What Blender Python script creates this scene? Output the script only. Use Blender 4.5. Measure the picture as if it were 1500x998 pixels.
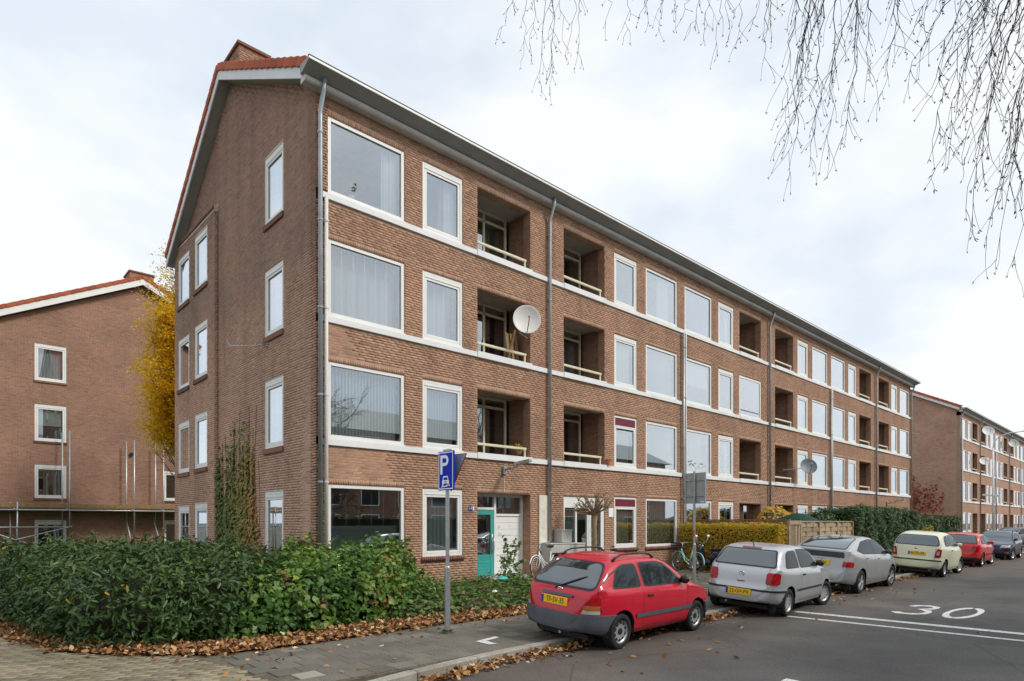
import bpy, bmesh, math, random
import numpy as np
from mathutils import Vector, Matrix
for _o in list(bpy.data.objects): bpy.data.objects.remove(_o)
scene = bpy.context.scene
col = scene.collection
R_ = math.radians
rng = random.Random(7)
nrg = np.random.default_rng(11)

# ------------------------------------------------------------------ camera
CAM = Vector((-6.285, -13.18, 1.85))
HEAD = math.atan(981 / 913.0)             # angle between the view direction and the long facade (+X)
cam_d = bpy.data.cameras.new("camera")
cam_d.sensor_width = 36.0
cam_d.sensor_fit = 'HORIZONTAL'
cam_d.lens = 913.0 / 1500 * 36
cam_d.shift_y = (765 - 499) / 1500.0
cam_d.clip_start = 0.05
cam_d.clip_end = 3000
cam = bpy.data.objects.new("camera", cam_d)
cam.location = CAM
cam.rotation_euler = (R_(90), 0, HEAD - R_(90))
col.objects.link(cam)
scene.camera = cam

# ------------------------------------------------------------------ sky and sun
SUN_EL, SUN_AZ = 42.0, 152.0              # compass-like: azimuth measured from +Y clockwise towards +X
w = bpy.data.worlds.new("World"); scene.world = w; w.use_nodes = True
nt = w.node_tree; nt.nodes.clear()
def wn(t, **k):
    n = nt.nodes.new(t)
    for a, b in k.items(): setattr(n, a, b)
    return n
out = wn("ShaderNodeOutputWorld"); bg = wn("ShaderNodeBackground")
sky = wn("ShaderNodeTexSky", sky_type='NISHITA', sun_disc=False, sun_elevation=R_(SUN_EL), sun_rotation=R_(SUN_AZ), air_density=1.2, dust_density=1.0)
tc = wn("ShaderNodeTexCoord")
mp = wn("ShaderNodeMapping"); mp.inputs['Scale'].default_value = (1.0, 1.0, 2.2); mp.inputs['Location'].default_value = (3.1, 1.7, 0.4)
n1 = wn("ShaderNodeTexNoise"); n1.inputs['Scale'].default_value = 2.1; n1.inputs['Detail'].default_value = 6; n1.inputs['Roughness'].default_value = 0.52; n1.inputs['Distortion'].default_value = 0.35
n2 = wn("ShaderNodeTexNoise"); n2.inputs['Scale'].default_value = 3.3; n2.inputs['Detail'].default_value = 5; n2.inputs['Roughness'].default_value = 0.5
mp2 = wn("ShaderNodeMapping"); mp2.inputs['Location'].default_value = (7.7, 2.2, 5.1); mp2.inputs['Scale'].default_value = (1, 1, 2.0)
r1 = wn("ShaderNodeValToRGB")             # how much cloud covers the blue
r1.color_ramp.elements[0].position = 0.30; r1.color_ramp.elements[0].color = (0.84, 0.84, 0.84, 1)
r1.color_ramp.elements[1].position = 0.52; r1.color_ramp.elements[1].color = (0.98, 0.98, 0.98, 1)
r2 = wn("ShaderNodeValToRGB")             # grey bellies and bright tops of the clouds
r2.color_ramp.elements[0].position = 0.38; r2.color_ramp.elements[0].color = (0.75, 0.83, 0.92, 1)
r2.color_ramp.elements[1].position = 0.58; r2.color_ramp.elements[1].color = (0.945, 0.975, 1.0, 1)
sc_ = wn("ShaderNodeVectorMath", operation='SCALE'); sc_.inputs['Scale'].default_value = 6.7
mx = wn("ShaderNodeMix", data_type='RGBA')
L = nt.links.new
L(tc.outputs['Generated'], mp.inputs['Vector']); L(tc.outputs['Generated'], mp2.inputs['Vector'])
L(mp.outputs[0], n1.inputs['Vector']); L(mp2.outputs[0], n2.inputs['Vector'])
L(n1.outputs['Fac'], r1.inputs[0]); L(n2.outputs['Fac'], r2.inputs[0])
L(r2.outputs[0], sc_.inputs[0])
L(r1.outputs[0], mx.inputs['Factor']); L(sky.outputs[0], mx.inputs[6]); L(sc_.outputs[0], mx.inputs[7])
L(mx.outputs[2], bg.inputs['Color']); bg.inputs['Strength'].default_value = 0.1
L(bg.outputs[0], out.inputs['Surface'])

sun_d = bpy.data.lights.new("sun", 'SUN'); sun_d.energy = 1.5; sun_d.angle = R_(12); sun_d.color = (1.0, 0.95, 0.88)
sun = bpy.data.objects.new("sun", sun_d); col.objects.link(sun)
_sd = Vector((math.sin(R_(SUN_AZ)) * math.cos(R_(SUN_EL)), math.cos(R_(SUN_AZ)) * math.cos(R_(SUN_EL)), math.sin(R_(SUN_EL))))
sun.rotation_euler = _sd.to_track_quat('Z', 'Y').to_euler()
vs = scene.view_settings
vs.view_transform = 'Standard'; vs.look = 'None'; vs.gamma = 1.0; vs.exposure = 0.66; vs.use_curve_mapping = False
scene.cycles.use_denoising = True
scene.cycles.max_bounces = 8; scene.cycles.transparent_max_bounces = 12
scene.cycles.caustics_reflective = False; scene.cycles.caustics_refractive = False

# ------------------------------------------------------------------ helpers: objects
def tag(o, label=None, cat=None, group=None, kind=None):
    if label: o["label"] = label
    if cat: o["category"] = cat
    if group: o["group"] = group
    if kind: o["kind"] = kind
    return o
def empty(name, loc=(0, 0, 0), rz=0.0, label=None, cat=None, group=None):
    o = bpy.data.objects.new(name, None); col.objects.link(o)
    o.location = loc; o.rotation_euler = (0, 0, rz); o.empty_display_size = 0.2
    return tag(o, label, cat, group)
def obj(name, me, mat=None, parent=None, loc=None, rot=None):
    if mat is not None and len(me.materials) == 0: me.materials.append(mat)
    o = bpy.data.objects.new(name, me); col.objects.link(o)
    if parent is not None: o.parent = parent
    if loc is not None: o.location = loc
    if rot is not None: o.rotation_euler = rot
    return o
def copy_tree(o, parent=None):
    kids = list(o.children)
    c = o.copy(); col.objects.link(c); c.parent = parent
    for k in kids: copy_tree(k, c)
    return c

class M:
    """collects shapes, builds ONE mesh"""
    def __init__(s): s.v = []; s.f = []
    def add(s, vs_, fs_):
        b = len(s.v); s.v += [tuple(p) for p in vs_]; s.f += [tuple(b + i for i in q) for q in fs_]; return s
    def box(s, x0, y0, z0, x1, y1, z1):
        return s.add([(x0,y0,z0),(x1,y0,z0),(x1,y1,z0),(x0,y1,z0),(x0,y0,z1),(x1,y0,z1),(x1,y1,z1),(x0,y1,z1)],
                     [(0,3,2,1),(4,5,6,7),(0,1,5,4),(1,2,6,5),(2,3,7,6),(3,0,4,7)])
    def cbox(s, x0, y0, z0, x1, y1, z1, c=0.01):
        """box with chamfered edges"""
        xs, ys, zs = (x0, x1), (y0, y1), (z0, z1); b = len(s.v); idx = {}
        for i in (0,1):
            for j in (0,1):
                for k in (0,1):
                    sx, sy, sz = (1-2*i), (1-2*j), (1-2*k)
                    for a in range(3):
                        p = [xs[i], ys[j], zs[k]]
                        q = [xs[i]+sx*c, ys[j]+sy*c, zs[k]+sz*c]; q[a] = p[a]
                        idx[(i,j,k,a)] = len(s.v); s.v.append(tuple(q))
        A = lambda *k: idx[k]
        F = []
        for i in (0,1): F.append([A(i,0,0,0),A(i,1,0,0),A(i,1,1,0),A(i,0,1,0)][::(-1 if i==0 else 1)])
        for j in (0,1): F.append([A(0,j,0,1),A(1,j,0,1),A(1,j,1,1),A(0,j,1,1)][::(1 if j==0 else -1)])
        for k in (0,1): F.append([A(0,0,k,2),A(1,0,k,2),A(1,1,k,2),A(0,1,k,2)][::(-1 if k==0 else 1)])
        for j in (0,1):
            for k in (0,1): F.append([A(0,j,k,1),A(1,j,k,1),A(1,j,k,2),A(0,j,k,2)])
        for i in (0,1):
            for k in (0,1): F.append([A(i,0,k,0),A(i,1,k,0),A(i,1,k,2),A(i,0,k,2)])
        for i in (0,1):
            for j in (0,1): F.append([A(i,j,0,0),A(i,j,1,0),A(i,j,1,1),A(i,j,0,1)])
        for i in (0,1):
            for j in (0,1):
                for k in (0,1): F.append([A(i,j,k,0),A(i,j,k,1),A(i,j,k,2)])
        s.f += [tuple(q) for q in F]; return s
    def quad(s, *p): return s.add(p, [tuple(range(len(p)))])
    def prism(s, poly, axis, a, b):
        n = len(poly)
        def P(q, t):
            return (t, q[0], q[1]) if axis == 'x' else (q[0], t, q[1]) if axis == 'y' else (q[0], q[1], t)
        vs_ = [P(q, a) for q in poly] + [P(q, b) for q in poly]
        fs_ = [tuple(range(n))[::-1], tuple(range(n, 2*n))] + [(i, (i+1) % n, n + (i+1) % n, n + i) for i in range(n)]
        return s.add(vs_, fs_)
    def tube(s, pts, r, n=8, cap=True, closed=False):
        pts = [Vector(p) for p in pts]; m = len(pts)
        rr = r if isinstance(r, (list, tuple)) else [r] * m
        rings = []; up = None
        for i, p in enumerate(pts):
            if closed: t = pts[(i+1) % m] - pts[i-1]
            else: t = pts[min(i+1, m-1)] - pts[max(i-1, 0)]
            if t.length < 1e-9: t = Vector((0,0,1))
            t.normalize()
            if up is None:
                up = Vector((0,0,1)) if abs(t.z) < 0.9 else Vector((1,0,0))
            a = t.cross(up)
            if a.length < 1e-6: a = t.cross(Vector((0,1,0.01)))
            a.normalize(); b = a.cross(t); b.normalize(); up = b
            rings.append([p + (a * math.cos(2*math.pi*k/n) + b * math.sin(2*math.pi*k/n)) * rr[i] for k in range(n)])
        vs_ = [q for r_ in rings for q in r_]; fs_ = []
        for i in range(m if closed else m - 1):
            j = (i+1) % m
            for k in range(n): fs_.append((i*n+k, i*n+(k+1) % n, j*n+(k+1) % n, j*n+k))
        if cap and not closed: fs_ += [tuple(range(n))[::-1], tuple(range((m-1)*n, m*n))]
        return s.add(vs_, fs_)
    def lathe(s, prof, c=(0,0,0), axis='z', n=24, closed=False, cap=True):
        """prof: list of (radius, offset along axis)"""
        m = len(prof); vs_ = []
        for r, h in prof:
            for k in range(n):
                a = 2*math.pi*k/n; u, v = r*math.cos(a), r*math.sin(a)
                p = (u, v, h) if axis == 'z' else (u, h, v) if axis == 'y' else (h, u, v)
                vs_.append((p[0]+c[0], p[1]+c[1], p[2]+c[2]))
        fs_ = []
        for i in range(m if closed else m-1):
            j = (i+1) % m
            for k in range(n): fs_.append((i*n+k, i*n+(k+1) % n, j*n+(k+1) % n, j*n+k))
        if not closed and cap:
            if prof[0][0] > 1e-6: fs_.append(tuple(range(n))[::-1])
            if prof[-1][0] > 1e-6: fs_.append(tuple(range((m-1)*n, m*n)))
        return s.add(vs_, fs_)
    def mesh(s, name, smooth=False, fix=True):
        me = bpy.data.meshes.new(name); me.from_pydata(s.v, [], s.f)
        if fix:
            bm = bmesh.new(); bm.from_mesh(me); bmesh.ops.recalc_face_normals(bm, faces=bm.faces); bm.to_mesh(me); bm.free()
        if smooth: me.polygons.foreach_set('use_smooth', [True]*len(me.polygons))
        me.update(); return me
    def build(s, name, mat, parent=None, smooth=False, loc=None, rot=None, fix=True):
        return obj(name, s.mesh(name, smooth, fix), mat, parent, loc, rot)

def np_mesh(name, V, faces_flat, sizes, tint=None):
    """numpy mesh; faces_flat indices, sizes loop totals; tint per vertex"""
    me = bpy.data.meshes.new(name)
    me.vertices.add(len(V)); me.vertices.foreach_set('co', np.ascontiguousarray(V, dtype=np.float32).ravel())
    me.loops.add(len(faces_flat)); me.loops.foreach_set('vertex_index', np.ascontiguousarray(faces_flat, dtype=np.int32))
    st = np.concatenate(([0], np.cumsum(sizes)[:-1])).astype(np.int32)
    me.polygons.add(len(sizes)); me.polygons.foreach_set('loop_start', st); me.polygons.foreach_set('loop_total', np.asarray(sizes, dtype=np.int32))
    if tint is not None:
        a = me.attributes.new('tint', 'FLOAT', 'POINT'); a.data.foreach_set('value', np.ascontiguousarray(tint, dtype=np.float32))
    me.update(calc_edges=True); return me

def text_mesh(name, body, size, mat, parent, loc, rot, depth=0.002, align='CENTER', sx=1.0, bold=0.0):
    cu = bpy.data.curves.new(name, 'FONT'); cu.body = body; cu.size = size; cu.extrude = depth; cu.offset = bold
    cu.align_x = align; cu.align_y = 'CENTER'; cu.resolution_u = 3
    t = bpy.data.objects.new(name, cu); col.objects.link(t)
    dg = bpy.context.evaluated_depsgraph_get(); dg.update()
    me = bpy.data.meshes.new_from_object(t.evaluated_get(dg)); bpy.data.objects.remove(t)
    me.materials.clear(); me.materials.append(mat)
    if sx != 1.0:
        for v_ in me.vertices: v_.co.x *= sx
    return obj(name, me, None, parent, loc, rot)
def hit_point(px, d):
    """a point d metres in front of the camera plane in the direction of photo pixel px (1500 wide)"""
    u, v_ = (px[0]-750)/913.0, -(px[1]-765)/913.0
    f = Vector((math.cos(HEAD), math.sin(HEAD), 0)); r = Vector((math.sin(HEAD), -math.cos(HEAD), 0))
    return CAM + (f + r*u + Vector((0,0,v_)))*d

# ------------------------------------------------------------------ helpers: materials
MATS = {}
class Mat:
    def __init__(s, name):
        s.m = bpy.data.materials.new(name); s.m.use_nodes = True; s.t = s.m.node_tree
        s.b = s.t.nodes['Principled BSDF']; s.o = s.t.nodes['Material Output']; MATS[name] = s.m
    def n(s, t, **k):
        q = s.t.nodes.new(t)
        for a, b in k.items():
            if a.startswith('i_'):
                q.inputs[a[2:].replace('_', ' ')].default_value = b
            else: setattr(q, a, b)
        return q
    def l(s, a, b): s.t.links.new(a, b)
    def coord(s, which='Object', scale=(1,1,1), rot=(0,0,0)):
        tc_ = s.n('ShaderNodeTexCoord'); mp_ = s.n('ShaderNodeMapping'); mp_.inputs['Scale'].default_value = scale; mp_.inputs['Rotation'].default_value = rot
        s.l(tc_.outputs[which], mp_.inputs['Vector']); return mp_.outputs[0]
    def noise(s, vec, scale, detail=4, rough=0.55):
        q = s.n('ShaderNodeTexNoise'); q.inputs['Scale'].default_value = scale; q.inputs['Detail'].default_value = detail; q.inputs['Roughness'].default_value = rough
        s.l(vec, q.inputs['Vector']); return q.outputs['Fac']
    def ramp(s, fac, stops):
        q = s.n('ShaderNodeValToRGB'); e = q.color_ramp.elements
        while len(e) < len(stops): e.new(0.5)
        for i, (p, c) in enumerate(stops): e[i].position = p; e[i].color = (c[0], c[1], c[2], 1)
        s.l(fac, q.inputs[0]); return q.outputs[0]
    def mul(s, a, b, fac=1.0, mode='MULTIPLY'):
        q = s.n('ShaderNodeMix', data_type='RGBA', blend_type=mode); q.inputs['Factor'].default_value = fac
        s.l(a, q.inputs[6])
        if hasattr(b, 'links'): s.l(b, q.inputs[7])
        else: q.inputs[7].default_value = (b[0], b[1], b[2], 1)
        return q.outputs[2]
    def mix(s, a, b, fac):
        q = s.n('ShaderNodeMix', data_type='RGBA')
        for i, x in ((6, a), (7, b)):
            if hasattr(x, 'links'): s.l(x, q.inputs[i])
            else: q.inputs[i].default_value = (x[0], x[1], x[2], 1)
        s.l(fac, q.inputs['Factor']); return q.outputs[2]
    def bump(s, h, strength=0.3, dist=0.01):
        q = s.n('ShaderNodeBump'); q.inputs['Strength'].default_value = strength; q.inputs['Distance'].default_value = dist
        s.l(h, q.inputs['Height']); s.l(q.outputs[0], s.b.inputs['Normal'])
    def setb(s, rough=0.6, spec=0.4, metal=0.0, coat=0.0):
        s.b.inputs['Roughness'].default_value = rough; s.b.inputs['Specular IOR Level'].default_value = spec
        s.b.inputs['Metallic'].default_value = metal; s.b.inputs['Coat Weight'].default_value = coat; return s
    def base(s, c):
        if hasattr(c, 'links'): s.l(c, s.b.inputs['Base Color'])
        else: s.b.inputs['Base Color'].default_value = (c[0], c[1], c[2], 1)
        return s
    def rnd(s):
        """per-piece random: vertex attribute 'tint' + object random, wrapped to 0..1"""
        a = s.n('ShaderNodeAttribute', attribute_name='tint'); o = s.n('ShaderNodeObjectInfo')
        ad = s.n('ShaderNodeMath', operation='ADD'); fr = s.n('ShaderNodeMath', operation='FRACT')
        s.l(a.outputs['Fac'], ad.inputs[0]); s.l(o.outputs['Random'], ad.inputs[1]); s.l(ad.outputs[0], fr.inputs[0]); return fr.outputs[0]

def plain(name, c, rough=0.6, spec=0.4, metal=0.0, coat=0.0, var=0.12, scale=6.0, bump=0.0):
    """a plain colour with slight uneven wear"""
    s = Mat(name).setb(rough, spec, metal, coat)
    vec = s.coord('Object'); nz = s.noise(vec, scale, 5, 0.6)
    lo = tuple(x*(1-var) for x in c); hi = tuple(min(1, x*(1+var)) for x in c)
    s.base(s.ramp(nz, [(0.3, lo), (0.7, hi)]))
    if bump: s.bump(s.noise(vec, scale*8, 3), bump, 0.004)
    return s.m
def pieces(name, stops, rough=0.85, spec=0.25, nscale=30, namt=0.35, patch=None, bump=0.3, streak=False):
    """material for bricks/tiles/leaves: colour picked per piece"""
    s = Mat(name).setb(rough, spec)
    c = s.ramp(s.rnd(), stops)
    vec = s.coord('Object'); g = s.noise(vec, nscale, 4, 0.65)
    c = s.mul(c, s.ramp(g, [(0.25, (1-namt,)*3), (0.75, (1+namt*0.4,)*3)]))
    if patch:
        gv = s.n('ShaderNodeNewGeometry'); pz = s.noise(gv.outputs['Position'], patch[0], 4, 0.6)
        c = s.mul(c, s.ramp(pz, [(0.35, patch[1]), (0.65, patch[2])]))
        if streak:     # rain streaks and soot: stains stretched down the wall
            ms = s.n('ShaderNodeMapping'); ms.inputs['Scale'].default_value = (1.6, 1.6, 0.16); s.l(gv.outputs['Position'], ms.inputs[0])
            c = s.mul(c, s.ramp(s.noise(ms.outputs[0], 1.1, 5, 0.62), [(0.30, (0.74,0.73,0.73)), (0.48, (1,1,1)), (0.70, (1.10,1.09,1.08))]))
    s.base(c)
    if bump: s.bump(g, bump, 0.003)
    return s
# ------------------------------------------------------------------ materials
BR = [(0.0,(0.26,0.105,0.065)),(0.15,(0.40,0.185,0.115)),(0.4,(0.46,0.215,0.130)),(0.6,(0.36,0.165,0.105)),(0.78,(0.52,0.265,0.165)),(0.9,(0.44,0.165,0.090)),(1.0,(0.24,0.13,0.095))]
GR = [(0.0,(0.25,0.155,0.115)),(0.2,(0.36,0.225,0.165)),(0.5,(0.41,0.255,0.185)),(0.75,(0.33,0.195,0.145)),(0.92,(0.46,0.30,0.22)),(1.0,(0.22,0.135,0.105))]
def calm(stops, k, mean, gain):
    return [(p, tuple((mean[i] + (c[i]-mean[i])*k)*gain[i] for i in range(3))) for p, c in stops]
BR = calm(BR, 0.62, (0.40,0.185,0.115), (1.15,1.46,1.56))
GR = calm(GR, 0.70, (0.36,0.225,0.165), (1.40,1.38,1.35))
m_brick = pieces('brick_red', BR, nscale=26, patch=(0.35, (0.86,0.85,0.84), (1.10,1.08,1.06)), streak=True).m
s = pieces('brick_grey', GR, nscale=26, patch=(0.30, (0.84,0.84,0.84), (1.10,1.06,1.03)), streak=True)
# the upper half of the gable is darker, weathered brick; the repointed lower half is paler
gv = s.n('ShaderNodeNewGeometry'); sp = s.n('ShaderNodeSeparateXYZ'); s.l(gv.outputs['Position'], sp.inputs[0])
wv = s.n('ShaderNodeMath', operation='MULTIPLY_ADD'); s.l(s.noise(gv.outputs['Position'], 0.5, 3), wv.inputs[0]); wv.inputs[1].default_value = 2.2; s.l(sp.outputs['Z'], wv.inputs[2])
mr = s.n('ShaderNodeMapRange'); mr.inputs['From Min'].default_value = 8.2; mr.inputs['From Max'].default_value = 9.4; s.l(wv.outputs[0], mr.inputs['Value'])
bc = s.b.inputs['Base Color'].links[0].from_socket
s.base(s.mul(bc, s.ramp(mr.outputs[0], [(0.0, (1.08,1.04,1.02)), (1.0, (0.80,0.80,0.82))])))
m_brick_grey = s.m
m_brick_sill = pieces('brick_sill', [(0,(0.16,0.085,0.06)),(0.5,(0.24,0.12,0.085)),(1,(0.30,0.16,0.11))]).m
m_mortar = plain('mortar', (0.44,0.31,0.225), 0.95, 0.1, var=0.2, scale=3)
m_mortar_grey = plain('mortar_grey', (0.58,0.50,0.42), 0.95, 0.1, var=0.2, scale=3)
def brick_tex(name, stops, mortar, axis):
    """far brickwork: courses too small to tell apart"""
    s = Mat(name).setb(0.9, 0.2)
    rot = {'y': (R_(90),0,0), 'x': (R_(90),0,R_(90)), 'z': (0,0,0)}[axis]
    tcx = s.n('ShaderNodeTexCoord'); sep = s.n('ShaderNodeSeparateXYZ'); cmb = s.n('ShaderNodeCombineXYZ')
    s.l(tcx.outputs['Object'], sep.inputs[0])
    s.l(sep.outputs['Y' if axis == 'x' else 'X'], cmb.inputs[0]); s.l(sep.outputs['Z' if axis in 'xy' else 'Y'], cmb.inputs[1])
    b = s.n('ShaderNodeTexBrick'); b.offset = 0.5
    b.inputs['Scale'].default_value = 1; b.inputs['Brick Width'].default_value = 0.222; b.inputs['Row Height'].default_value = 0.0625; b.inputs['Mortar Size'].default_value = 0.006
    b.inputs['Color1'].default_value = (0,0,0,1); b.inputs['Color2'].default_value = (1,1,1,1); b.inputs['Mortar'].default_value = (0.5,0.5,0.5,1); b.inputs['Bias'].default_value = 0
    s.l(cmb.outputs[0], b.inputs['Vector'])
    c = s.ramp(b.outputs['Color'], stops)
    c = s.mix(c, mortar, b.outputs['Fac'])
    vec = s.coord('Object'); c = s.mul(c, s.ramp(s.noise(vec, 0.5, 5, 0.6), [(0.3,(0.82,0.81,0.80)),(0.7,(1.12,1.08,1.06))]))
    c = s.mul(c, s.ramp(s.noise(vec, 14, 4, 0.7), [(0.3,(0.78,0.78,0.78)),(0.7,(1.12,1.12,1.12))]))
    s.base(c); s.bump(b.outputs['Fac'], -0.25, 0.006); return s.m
m_bt_y = brick_tex('far_brick_y', BR, (0.34,0.28,0.23), 'y')
m_bt_xr = brick_tex('recess_brick_shaded_x', [(p, (c[0]*0.8, c[1]*0.75, c[2]*0.72)) for p, c in BR], (0.27,0.22,0.18), 'x')  # facade brick darkened: the shade of the recesses is put into the colour
m_bt_x = brick_tex('far_brick_x', GR, (0.36,0.32,0.27), 'x')
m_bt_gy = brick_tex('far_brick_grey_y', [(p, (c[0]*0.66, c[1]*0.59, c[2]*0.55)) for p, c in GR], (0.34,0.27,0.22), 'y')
m_white = plain('white_frame', (0.80,0.80,0.77), 0.45, 0.4, var=0.04, scale=2)
m_cream = plain('cream_paint', (0.72,0.66,0.46), 0.5, 0.4, var=0.08)
m_band = plain('white_band', (0.76,0.77,0.76), 0.6, 0.3, var=0.08, scale=1.5)
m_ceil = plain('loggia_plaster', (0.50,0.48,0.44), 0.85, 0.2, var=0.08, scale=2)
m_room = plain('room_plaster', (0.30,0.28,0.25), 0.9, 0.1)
m_zinc = plain('zinc', (0.36,0.39,0.41), 0.45, 0.5, 0.5, var=0.14, scale=4)
m_pipe_white = plain('white_pipe', (0.66,0.64,0.60), 0.5, 0.4, var=0.08)
m_soffit = plain('soffit_grey', (0.34,0.35,0.34), 0.7, 0.3, var=0.1, scale=2)
m_cornice = plain('cornice_grey', (0.55,0.55,0.52), 0.65, 0.3, var=0.12, scale=2)
m_verge = plain('verge_board', (0.70,0.72,0.73), 0.55, 0.3, var=0.07, scale=1.5)
m_dark = plain('dark_trim', (0.02,0.02,0.022), 0.5, 0.4)
m_tile = pieces('roof_tile', [(0,(0.42,0.105,0.045)),(0.5,(0.52,0.145,0.065)),(1,(0.36,0.085,0.045))], rough=0.8, nscale=12).m
m_teal = plain('teal_paint', (0.045,0.36,0.32), 0.4, 0.5, var=0.06)
m_burg = plain('burgundy_panel', (0.16,0.012,0.03), 0.5, 0.4)
m_steel = plain('galvanised_steel', (0.42,0.44,0.45), 0.4, 0.5, 0.7, var=0.18, scale=14)
m_black = plain('black_plastic', (0.018,0.018,0.02), 0.45, 0.45)
m_rubber = plain('rubber', (0.022,0.022,0.023), 0.8, 0.3)
m_concrete = plain('concrete', (0.46,0.45,0.42), 0.9, 0.2, var=0.15, scale=5, bump=0.2)
m_cabinet = plain('cabinet_grey', (0.52,0.53,0.48), 0.5, 0.4, var=0.05)
def glass(name, tintc=(0.86,0.90,0.90), base=0.19, gain=0.85, rough=0.0):
    s = Mat(name); t = s.t
    tr = s.n('ShaderNodeBsdfTransparent'); tr.inputs[0].default_value = (*tintc, 1)
    gl = s.n('ShaderNodeBsdfGlossy'); gl.inputs['Roughness'].default_value = rough; gl.inputs['Color'].default_value = (0.93,0.96,1.0,1)
    lw = s.n('ShaderNodeLayerWeight'); lw.inputs['Blend'].default_value = 0.5
    pw = s.n('ShaderNodeMath', operation='POWER'); s.l(lw.outputs['Facing'], pw.inputs[0]); pw.inputs[1].default_value = 1.5
    ma = s.n('ShaderNodeMath', operation='MULTIPLY_ADD', use_clamp=True); ma.inputs[1].default_value = gain; ma.inputs[2].default_value = base
    s.l(pw.outputs[0], ma.inputs[0])
    mxs = s.n('ShaderNodeMixShader'); s.l(ma.outputs[0], mxs.inputs[0]); s.l(tr.outputs[0], mxs.inputs[1]); s.l(gl.outputs[0], mxs.inputs[2])
    s.l(mxs.outputs[0], s.o.inputs['Surface']); return s.m
m_glass = glass('window_glass')
def cloth(name, c, stripe=0):
    s = Mat(name).setb(0.85, 0.1)
    vec = s.coord('Object'); s.base(s.ramp(s.noise(vec, 9, 4), [(0.3, tuple(x*0.9 for x in c)), (0.7, c)]))
    s.b.inputs['Subsurface Weight'].default_value = 0.0
    return s.m
m_net = cloth('net_curtain', (0.86,0.86,0.85)); m_blind = cloth('pale_blind', (0.62,0.72,0.68)); m_grey_net = cloth('grey_net', (0.42,0.46,0.45))
m_lam = cloth('lamella', (0.70,0.72,0.75)); m_greenish = cloth('green_curtain', (0.30,0.34,0.26)); m_red_c = cloth('pink_curtain', (0.55,0.30,0.28))
m_venet = cloth('venetian_slats', (0.42,0.46,0.46)); m_roller = cloth('roller_shade', (0.66,0.74,0.70))
m_dark_c = cloth('dark_curtain', (0.10,0.10,0.10))

# foliage
def leafmat(name, stops, rough=0.5, trans=0.25, spec=0.35):
    s = Mat(name).setb(rough, spec)
    a = s.n('ShaderNodeAttribute', attribute_name='tint'); c = s.ramp(a.outputs['Fac'], stops); s.base(c)
    tl = s.n('ShaderNodeBsdfTranslucent'); s.l(c, tl.inputs[0])
    mxs = s.n('ShaderNodeMixShader'); mxs.inputs[0].default_value = trans
    s.l(s.b.outputs[0], mxs.inputs[1]); s.l(tl.outputs[0], mxs.inputs[2]); s.l(mxs.outputs[0], s.o.inputs['Surface']); return s.m
m_laurel = leafmat('laurel_leaf', [(0,(0.020,0.048,0.010)),(0.4,(0.040,0.088,0.018)),(0.75,(0.070,0.130,0.028)),(0.93,(0.12,0.18,0.04)),(1,(0.36,0.27,0.05))], 0.38, 0.2, 0.35)
m_bramble = leafmat('bramble_leaf', [(0,(0.035,0.085,0.018)),(0.35,(0.080,0.175,0.030)),(0.65,(0.145,0.26,0.042)),(0.85,(0.25,0.33,0.055)),(0.94,(0.33,0.31,0.07)),(1,(0.30,0.15,0.05))], 0.45, 0.3)
m_ground_leaf = leafmat('ground_cover_leaf', [(0,(0.045,0.10,0.025)),(0.5,(0.10,0.19,0.04)),(0.9,(0.17,0.26,0.055)),(1,(0.26,0.22,0.06))], 0.5, 0.3)
m_fallen = leafmat('fallen_leaf', [(0,(0.12,0.055,0.022)),(0.3,(0.27,0.12,0.045)),(0.6,(0.40,0.20,0.08)),(0.85,(0.50,0.29,0.13)),(0.96,(0.62,0.46,0.26)),(1,(0.70,0.62,0.45))], 0.8, 0.1, 0.2)
m_ivy = leafmat('ivy_leaf', [(0,(0.075,0.11,0.02)),(0.4,(0.19,0.21,0.04)),(0.6,(0.38,0.25,0.05)),(0.8,(0.44,0.15,0.06)),(1,(0.28,0.075,0.04))], 0.5, 0.2)
m_yellow = leafmat('autumn_leaf', [(0,(0.50,0.36,0.02)),(0.3,(0.78,0.49,0.015)),(0.65,(0.88,0.56,0.02)),(0.88,(0.90,0.64,0.05)),(1,(0.55,0.28,0.04))], 0.6, 0.5)
m_beech = leafmat('beech_leaf', [(0,(0.34,0.29,0.035)),(0.3,(0.62,0.50,0.05)),(0.55,(0.82,0.58,0.07)),(0.78,(0.74,0.32,0.05)),(1,(0.46,0.16,0.05))], 0.6, 0.45)
m_conifer = leafmat('conifer_leaf', [(0,(0.025,0.06,0.02)),(0.5,(0.055,0.115,0.035)),(0.85,(0.085,0.15,0.05)),(1,(0.17,0.20,0.06))], 0.6, 0.15)
m_redleaf = leafmat('red_creeper_leaf', [(0,(0.20,0.03,0.03)),(0.6,(0.42,0.07,0.05)),(1,(0.50,0.22,0.12))], 0.6, 0.3)
m_core = plain('hedge_core_shade', (0.030,0.034,0.018), 0.95, 0.05, var=0.3, scale=10)  # inner shade of the foliage put into the colour of the filler cores
m_core_brown = plain('hedge_brown_twigs', (0.09,0.06,0.03), 0.95, 0.05, var=0.3, scale=10)
m_bark = plain('bark', (0.14,0.11,0.085), 0.9, 0.15, var=0.25, scale=12, bump=0.5)
m_twig = plain('birch_twig', (0.075,0.062,0.06), 0.85, 0.2, var=0.2, scale=12)
m_birch = plain('birch_bark', (0.55,0.53,0.50), 0.8, 0.2, var=0.35, scale=5)
m_stub = plain('pollard_bark', (0.30,0.22,0.14), 0.9, 0.15, var=0.25, scale=14, bump=0.4)
m_wood = pieces('fence_wood', [(0,(0.40,0.30,0.19)),(0.5,(0.52,0.41,0.27)),(1,(0.34,0.26,0.17))], rough=0.85, nscale=10).m
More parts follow.
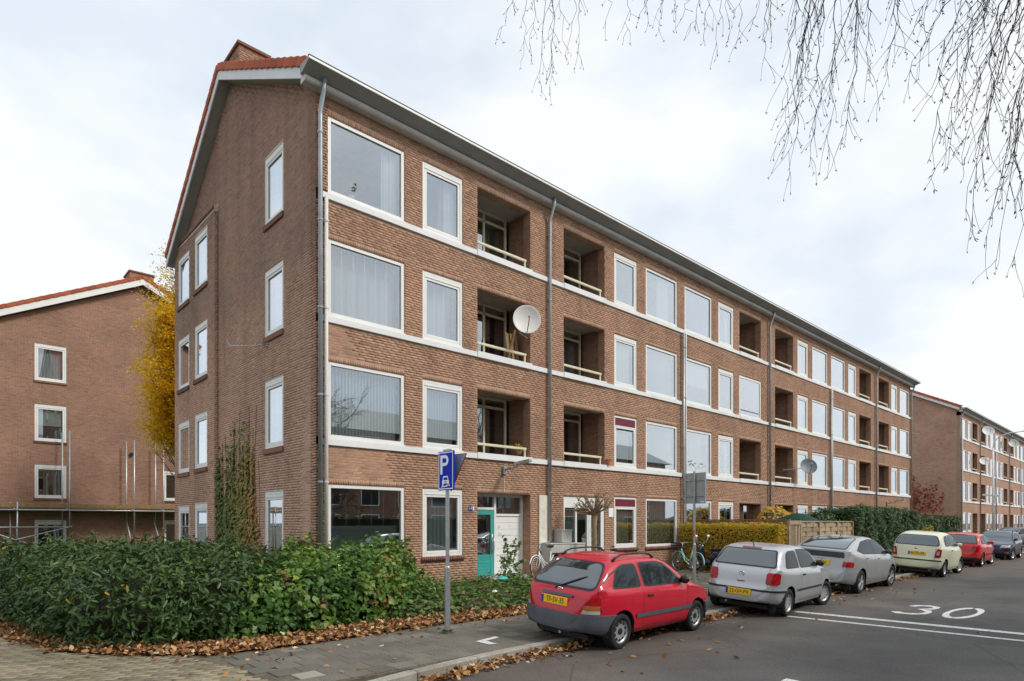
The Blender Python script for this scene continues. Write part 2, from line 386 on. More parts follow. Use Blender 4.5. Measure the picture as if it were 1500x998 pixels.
m_wood_dark = pieces('fence_wood_brown', [(0,(0.24,0.15,0.07)),(1,(0.34,0.22,0.11))], rough=0.85, nscale=10).m
m_soil = plain('soil', (0.07,0.05,0.033), 0.95, 0.1, var=0.35, scale=9, bump=0.5)

# ground surfaces
s = Mat('asphalt').setb(0.82, 0.3)
gv = s.n('ShaderNodeNewGeometry'); P_ = gv.outputs['Position']
c = s.ramp(s.noise(P_, 90, 4, 0.75), [(0.3,(0.050,0.050,0.051)),(0.6,(0.098,0.096,0.094)),(0.8,(0.18,0.175,0.165))])
c = s.mul(c, s.ramp(s.noise(P_, 28, 3, 0.7), [(0.3,(0.72,0.72,0.72)),(0.7,(1.25,1.25,1.24))]))
c = s.mul(c, s.ramp(s.noise(P_, 0.6, 5, 0.6), [(0.3,(0.70,0.70,0.72)),(0.7,(1.28,1.25,1.20))]))
sp = s.n('ShaderNodeSeparateXYZ'); s.l(P_, sp.inputs[0])
# brown grit washed towards the kerb, with a ragged edge
ad = s.n('ShaderNodeMath', operation='MULTIPLY_ADD'); s.l(s.noise(P_, 0.7, 5, 0.65), ad.inputs[0]); ad.inputs[1].default_value = 3.0; s.l(sp.outputs['Y'], ad.inputs[2])
mr = s.n('ShaderNodeMapRange'); mr.inputs['From Min'].default_value = -8.4; mr.inputs['From Max'].default_value = -5.9; s.l(ad.outputs[0], mr.inputs['Value'])
c = s.mix(c, s.mul(c, (1.55,1.32,1.12)), mr.outputs[0])
# worn tyre tracks
wv = s.n('ShaderNodeTexWave', wave_type='BANDS', bands_direction='Y'); wv.inputs['Scale'].default_value = 0.09; wv.inputs['Distortion'].default_value = 3.0; wv.inputs['Detail'].default_value = 3; wv.inputs['Detail Scale'].default_value = 0.4
mpw = s.n('ShaderNodeMapping'); mpw.inputs['Scale'].default_value = (0.12,1,1); s.l(P_, mpw.inputs[0]); s.l(mpw.outputs[0], wv.inputs[0])
c = s.mul(c, s.ramp(wv.outputs['Fac'], [(0.0,(0.88,0.88,0.89)),(0.6,(1.05,1.05,1.05))]))
vo = s.n('ShaderNodeTexVoronoi', feature='DISTANCE_TO_EDGE'); vo.inputs['Scale'].default_value = 0.33
dv = s.n('ShaderNodeMapping'); s.l(P_, dv.inputs[0]); s.l(s.noise(P_, 1.2, 4), dv.inputs['Location']); s.l(dv.outputs[0], vo.inputs['Vector'])
c = s.mul(c, s.ramp(vo.outputs['Distance'], [(0.0,(0.62,0.62,0.62)),(0.006,(1,1,1))]))
s.base(c); s.bump(s.noise(P_, 130, 3, 0.7), 0.5, 0.006); m_asphalt = s.m
s = pieces('pavement_tile', [(0,(0.155,0.142,0.118)),(0.5,(0.180,0.165,0.138)),(0.90,(0.200,0.183,0.152)),(0.96,(0.25,0.23,0.195)),(1,(0.36,0.34,0.29))], rough=0.88, nscale=60, namt=0.55, patch=(0.8,(0.80,0.80,0.79),(1.14,1.12,1.08)), bump=0.5)
m_ptile = s.m
m_paver = pieces('clinker_paver', [(0,(0.20,0.17,0.115)),(0.35,(0.29,0.25,0.17)),(0.7,(0.35,0.30,0.21)),(0.9,(0.30,0.245,0.19)),(1,(0.19,0.155,0.125))], rough=0.9, nscale=40, namt=0.4, patch=(0.9,(0.80,0.83,0.75),(1.12,1.10,1.06))).m
m_joint = plain('sandy_joint', (0.13,0.115,0.08), 0.95, 0.1, var=0.35, scale=9)
m_kerb = pieces('kerb_stone', [(0,(0.33,0.31,0.27)),(1,(0.44,0.42,0.37))], rough=0.9, nscale=40, namt=0.45, patch=(1.2,(0.72,0.70,0.66),(1.1,1.1,1.1))).m
s = Mat('road_paint').setb(0.75, 0.3); gv = s.n('ShaderNodeNewGeometry')
c = s.ramp(s.noise(gv.outputs['Position'], 14, 6, 0.8), [(0.34,(0.13,0.13,0.125)),(0.47,(0.60,0.60,0.58)),(0.8,(0.78,0.78,0.76))]); s.base(c); m_paint = s.m
m_land = plain('far_ground', (0.13,0.125,0.11), 0.95, 0.1, var=0.2, scale=0.4)

# ------------------------------------------------------------------ the ground
def sheet(name, poly, z, mat, kind='structure', thick=None):
    m = M()
    if thick: m.prism(poly, 'z', z-thick, z)
    else: m.quad(*[(p[0], p[1], z) for p in poly])
    return tag(m.build(name, mat), kind=kind)
sheet('ground', [(-900,-900),(900,-900),(900,900),(-900,900)], -0.03, m_land)
sheet('road', [(-60,-15.2),(260,-15.2),(260,-6.86),(-60,-6.86)], 0.0, m_asphalt)
sheet('opposite_pavement', [(-60,-19.5),(260,-19.5),(260,-15.2),(-60,-15.2)], 0.10, m_concrete, thick=0.16)
BEDEDGE = [(-7.6,4.0),(-5.9,1.0),(-5.46,-1.11),(-4.94,-2.95),(-4.32,-3.82),(-3.53,-4.50),(-2.18,-4.62),(-0.83,-4.5),(0.19,-4.5),(1.75,-4.62),(4.2,-4.62)]
pave = sheet('pavement', [(-40,-6.86),(260,-6.86),(260,30),(-40,30)], 0.088, m_joint, thick=0.15)
sheet('planting_bed', BEDEDGE + [(4.6,-3.2),(5.2,-1.35),(4.4,0.3),(4.4,0.3),(0.2,0.3),(0.2,11),(-7.6,11)], 0.112, m_soil)
sheet('garden', [(15.05,-4.0),(45,-4.0),(45,0.3),(15.05,0.3)], 0.118, m_soil)
sheet('rear_lawn', [(-40,12),(40,12),(40,23),(-40,23)], 0.11, plain('lawn', (0.06,0.10,0.03), 0.95, 0.1, var=0.35, scale=6))
# separate kerb stones
kerb = empty('kerb', (0,0,0)); kerb["kind"] = 'structure'
km = M().cbox(-0.498,-0.075,-0.02,0.498,0.075,0.115,0.014).mesh('kerb_stone')
km.materials.append(m_kerb)
def kerb_y(x): return -6.90 - (0.035*max(0, -x)**2 if x < 0 else 0)
for i in range(-3, 47):
    x = i + 0.35; a = math.atan2(kerb_y(x+0.5)-kerb_y(x-0.5), 1.0)
    o = obj('kerb_stone', km, None, kerb, (x, kerb_y(x), rng.uniform(-0.004,0.003)), (rng.uniform(-0.006,0.006), 0, a + rng.uniform(-0.006,0.006)))
tag(M().cbox(47.0-0.15,-6.975,-0.02,240,-6.825,0.115,0.012).build('far_kerb', m_kerb), kind='structure')

def piece_field(parent, name, stuffname, spots, sx, sy, h, mat, gap, n_single=300, z=0.088):
    """slabs laid flat: spots (x,y,rot); the nearest ones are objects, the rest one joined part"""
    spots = sorted(spots, key=lambda q: (q[0]-CAM.x)**2 + (q[1]-CAM.y)**2)
    me = M().cbox(-(sx-gap)/2,-(sy-gap)/2,-0.03,(sx-gap)/2,(sy-gap)/2,h,0.004).mesh(name)
    me.materials.append(mat)
    for q in spots[:n_single]:
        obj(name, me, None, parent, (q[0],q[1],z+rng.uniform(-0.002,0.003)), (rng.uniform(-0.005,0.005),rng.uniform(-0.005,0.005),q[2]+rng.uniform(-0.006,0.006)))
    rest = spots[n_single:]
    if not rest: return
    V = []; F = []; T = []
    tv = np.array([(a*(sx-gap)/2, b*(sy-gap)/2, c) for c in (-0.03, h) for a, b in ((-1,-1),(1,-1),(1,1),(-1,1))])
    tf = np.array([(4,5,6,7),(0,1,5,4),(1,2,6,5),(2,3,7,6),(3,0,4,7)])
    for i, q in enumerate(rest):
        a = q[2]+rng.uniform(-0.006,0.006); c_, s_ = math.cos(a), math.sin(a)
        v_ = tv.copy(); v_[:,0], v_[:,1] = tv[:,0]*c_-tv[:,1]*s_+q[0], tv[:,0]*s_+tv[:,1]*c_+q[1]
        v_[:,2] += z + rng.uniform(-0.002,0.003)
        V.append(v_); F.append(tf+8*i); T.append(np.full(8, rng.random()))
    F = np.concatenate(F); me2 = np_mesh(stuffname, np.concatenate(V), F.ravel(), np.full(len(F),4), np.concatenate(T))
    tag(obj(stuffname, me2, mat, parent), kind='stuff')
def in_poly(x, y, poly):
    c = False; n = len(poly)
    for i in range(n):
        x1,y1 = poly[i]; x2,y2 = poly[(i+1)%n]
        if (y1>y) != (y2>y) and x < (x2-x1)*(y-y1)/(y2-y1)+x1: c = not c
    return c
BEDPOLY = BEDEDGE + [(4.6,-3.2),(5.2,-1.35),(6.8,-1.35),(6.8,0.3),(0.2,0.3),(0.2,11),(-7.6,11)]
spots = []
for i in range(-14, 64):
    for j in range(0, 23):
        x, y = i*0.302 + 0.15*(j % 2) + 0.05, -6.66 + j*0.302
        if x < -3.55 - 0.12*(y+5.0) or x > 14.7 or y > -0.35: continue
        if in_poly(x, y+0.05, BEDPOLY): continue
        if y > -1.35 and x < 9.2: continue
        spots.append((x, y, 0.0))
piece_field(pave, 'paving_slab', 'paving_slabs', spots, 0.302, 0.302, 0.014, m_ptile, 0.007)
spots = []
a0 = math.atan2(-0.52, 0.85)
for i in range(-45, 46):
    for j in range(-70, 71):
        u, v_ = i*0.208 + 0.104*(j % 2), j*0.104
        x, y = -5.2 + u*math.cos(a0) - v_*math.sin(a0), -3.6 + u*math.sin(a0) + v_*math.cos(a0)
        if x > -3.72 - 0.12*(y+5.0) or x < -9 or y > 1.0 or y < -6.75: continue
        if in_poly(x, y+0.1, BEDPOLY): continue
        spots.append((x, y, a0))
piece_field(pave, 'clinker_paver', 'clinker_pavers', spots, 0.208, 0.104, 0.014, m_paver, 0.008)
# slabs of the stoop in front of the entrance
stoop = empty('stoop', (0,0,0)); stoop["kind"] = 'structure'
for i in range(5):
    M().cbox(5.0+i*0.82,-1.15,0.05,5.0+i*0.82+0.81,-0.02,0.22+rng.uniform(-0.004,0.004),0.012).build('stoop_slab', m_concrete, stoop)
# road paint: two bars across the road and the figures 30
mk = M().quad((5.93,-7.75,0.004),(6.07,-7.75,0.004),(6.33,-14.6,0.004),(6.19,-14.6,0.004)); tag(mk.build('road_marking_bar', m_paint), kind='structure')
mk = M().quad((6.66,-7.75,0.004),(6.88,-7.75,0.004),(7.14,-14.6,0.004),(6.92,-14.6,0.004)); tag(mk.build('road_marking_bar', m_paint), kind='structure')
def stroke(pts, wd, z):
    m = M(); pts = [Vector((p[0],p[1],0)) for p in pts]; n = len(pts); Lp=[]; Rp=[]
    for i in range(n):
        t = (pts[min(i+1,n-1)]-pts[max(i-1,0)]).normalized(); q = Vector((-t.y,t.x,0))
        # strokes of stretched road figures are thicker along the road
        k = wd*(0.5+0.9*abs(q.x)); Lp.append(pts[i]+q*k*0.5); Rp.append(pts[i]-q*k*0.5)
    for i in range(n-1): m.quad((*Lp[i][:2],z),(*Rp[i][:2],z),(*Rp[i+1][:2],z),(*Lp[i+1][:2],z))
    return m
def arc(cx, cy, rx, ry, a0_, a1_, n=16): return [(cx+rx*math.cos(R_(a0_+(a1_-a0_)*i/n)), cy+ry*math.sin(R_(a0_+(a1_-a0_)*i/n))) for i in range(n+1)]
# figure coordinates: road x = up the figure, road -y = to the reader's right
z3 = [( 9.55,-9.16)] + arc(9.38,-9.36,0.38,0.20,60,-150,14)[2:] 
three = [(9.45,-9.14),(9.68,-9.22),(9.78,-9.38),(9.68,-9.55),(9.42,-9.60),(9.18,-9.52),(9.05,-9.40),(8.92,-9.56),(8.62,-9.66),(8.32,-9.62),(8.14,-9.45),(8.13,-9.27),(8.30,-9.14)]
stk = stroke(three, 0.17, 0.0045); tag(stk.build('road_marking_figure', m_paint), kind='structure')
zero = arc(9.08,-10.16,0.93,0.235,0,360,28); stk = stroke(zero, 0.17, 0.0045); tag(stk.build('road_marking_figure', m_paint), kind='structure')
mk = M().quad((-0.45,-6.14,0.108),(0.0,-6.05,0.108),(0.0,-6.15,0.108),(-0.33,-6.22,0.108)).quad((-0.47,-6.14,0.1085),(-0.33,-6.22,0.1085),(-0.36,-6.50,0.1085),(-0.47,-6.46,0.1085))
tag(mk.build('pavement_marking', m_paint), kind='structure')
tag(M().quad((0.95,-10.0,0.004),(1.1,-10.0,0.004),(1.1,-11.2,0.004),(0.95,-11.2,0.004)).build('road_marking_bar', m_paint), kind='structure')
# ------------------------------------------------------------------ brickwork
BL, BH, JT = 0.210, 0.0505, 0.012
def free_intervals(u0, u1, z, h, holes):
    iv = [(u0, u1)]
    for a, b, c, d in holes:
        if z + h <= c + 1e-4 or z >= d - 1e-4: continue
        nv = []
        for p, q in iv:
            if b <= p or a >= q: nv.append((p, q)); continue
            if a > p: nv.append((p, a))
            if b < q: nv.append((b, q))
        iv = nv
    return iv
def courses(u0, u1, z0, z1, holes, clip=None):
    out_ = []; k = 0; z = z0; pitch = BL + JT
    while z + BH <= z1 + 1e-6:
        off = (0.0, 0.5, 0.22, 0.72)[k % 4] * pitch
        lo, hi = (u0, u1) if clip is None else clip(z + BH)
        lo, hi = max(lo, u0), min(hi, u1)
        if hi - lo > 0.05:
            for p, q in free_intervals(lo, hi, z, BH, holes):
                i = math.floor((p - off) / pitch)
                while True:
                    a, b = off + i*pitch, off + i*pitch + BL
                    i += 1
                    if a >= q: break
                    a2, b2 = max(a, p + 0.003), min(b, q - 0.003)
                    if b2 - a2 > 0.03: out_.append((a2, b2, z, z + BH))
        z += BH + JT; k += 1
    return out_
def soldiers(u0, u1, z0, h):
    n = max(1, round((u1-u0)/(BH+JT))); p = (u1-u0)/n
    return [(u0+i*p+JT/2, u0+(i+1)*p-JT/2, z0+0.005, z0+h-0.005) for i in range(n)]
def brick_part(parent, rects, plane, off, mat, singles, proud=0.0045, name='brickwork'):
    """plane 'y': face -y at y=off ; plane 'x': face -x at x=off. The `singles` nearest full bricks become objects."""
    rects = np.array(rects)
    cu, cz = (rects[:,0]+rects[:,1])/2, (rects[:,2]+rects[:,3])/2
    cx, cy = (cu, np.full_like(cu, off)) if plane == 'y' else (np.full_like(cu, off), cu)
    d = (cx-CAM.x)**2 + (cy-CAM.y)**2 + (cz-CAM.z)**2
    full = (np.abs(rects[:,1]-rects[:,0]-BL) < 1e-3) & (cz > 1.35)
    pick = np.zeros(len(rects), bool)
    if singles:
        idx = np.where(full)[0]; pick[idx[np.argsort(d[idx])[:singles]]] = True
        me = M().cbox(-BL/2, -proud, -BH/2, BL/2, 0.004, BH/2, 0.003).mesh('brick'); me.materials.append(mat)
        for i in np.where(pick)[0]:
            o = obj('brick', me, None, parent, (float(cx[i]), float(cy[i]), float(cz[i])))
            if plane == 'x': o.rotation_euler = (0, 0, -math.pi/2)
    r = rects[~pick]; n = len(r)
    pr = proud + nrg.uniform(-0.0012, 0.0012, n)
    U = np.stack([r[:,0],r[:,1],r[:,1],r[:,0]]*2, 1); Z = np.stack([r[:,2],r[:,2],r[:,3],r[:,3]]*2, 1)
    D = np.concatenate([np.zeros((n,4))+0.001, -pr[:,None].repeat(4,1)], 1)
    V = np.stack([U, off+D, Z], 2) if plane == 'y' else np.stack([off+D, U, Z], 2)
    tf = np.array([(4,5,6,7),(0,1,5,4),(1,2,6,5),(2,3,7,6),(3,0,4,7)])
    if plane == 'x': tf = tf[:, ::-1]
    F = (tf[None] + 8*np.arange(n)[:,None,None]).reshape(-1,4)
    me = np_mesh(name, V.reshape(-1,3), F.ravel(), np.full(len(F),4), nrg.random(n).repeat(8))
    return tag(obj(name, me, mat, parent), kind='stuff')
def wall_boxes(m, u0, u1, z0, z1, holes, plane, a, b):
    zs = sorted({z0, z1, *[min(max(h[2],z0),z1) for h in holes], *[min(max(h[3],z0),z1) for h in holes]})
    for c, d in zip(zs, zs[1:]):
        if d - c < 1e-4: continue
        for p, q in free_intervals(u0, u1, c, d-c, holes):
            if plane == 'y': m.box(p, a, c, q, b, d)
            else: m.box(a, p, c, b, q, d)
    return m

# ------------------------------------------------------------------ windows (origin: lower-left seen from outside, outside is -y)
WC = {}
def bars(x0, z0, x1, z1, wd, y0, y1, mull=(), trans=(), c=0.006):
    m = M()
    m.cbox(x0, y0, z0, x0+wd, y1, z1, c); m.cbox(x1-wd, y0, z0, x1, y1, z1, c)
    m.cbox(x0+wd, y0, z1-wd, x1-wd, y1, z1, c); m.cbox(x0+wd, y0, z0, x1-wd, y1, z0+wd, c)
    for x in mull: m.cbox(x-wd/2, y0+0.004, z0+wd, x+wd/2, y1, z1-wd, c)
    for a, b, z in trans: m.cbox(a, y0+0.004, z-wd/2, b, y1, z+wd/2, c)
    return m
def cached(key, fn):
    if key not in WC: WC[key] = fn()
    return WC[key]
def pleats(x0, x1, z0, z1, y, amp=0.025, pitch=0.09):
    n = max(4, int((x1-x0)/pitch*5)); V = []; F = []
    for i in range(n+1):
        x = x0 + (x1-x0)*i/n; yy = y + amp*math.sin(2*math.pi*(x-x0)/pitch + 0.8*math.sin(x*7)) + 0.3*amp*math.sin(x*31)
        V += [(x, yy, z0), (x, yy + 0.2*amp, z1)]
    for i in range(n): F.append((2*i, 2*i+2, 2*i+3, 2*i+1))
    m = M(); m.add(V, F); return m
def curtain(win, w, h, style, f):
    x0, x1, z0, z1 = f+0.01, w-f-0.01, f, h-f+0.02
    W_ = x1-x0
    def put(m, mat, name='curtain', smooth=True): m.build(name, mat, win, smooth=smooth, fix=False)
    if style == 'right': put(pleats(x0+W_*0.76, x1, z0, z1, 0.22), m_net)
    elif style == 'right_wide': put(pleats(x0+W_*0.5, x1-W_*0.12, z0, z1, 0.22), m_net)
    elif style == 'pink':
        put(pleats(x0+W_*0.66, x1, z0, z1, 0.22), m_net); put(pleats(x0+W_*0.52, x0+W_*0.68, z0, z1, 0.25), m_red_c)
    elif style == 'net': put(pleats(x0, x1, z0, z1, 0.20, 0.02, 0.12), m_net)
    elif style == 'greynet': put(pleats(x0, x1, z0, z1, 0.20, 0.02, 0.12), m_grey_net)
    elif style == 'sides': put(pleats(x0, x0+W_*0.25, z0, z1, 0.2), m_net); put(pleats(x1-W_*0.3, x1, z0, z1, 0.2), m_net)
    elif style == 'drapes': put(pleats(x0, x0+W_*0.8, z0, z1, 0.22, 0.04, 0.16), m_grey_net)
    elif style == 'green': put(pleats(x0, x1, z0, z1, 0.22, 0.03, 0.14), m_greenish)
    elif style == 'dark': put(pleats(x0, x1, z0, z1, 0.3, 0.03, 0.14), m_dark_c)
    elif style in ('lamella', 'sparse', 'pale'):
        p = {'lamella': 0.085, 'sparse': 0.30, 'pale': 0.13}[style]; wd = {'lamella': 0.055, 'sparse': 0.035, 'pale': 0.122}[style]
        m = M(); n = int(W_/p)
        if style != 'sparse': put(M().box(x0,0.26,z0,x1,0.264,z1), m_blind if style == 'pale' else m_lam, 'blind_lining', False)
        for i in range(n+1):
            x = x0 + 0.02 + i*p
            if x + wd > x1: break
            m.add([(x,0.17,z0),(x+wd*0.95,0.17+wd*0.35,z0),(x+wd*0.95,0.17+wd*0.35,z1),(x,0.17,z1)], [(0,1,2,3)])
        put(m, {'lamella': m_lam, 'sparse': m_net, 'pale': m_blind}[style], 'blind', False)
        if style == 'sparse': put(pleats(x0, x1, z0, z1, 0.36, 0.01, 0.3), m_lam)
    elif style == 'roller': put(M().box(x0, 0.15, z0+(z1-z0)*0.42, x1, 0.155, z1), m_roller, 'roller_shade', False)
    elif style == 'venetian':
        m = M(); z = z0
        while z < z0 + (z1-z0)*0.44:
            m.add([(x0,0.13,z),(x1,0.13,z),(x1,0.155,z+0.012),(x0,0.155,z+0.012)], [(0,1,2,3)]); z += 0.028
        put(m, m_venet, 'blind', False)
        m = M()
        for i in range(6): x = x0+W_*(0.05+0.18*i); m.box(x,0.13,z0,x+0.008,0.134,z1)
        put(m, m_grey_net, 'blind_cord', False)
def window(parent, loc, w, h, kind, style='none', rz=0.0, mat=None, vent=True, topmat=None, detail=2):
    mat = mat or m_white; f = 0.085
    if kind == 'big':
        me = cached(('big', round(w,2), round(h,2)), lambda: bars(0,0,w,h,f,0.012,0.09).mesh('window'))
    else:
        me = cached(('small', round(w,2), round(h,2)), lambda: bars(0,0,w,h,0.07,0.012,0.09).mesh('window'))
    if not me.materials: me.materials.append(mat)
    win = obj('window', me, None, parent, loc, (0,0,rz))
    if kind == 'big':
        pane = cached(('bp', round(w,2), round(h,2)), lambda: M().box(f-0.01,0.05,f-0.01,w-f+0.01,0.056,h-f+0.01).mesh('pane'))
        g = f
    else:
        top = 0.0
        if topmat:
            top = 0.28; M().box(0.065,0.02,h-0.07-0.24,w-0.065,0.03,h-0.065).build('top_panel', topmat, win)
        def sm():
            m = bars(0.075,0.075,w-0.075,h-0.075-top-(0.07 if not topmat else 0),0.07,0.022,0.085)
            if not topmat: m.cbox(0.06,0.006,h-0.15,w-0.06,0.09,h-0.075,0.004)
            else: m.cbox(0.06,0.015,h-0.075-top-0.01,w-0.06,0.09,h-0.075-top+0.03,0.004)
            return m.mesh('sash')
        sash = cached(('sash', round(w,2), round(h,2), bool(topmat)), sm)
        if not sash.materials: sash.materials.append(mat)
        obj('sash', sash, None, win)
        pane = cached(('sp', round(w,2), round(h,2), bool(topmat)), lambda: M().box(0.14,0.055,0.14,w-0.14,0.061,h-0.13-top-0.06).mesh('pane'))
        g = 0.14
    if not pane.materials: pane.materials.append(m_glass)
    obj('pane', pane, None, win)
    if style != 'none': curtain(win, w, h, style, g)
    return win

SILL = [0.96, 3.76, 6.54, 9.32]; HEADZ = [2.71, 5.50, 8.28, 11.06]
RIDGE = (5.45, 14.75); EAVE0 = (-0.5, 11.69); EAVE1 = (10.85, 11.03)
def roof_z(y):
    if y <= RIDGE[0]: return EAVE0[1] + (y-EAVE0[0])*(RIDGE[1]-EAVE0[1])/(RIDGE[0]-EAVE0[0])
    return RIDGE[1] + (y-RIDGE[0])*(EAVE1[1]-RIDGE[1])/(EAVE1[0]-RIDGE[0])
def y_at(z, top=-0.2):
    """span of the gable wall at height z below the roof"""
    zz = z - top
    if zz <= 11.2: return (0.0, 10.6)
    a = RIDGE[0] - (RIDGE[1]-zz)*(RIDGE[0]-EAVE0[0])/(RIDGE[1]-EAVE0[1]); b = RIDGE[0] + (RIDGE[1]-zz)*(EAVE1[0]-RIDGE[0])/(RIDGE[1]-EAVE1[1])
    return (max(0, a), min(10.6, b))
def roof_mesh(x0, x1):
    m = M()
    for (ya, za), (yb, zb) in ((EAVE0, RIDGE), (EAVE1, RIDGE)):
        n = 16
        if ya < 0: ya, za = -0.36, roof_z(-0.36)-0.01
        for i in range(n):
            t0, t1 = i/n, (i+1)/n
            a = (ya+(yb-ya)*t0, za+(zb-za)*t0); b = (ya+(yb-ya)*t1, za+(zb-za)*t1)
            m.add([(x0,a[0],a[1]+0.03),(x1,a[0],a[1]+0.03),(x1,b[0],b[1]),(x0,b[0],b[1]),(x0,a[0],a[1]-0.10),(x1,a[0],a[1]-0.10),(x1,b[0],b[1]-0.13),(x0,b[0],b[1]-0.13)],
                  [(0,1,2,3),(7,6,5,4),(0,4,5,1),(1,5,6,2),(3,2,6,7),(0,3,7,4)])
    m.tube([(x0,RIDGE[0],RIDGE[1]-0.02),(x1,RIDGE[0],RIDGE[1]-0.02)], 0.11, 10)
    return m
def verge(root, x, sgn, flip=False):
    """verge boards, soffits and the separate verge tiles on the gable end at x; sgn -1: overhang to -x"""
    for (ya, za), (yb, zb) in ((EAVE0, RIDGE), (EAVE1, RIDGE)):
        ya2, za2 = ya + (yb-ya)*0.085 if ya < 0 else ya, za + (zb-za)*0.085 if ya < 0 else za
        M().prism([(ya2,za2-0.02),(yb,zb-0.02),(yb,zb-0.34),(ya2,za2-0.34)], 'x', x+sgn*0.30, x+sgn*0.335).build('verge_board', m_verge, root)
        M().prism([(ya2,za2-0.13),(yb,zb-0.13),(yb,zb-0.30),(ya2,za2-0.30)], 'x', x-sgn*0.02, x+sgn*0.297).build('verge_soffit', m_soffit, root)
        L_ = math.hypot(yb-ya, zb-za); n = 17; dy, dz = (yb-ya)/L_, (zb-za)/L_; s_ = 1 if dy > 0 else -1
        ang = math.atan2(dz, dy)
        me = M().cbox(min(sgn*0.36,sgn*0.12),-L_/n/2-0.02,0.03,max(sgn*0.36,sgn*0.12),L_/n/2+0.015,0.10,0.012).cbox(min(sgn*0.345,sgn*0.375),-L_/n/2-0.015,-0.11,max(sgn*0.345,sgn*0.375),L_/n/2-0.014,0.085,0.012).mesh('verge_tile')
        me.materials.append(m_tile)
        for i in range(1 if ya < 0 else 0, n):
            t = (i+0.5)/n; tilt = -0.08*(1 if s_ > 0 else -1)
            obj('verge_tile', me, None, root, (x, ya+(yb-ya)*t, za+(zb-za)*t+0.03), (ang + tilt, 0, 0))
def eaves(root, x0, x1):
    M().prism([(0.0,11.46),(-0.20,11.46),(-0.235,11.49),(-0.235,11.575),(-0.20,11.60),(0.0,11.60)], 'x', x0, x1).build('cornice', m_cornice, root)
    g = M().prism([(-0.10,11.605),(-0.225,11.607),(-0.53,11.71),(-0.53,11.78),(-0.10,11.79)], 'x', x0-0.06, x1+0.06)
    x = x0 + 0.9
    while x < x1:
        g.add([(x,-0.24,11.609),(x+0.03,-0.24,11.609),(x+0.03,-0.528,11.703),(x,-0.528,11.703)], [(0,1,2,3)]); x += 1.22
    g.build('gutter', m_soffit, root)
    M().cbox(x0-0.065,-0.56,11.715,x1+0.065,-0.532,11.775,0.006).build('gutter_lip', m_white, root)
    M().cbox(x0-0.07,-0.565,11.777,x1+0.07,-0.50,11.802,0.006).build('gutter_cap', m_dark, root)
def downpipe(root, x, z0=0.1, z1=11.45, y=-0.10, r=0.05, elbow=True, mat=None, name='downpipe'):
    pts = [(x,y,z0),(x,y,z1-0.55)]
    if elbow: pts += [(x,y,z1-0.42),(x,y-0.16,z1-0.05),(x,y-0.22,z1+0.18)]
    p = M().tube(pts, r, 12); o = p.build(name, mat or m_zinc, root, smooth=True)
    c = M()
    for z in np.arange(z0+0.7, z1-0.8, 1.95):
        c.lathe([(r*1.25,-0.02),(r*1.25,0.02)], (x,y,float(z)), 'z', 12); c.box(x-0.015,y,float(z)-0.015,x+0.015,0.0,float(z)+0.015)
    c.build('pipe_bracket', mat or m_zinc, o)
    return o
def lining(xa, xb, z0, z1, dep):
    """U of side walls and base strip of a recess, one sheet"""
    a, b = xa+0.004, xb-0.004
    if dep < 0.8: path = [(a,-0.001),(a,dep),(b,dep),(b,-0.001)]
    else: path = [(a,-0.001),(a,0.283),(a-0.16,0.286),(a-0.16,dep),(b+0.16,dep),(b+0.16,0.286),(b,0.283),(b,-0.001)]
    n = len(path)//2; V = [(p[0],p[1],z) for p in path for z in (z0,z1)]; F = [(2*i,2*i+2,2*i+3,2*i+1) for i in range(len(path)-1) if i != n-1]
    return M().add(V, F + [tuple(2*i for i in range(len(path)))])
def loggia(root, xa, xb, za, zt, rail_mat=None, style='dark', detail=2, glazed=False):
    dep, cz = 1.1, zt+0.12; fl = za-0.72
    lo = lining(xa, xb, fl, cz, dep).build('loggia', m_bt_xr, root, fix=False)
    M().box(xa-0.16,0.285,cz,xb+0.16,dep,cz+0.05).build('ceiling', m_ceil, lo)
    M().box(xa,0.285,fl-0.05,xb,dep,fl).build('floor', m_concrete, lo)
    fr = bars(0,0,xb-xa-0.01,cz-fl-0.02,0.075,dep-0.07,dep,mull=((xb-xa)*0.55,),trans=((0.07,xb-xa-0.08,cz-fl-0.32),)).build('door_frame', m_cream if detail == 2 and rail_mat is None else m_white, lo, loc=(xa+0.005,0,fl+0.01))
    M().box(0.05,dep-0.04,0.05,xb-xa-0.06,dep-0.034,cz-fl-0.07).build('pane', m_glass, fr)
    if style != 'none':
        pleats(0.08,(xb-xa)*0.94,0.05,cz-fl-0.36,dep+0.12,0.03,0.14).build('curtain', {'dark':m_dark_c,'green':m_greenish,'net':m_net,'grey':m_grey_net}[style], fr, smooth=True, fix=False)
    rm = rail_mat or m_cream
    M().cbox(xa+0.01,0.02,za+0.245,xb-0.12,0.075,za+0.315,0.01).cbox(xb-0.20,0.03,za+0.02,xb-0.15,0.07,za+0.25,0.005).build('rail', rm, lo)
    if glazed:
        fr2 = bars(0,0,xb-xa,zt-za,0.09,0.0,0.05).build('window_frame', m_white, lo, loc=(xa,0,za)); M().box(0.08,0.02,0.08,xb-xa-0.08,0.026,zt-za-0.08).build('pane', m_glass, fr2)
    return lo

STY = {}   # (unit, half, floor, which) -> style
def S_(u, h, big, small):
    for k in range(4): STY[(u,h,k,'big')] = big[k]; STY[(u,h,k,'small')] = small[k]
S_(0,0, ['venetian','lamella','sparse','right'], ['greynet','lamella','sparse','pink'])
S_(0,1, ['pale','pale','lamella','right_wide'], ['pale','pale','net','none'])
S_(1,0, ['drapes','drapes','roller','none'], ['sides','sides','none','right'])
S_(1,1, ['net','net','none','net'], ['net','net','net','lamella'])
S_(2,0, ['net','pale','none','none'], ['net','pale','right','net'])
S_(2,1, ['net','net','sides','none'], ['net','sides','right','net'])

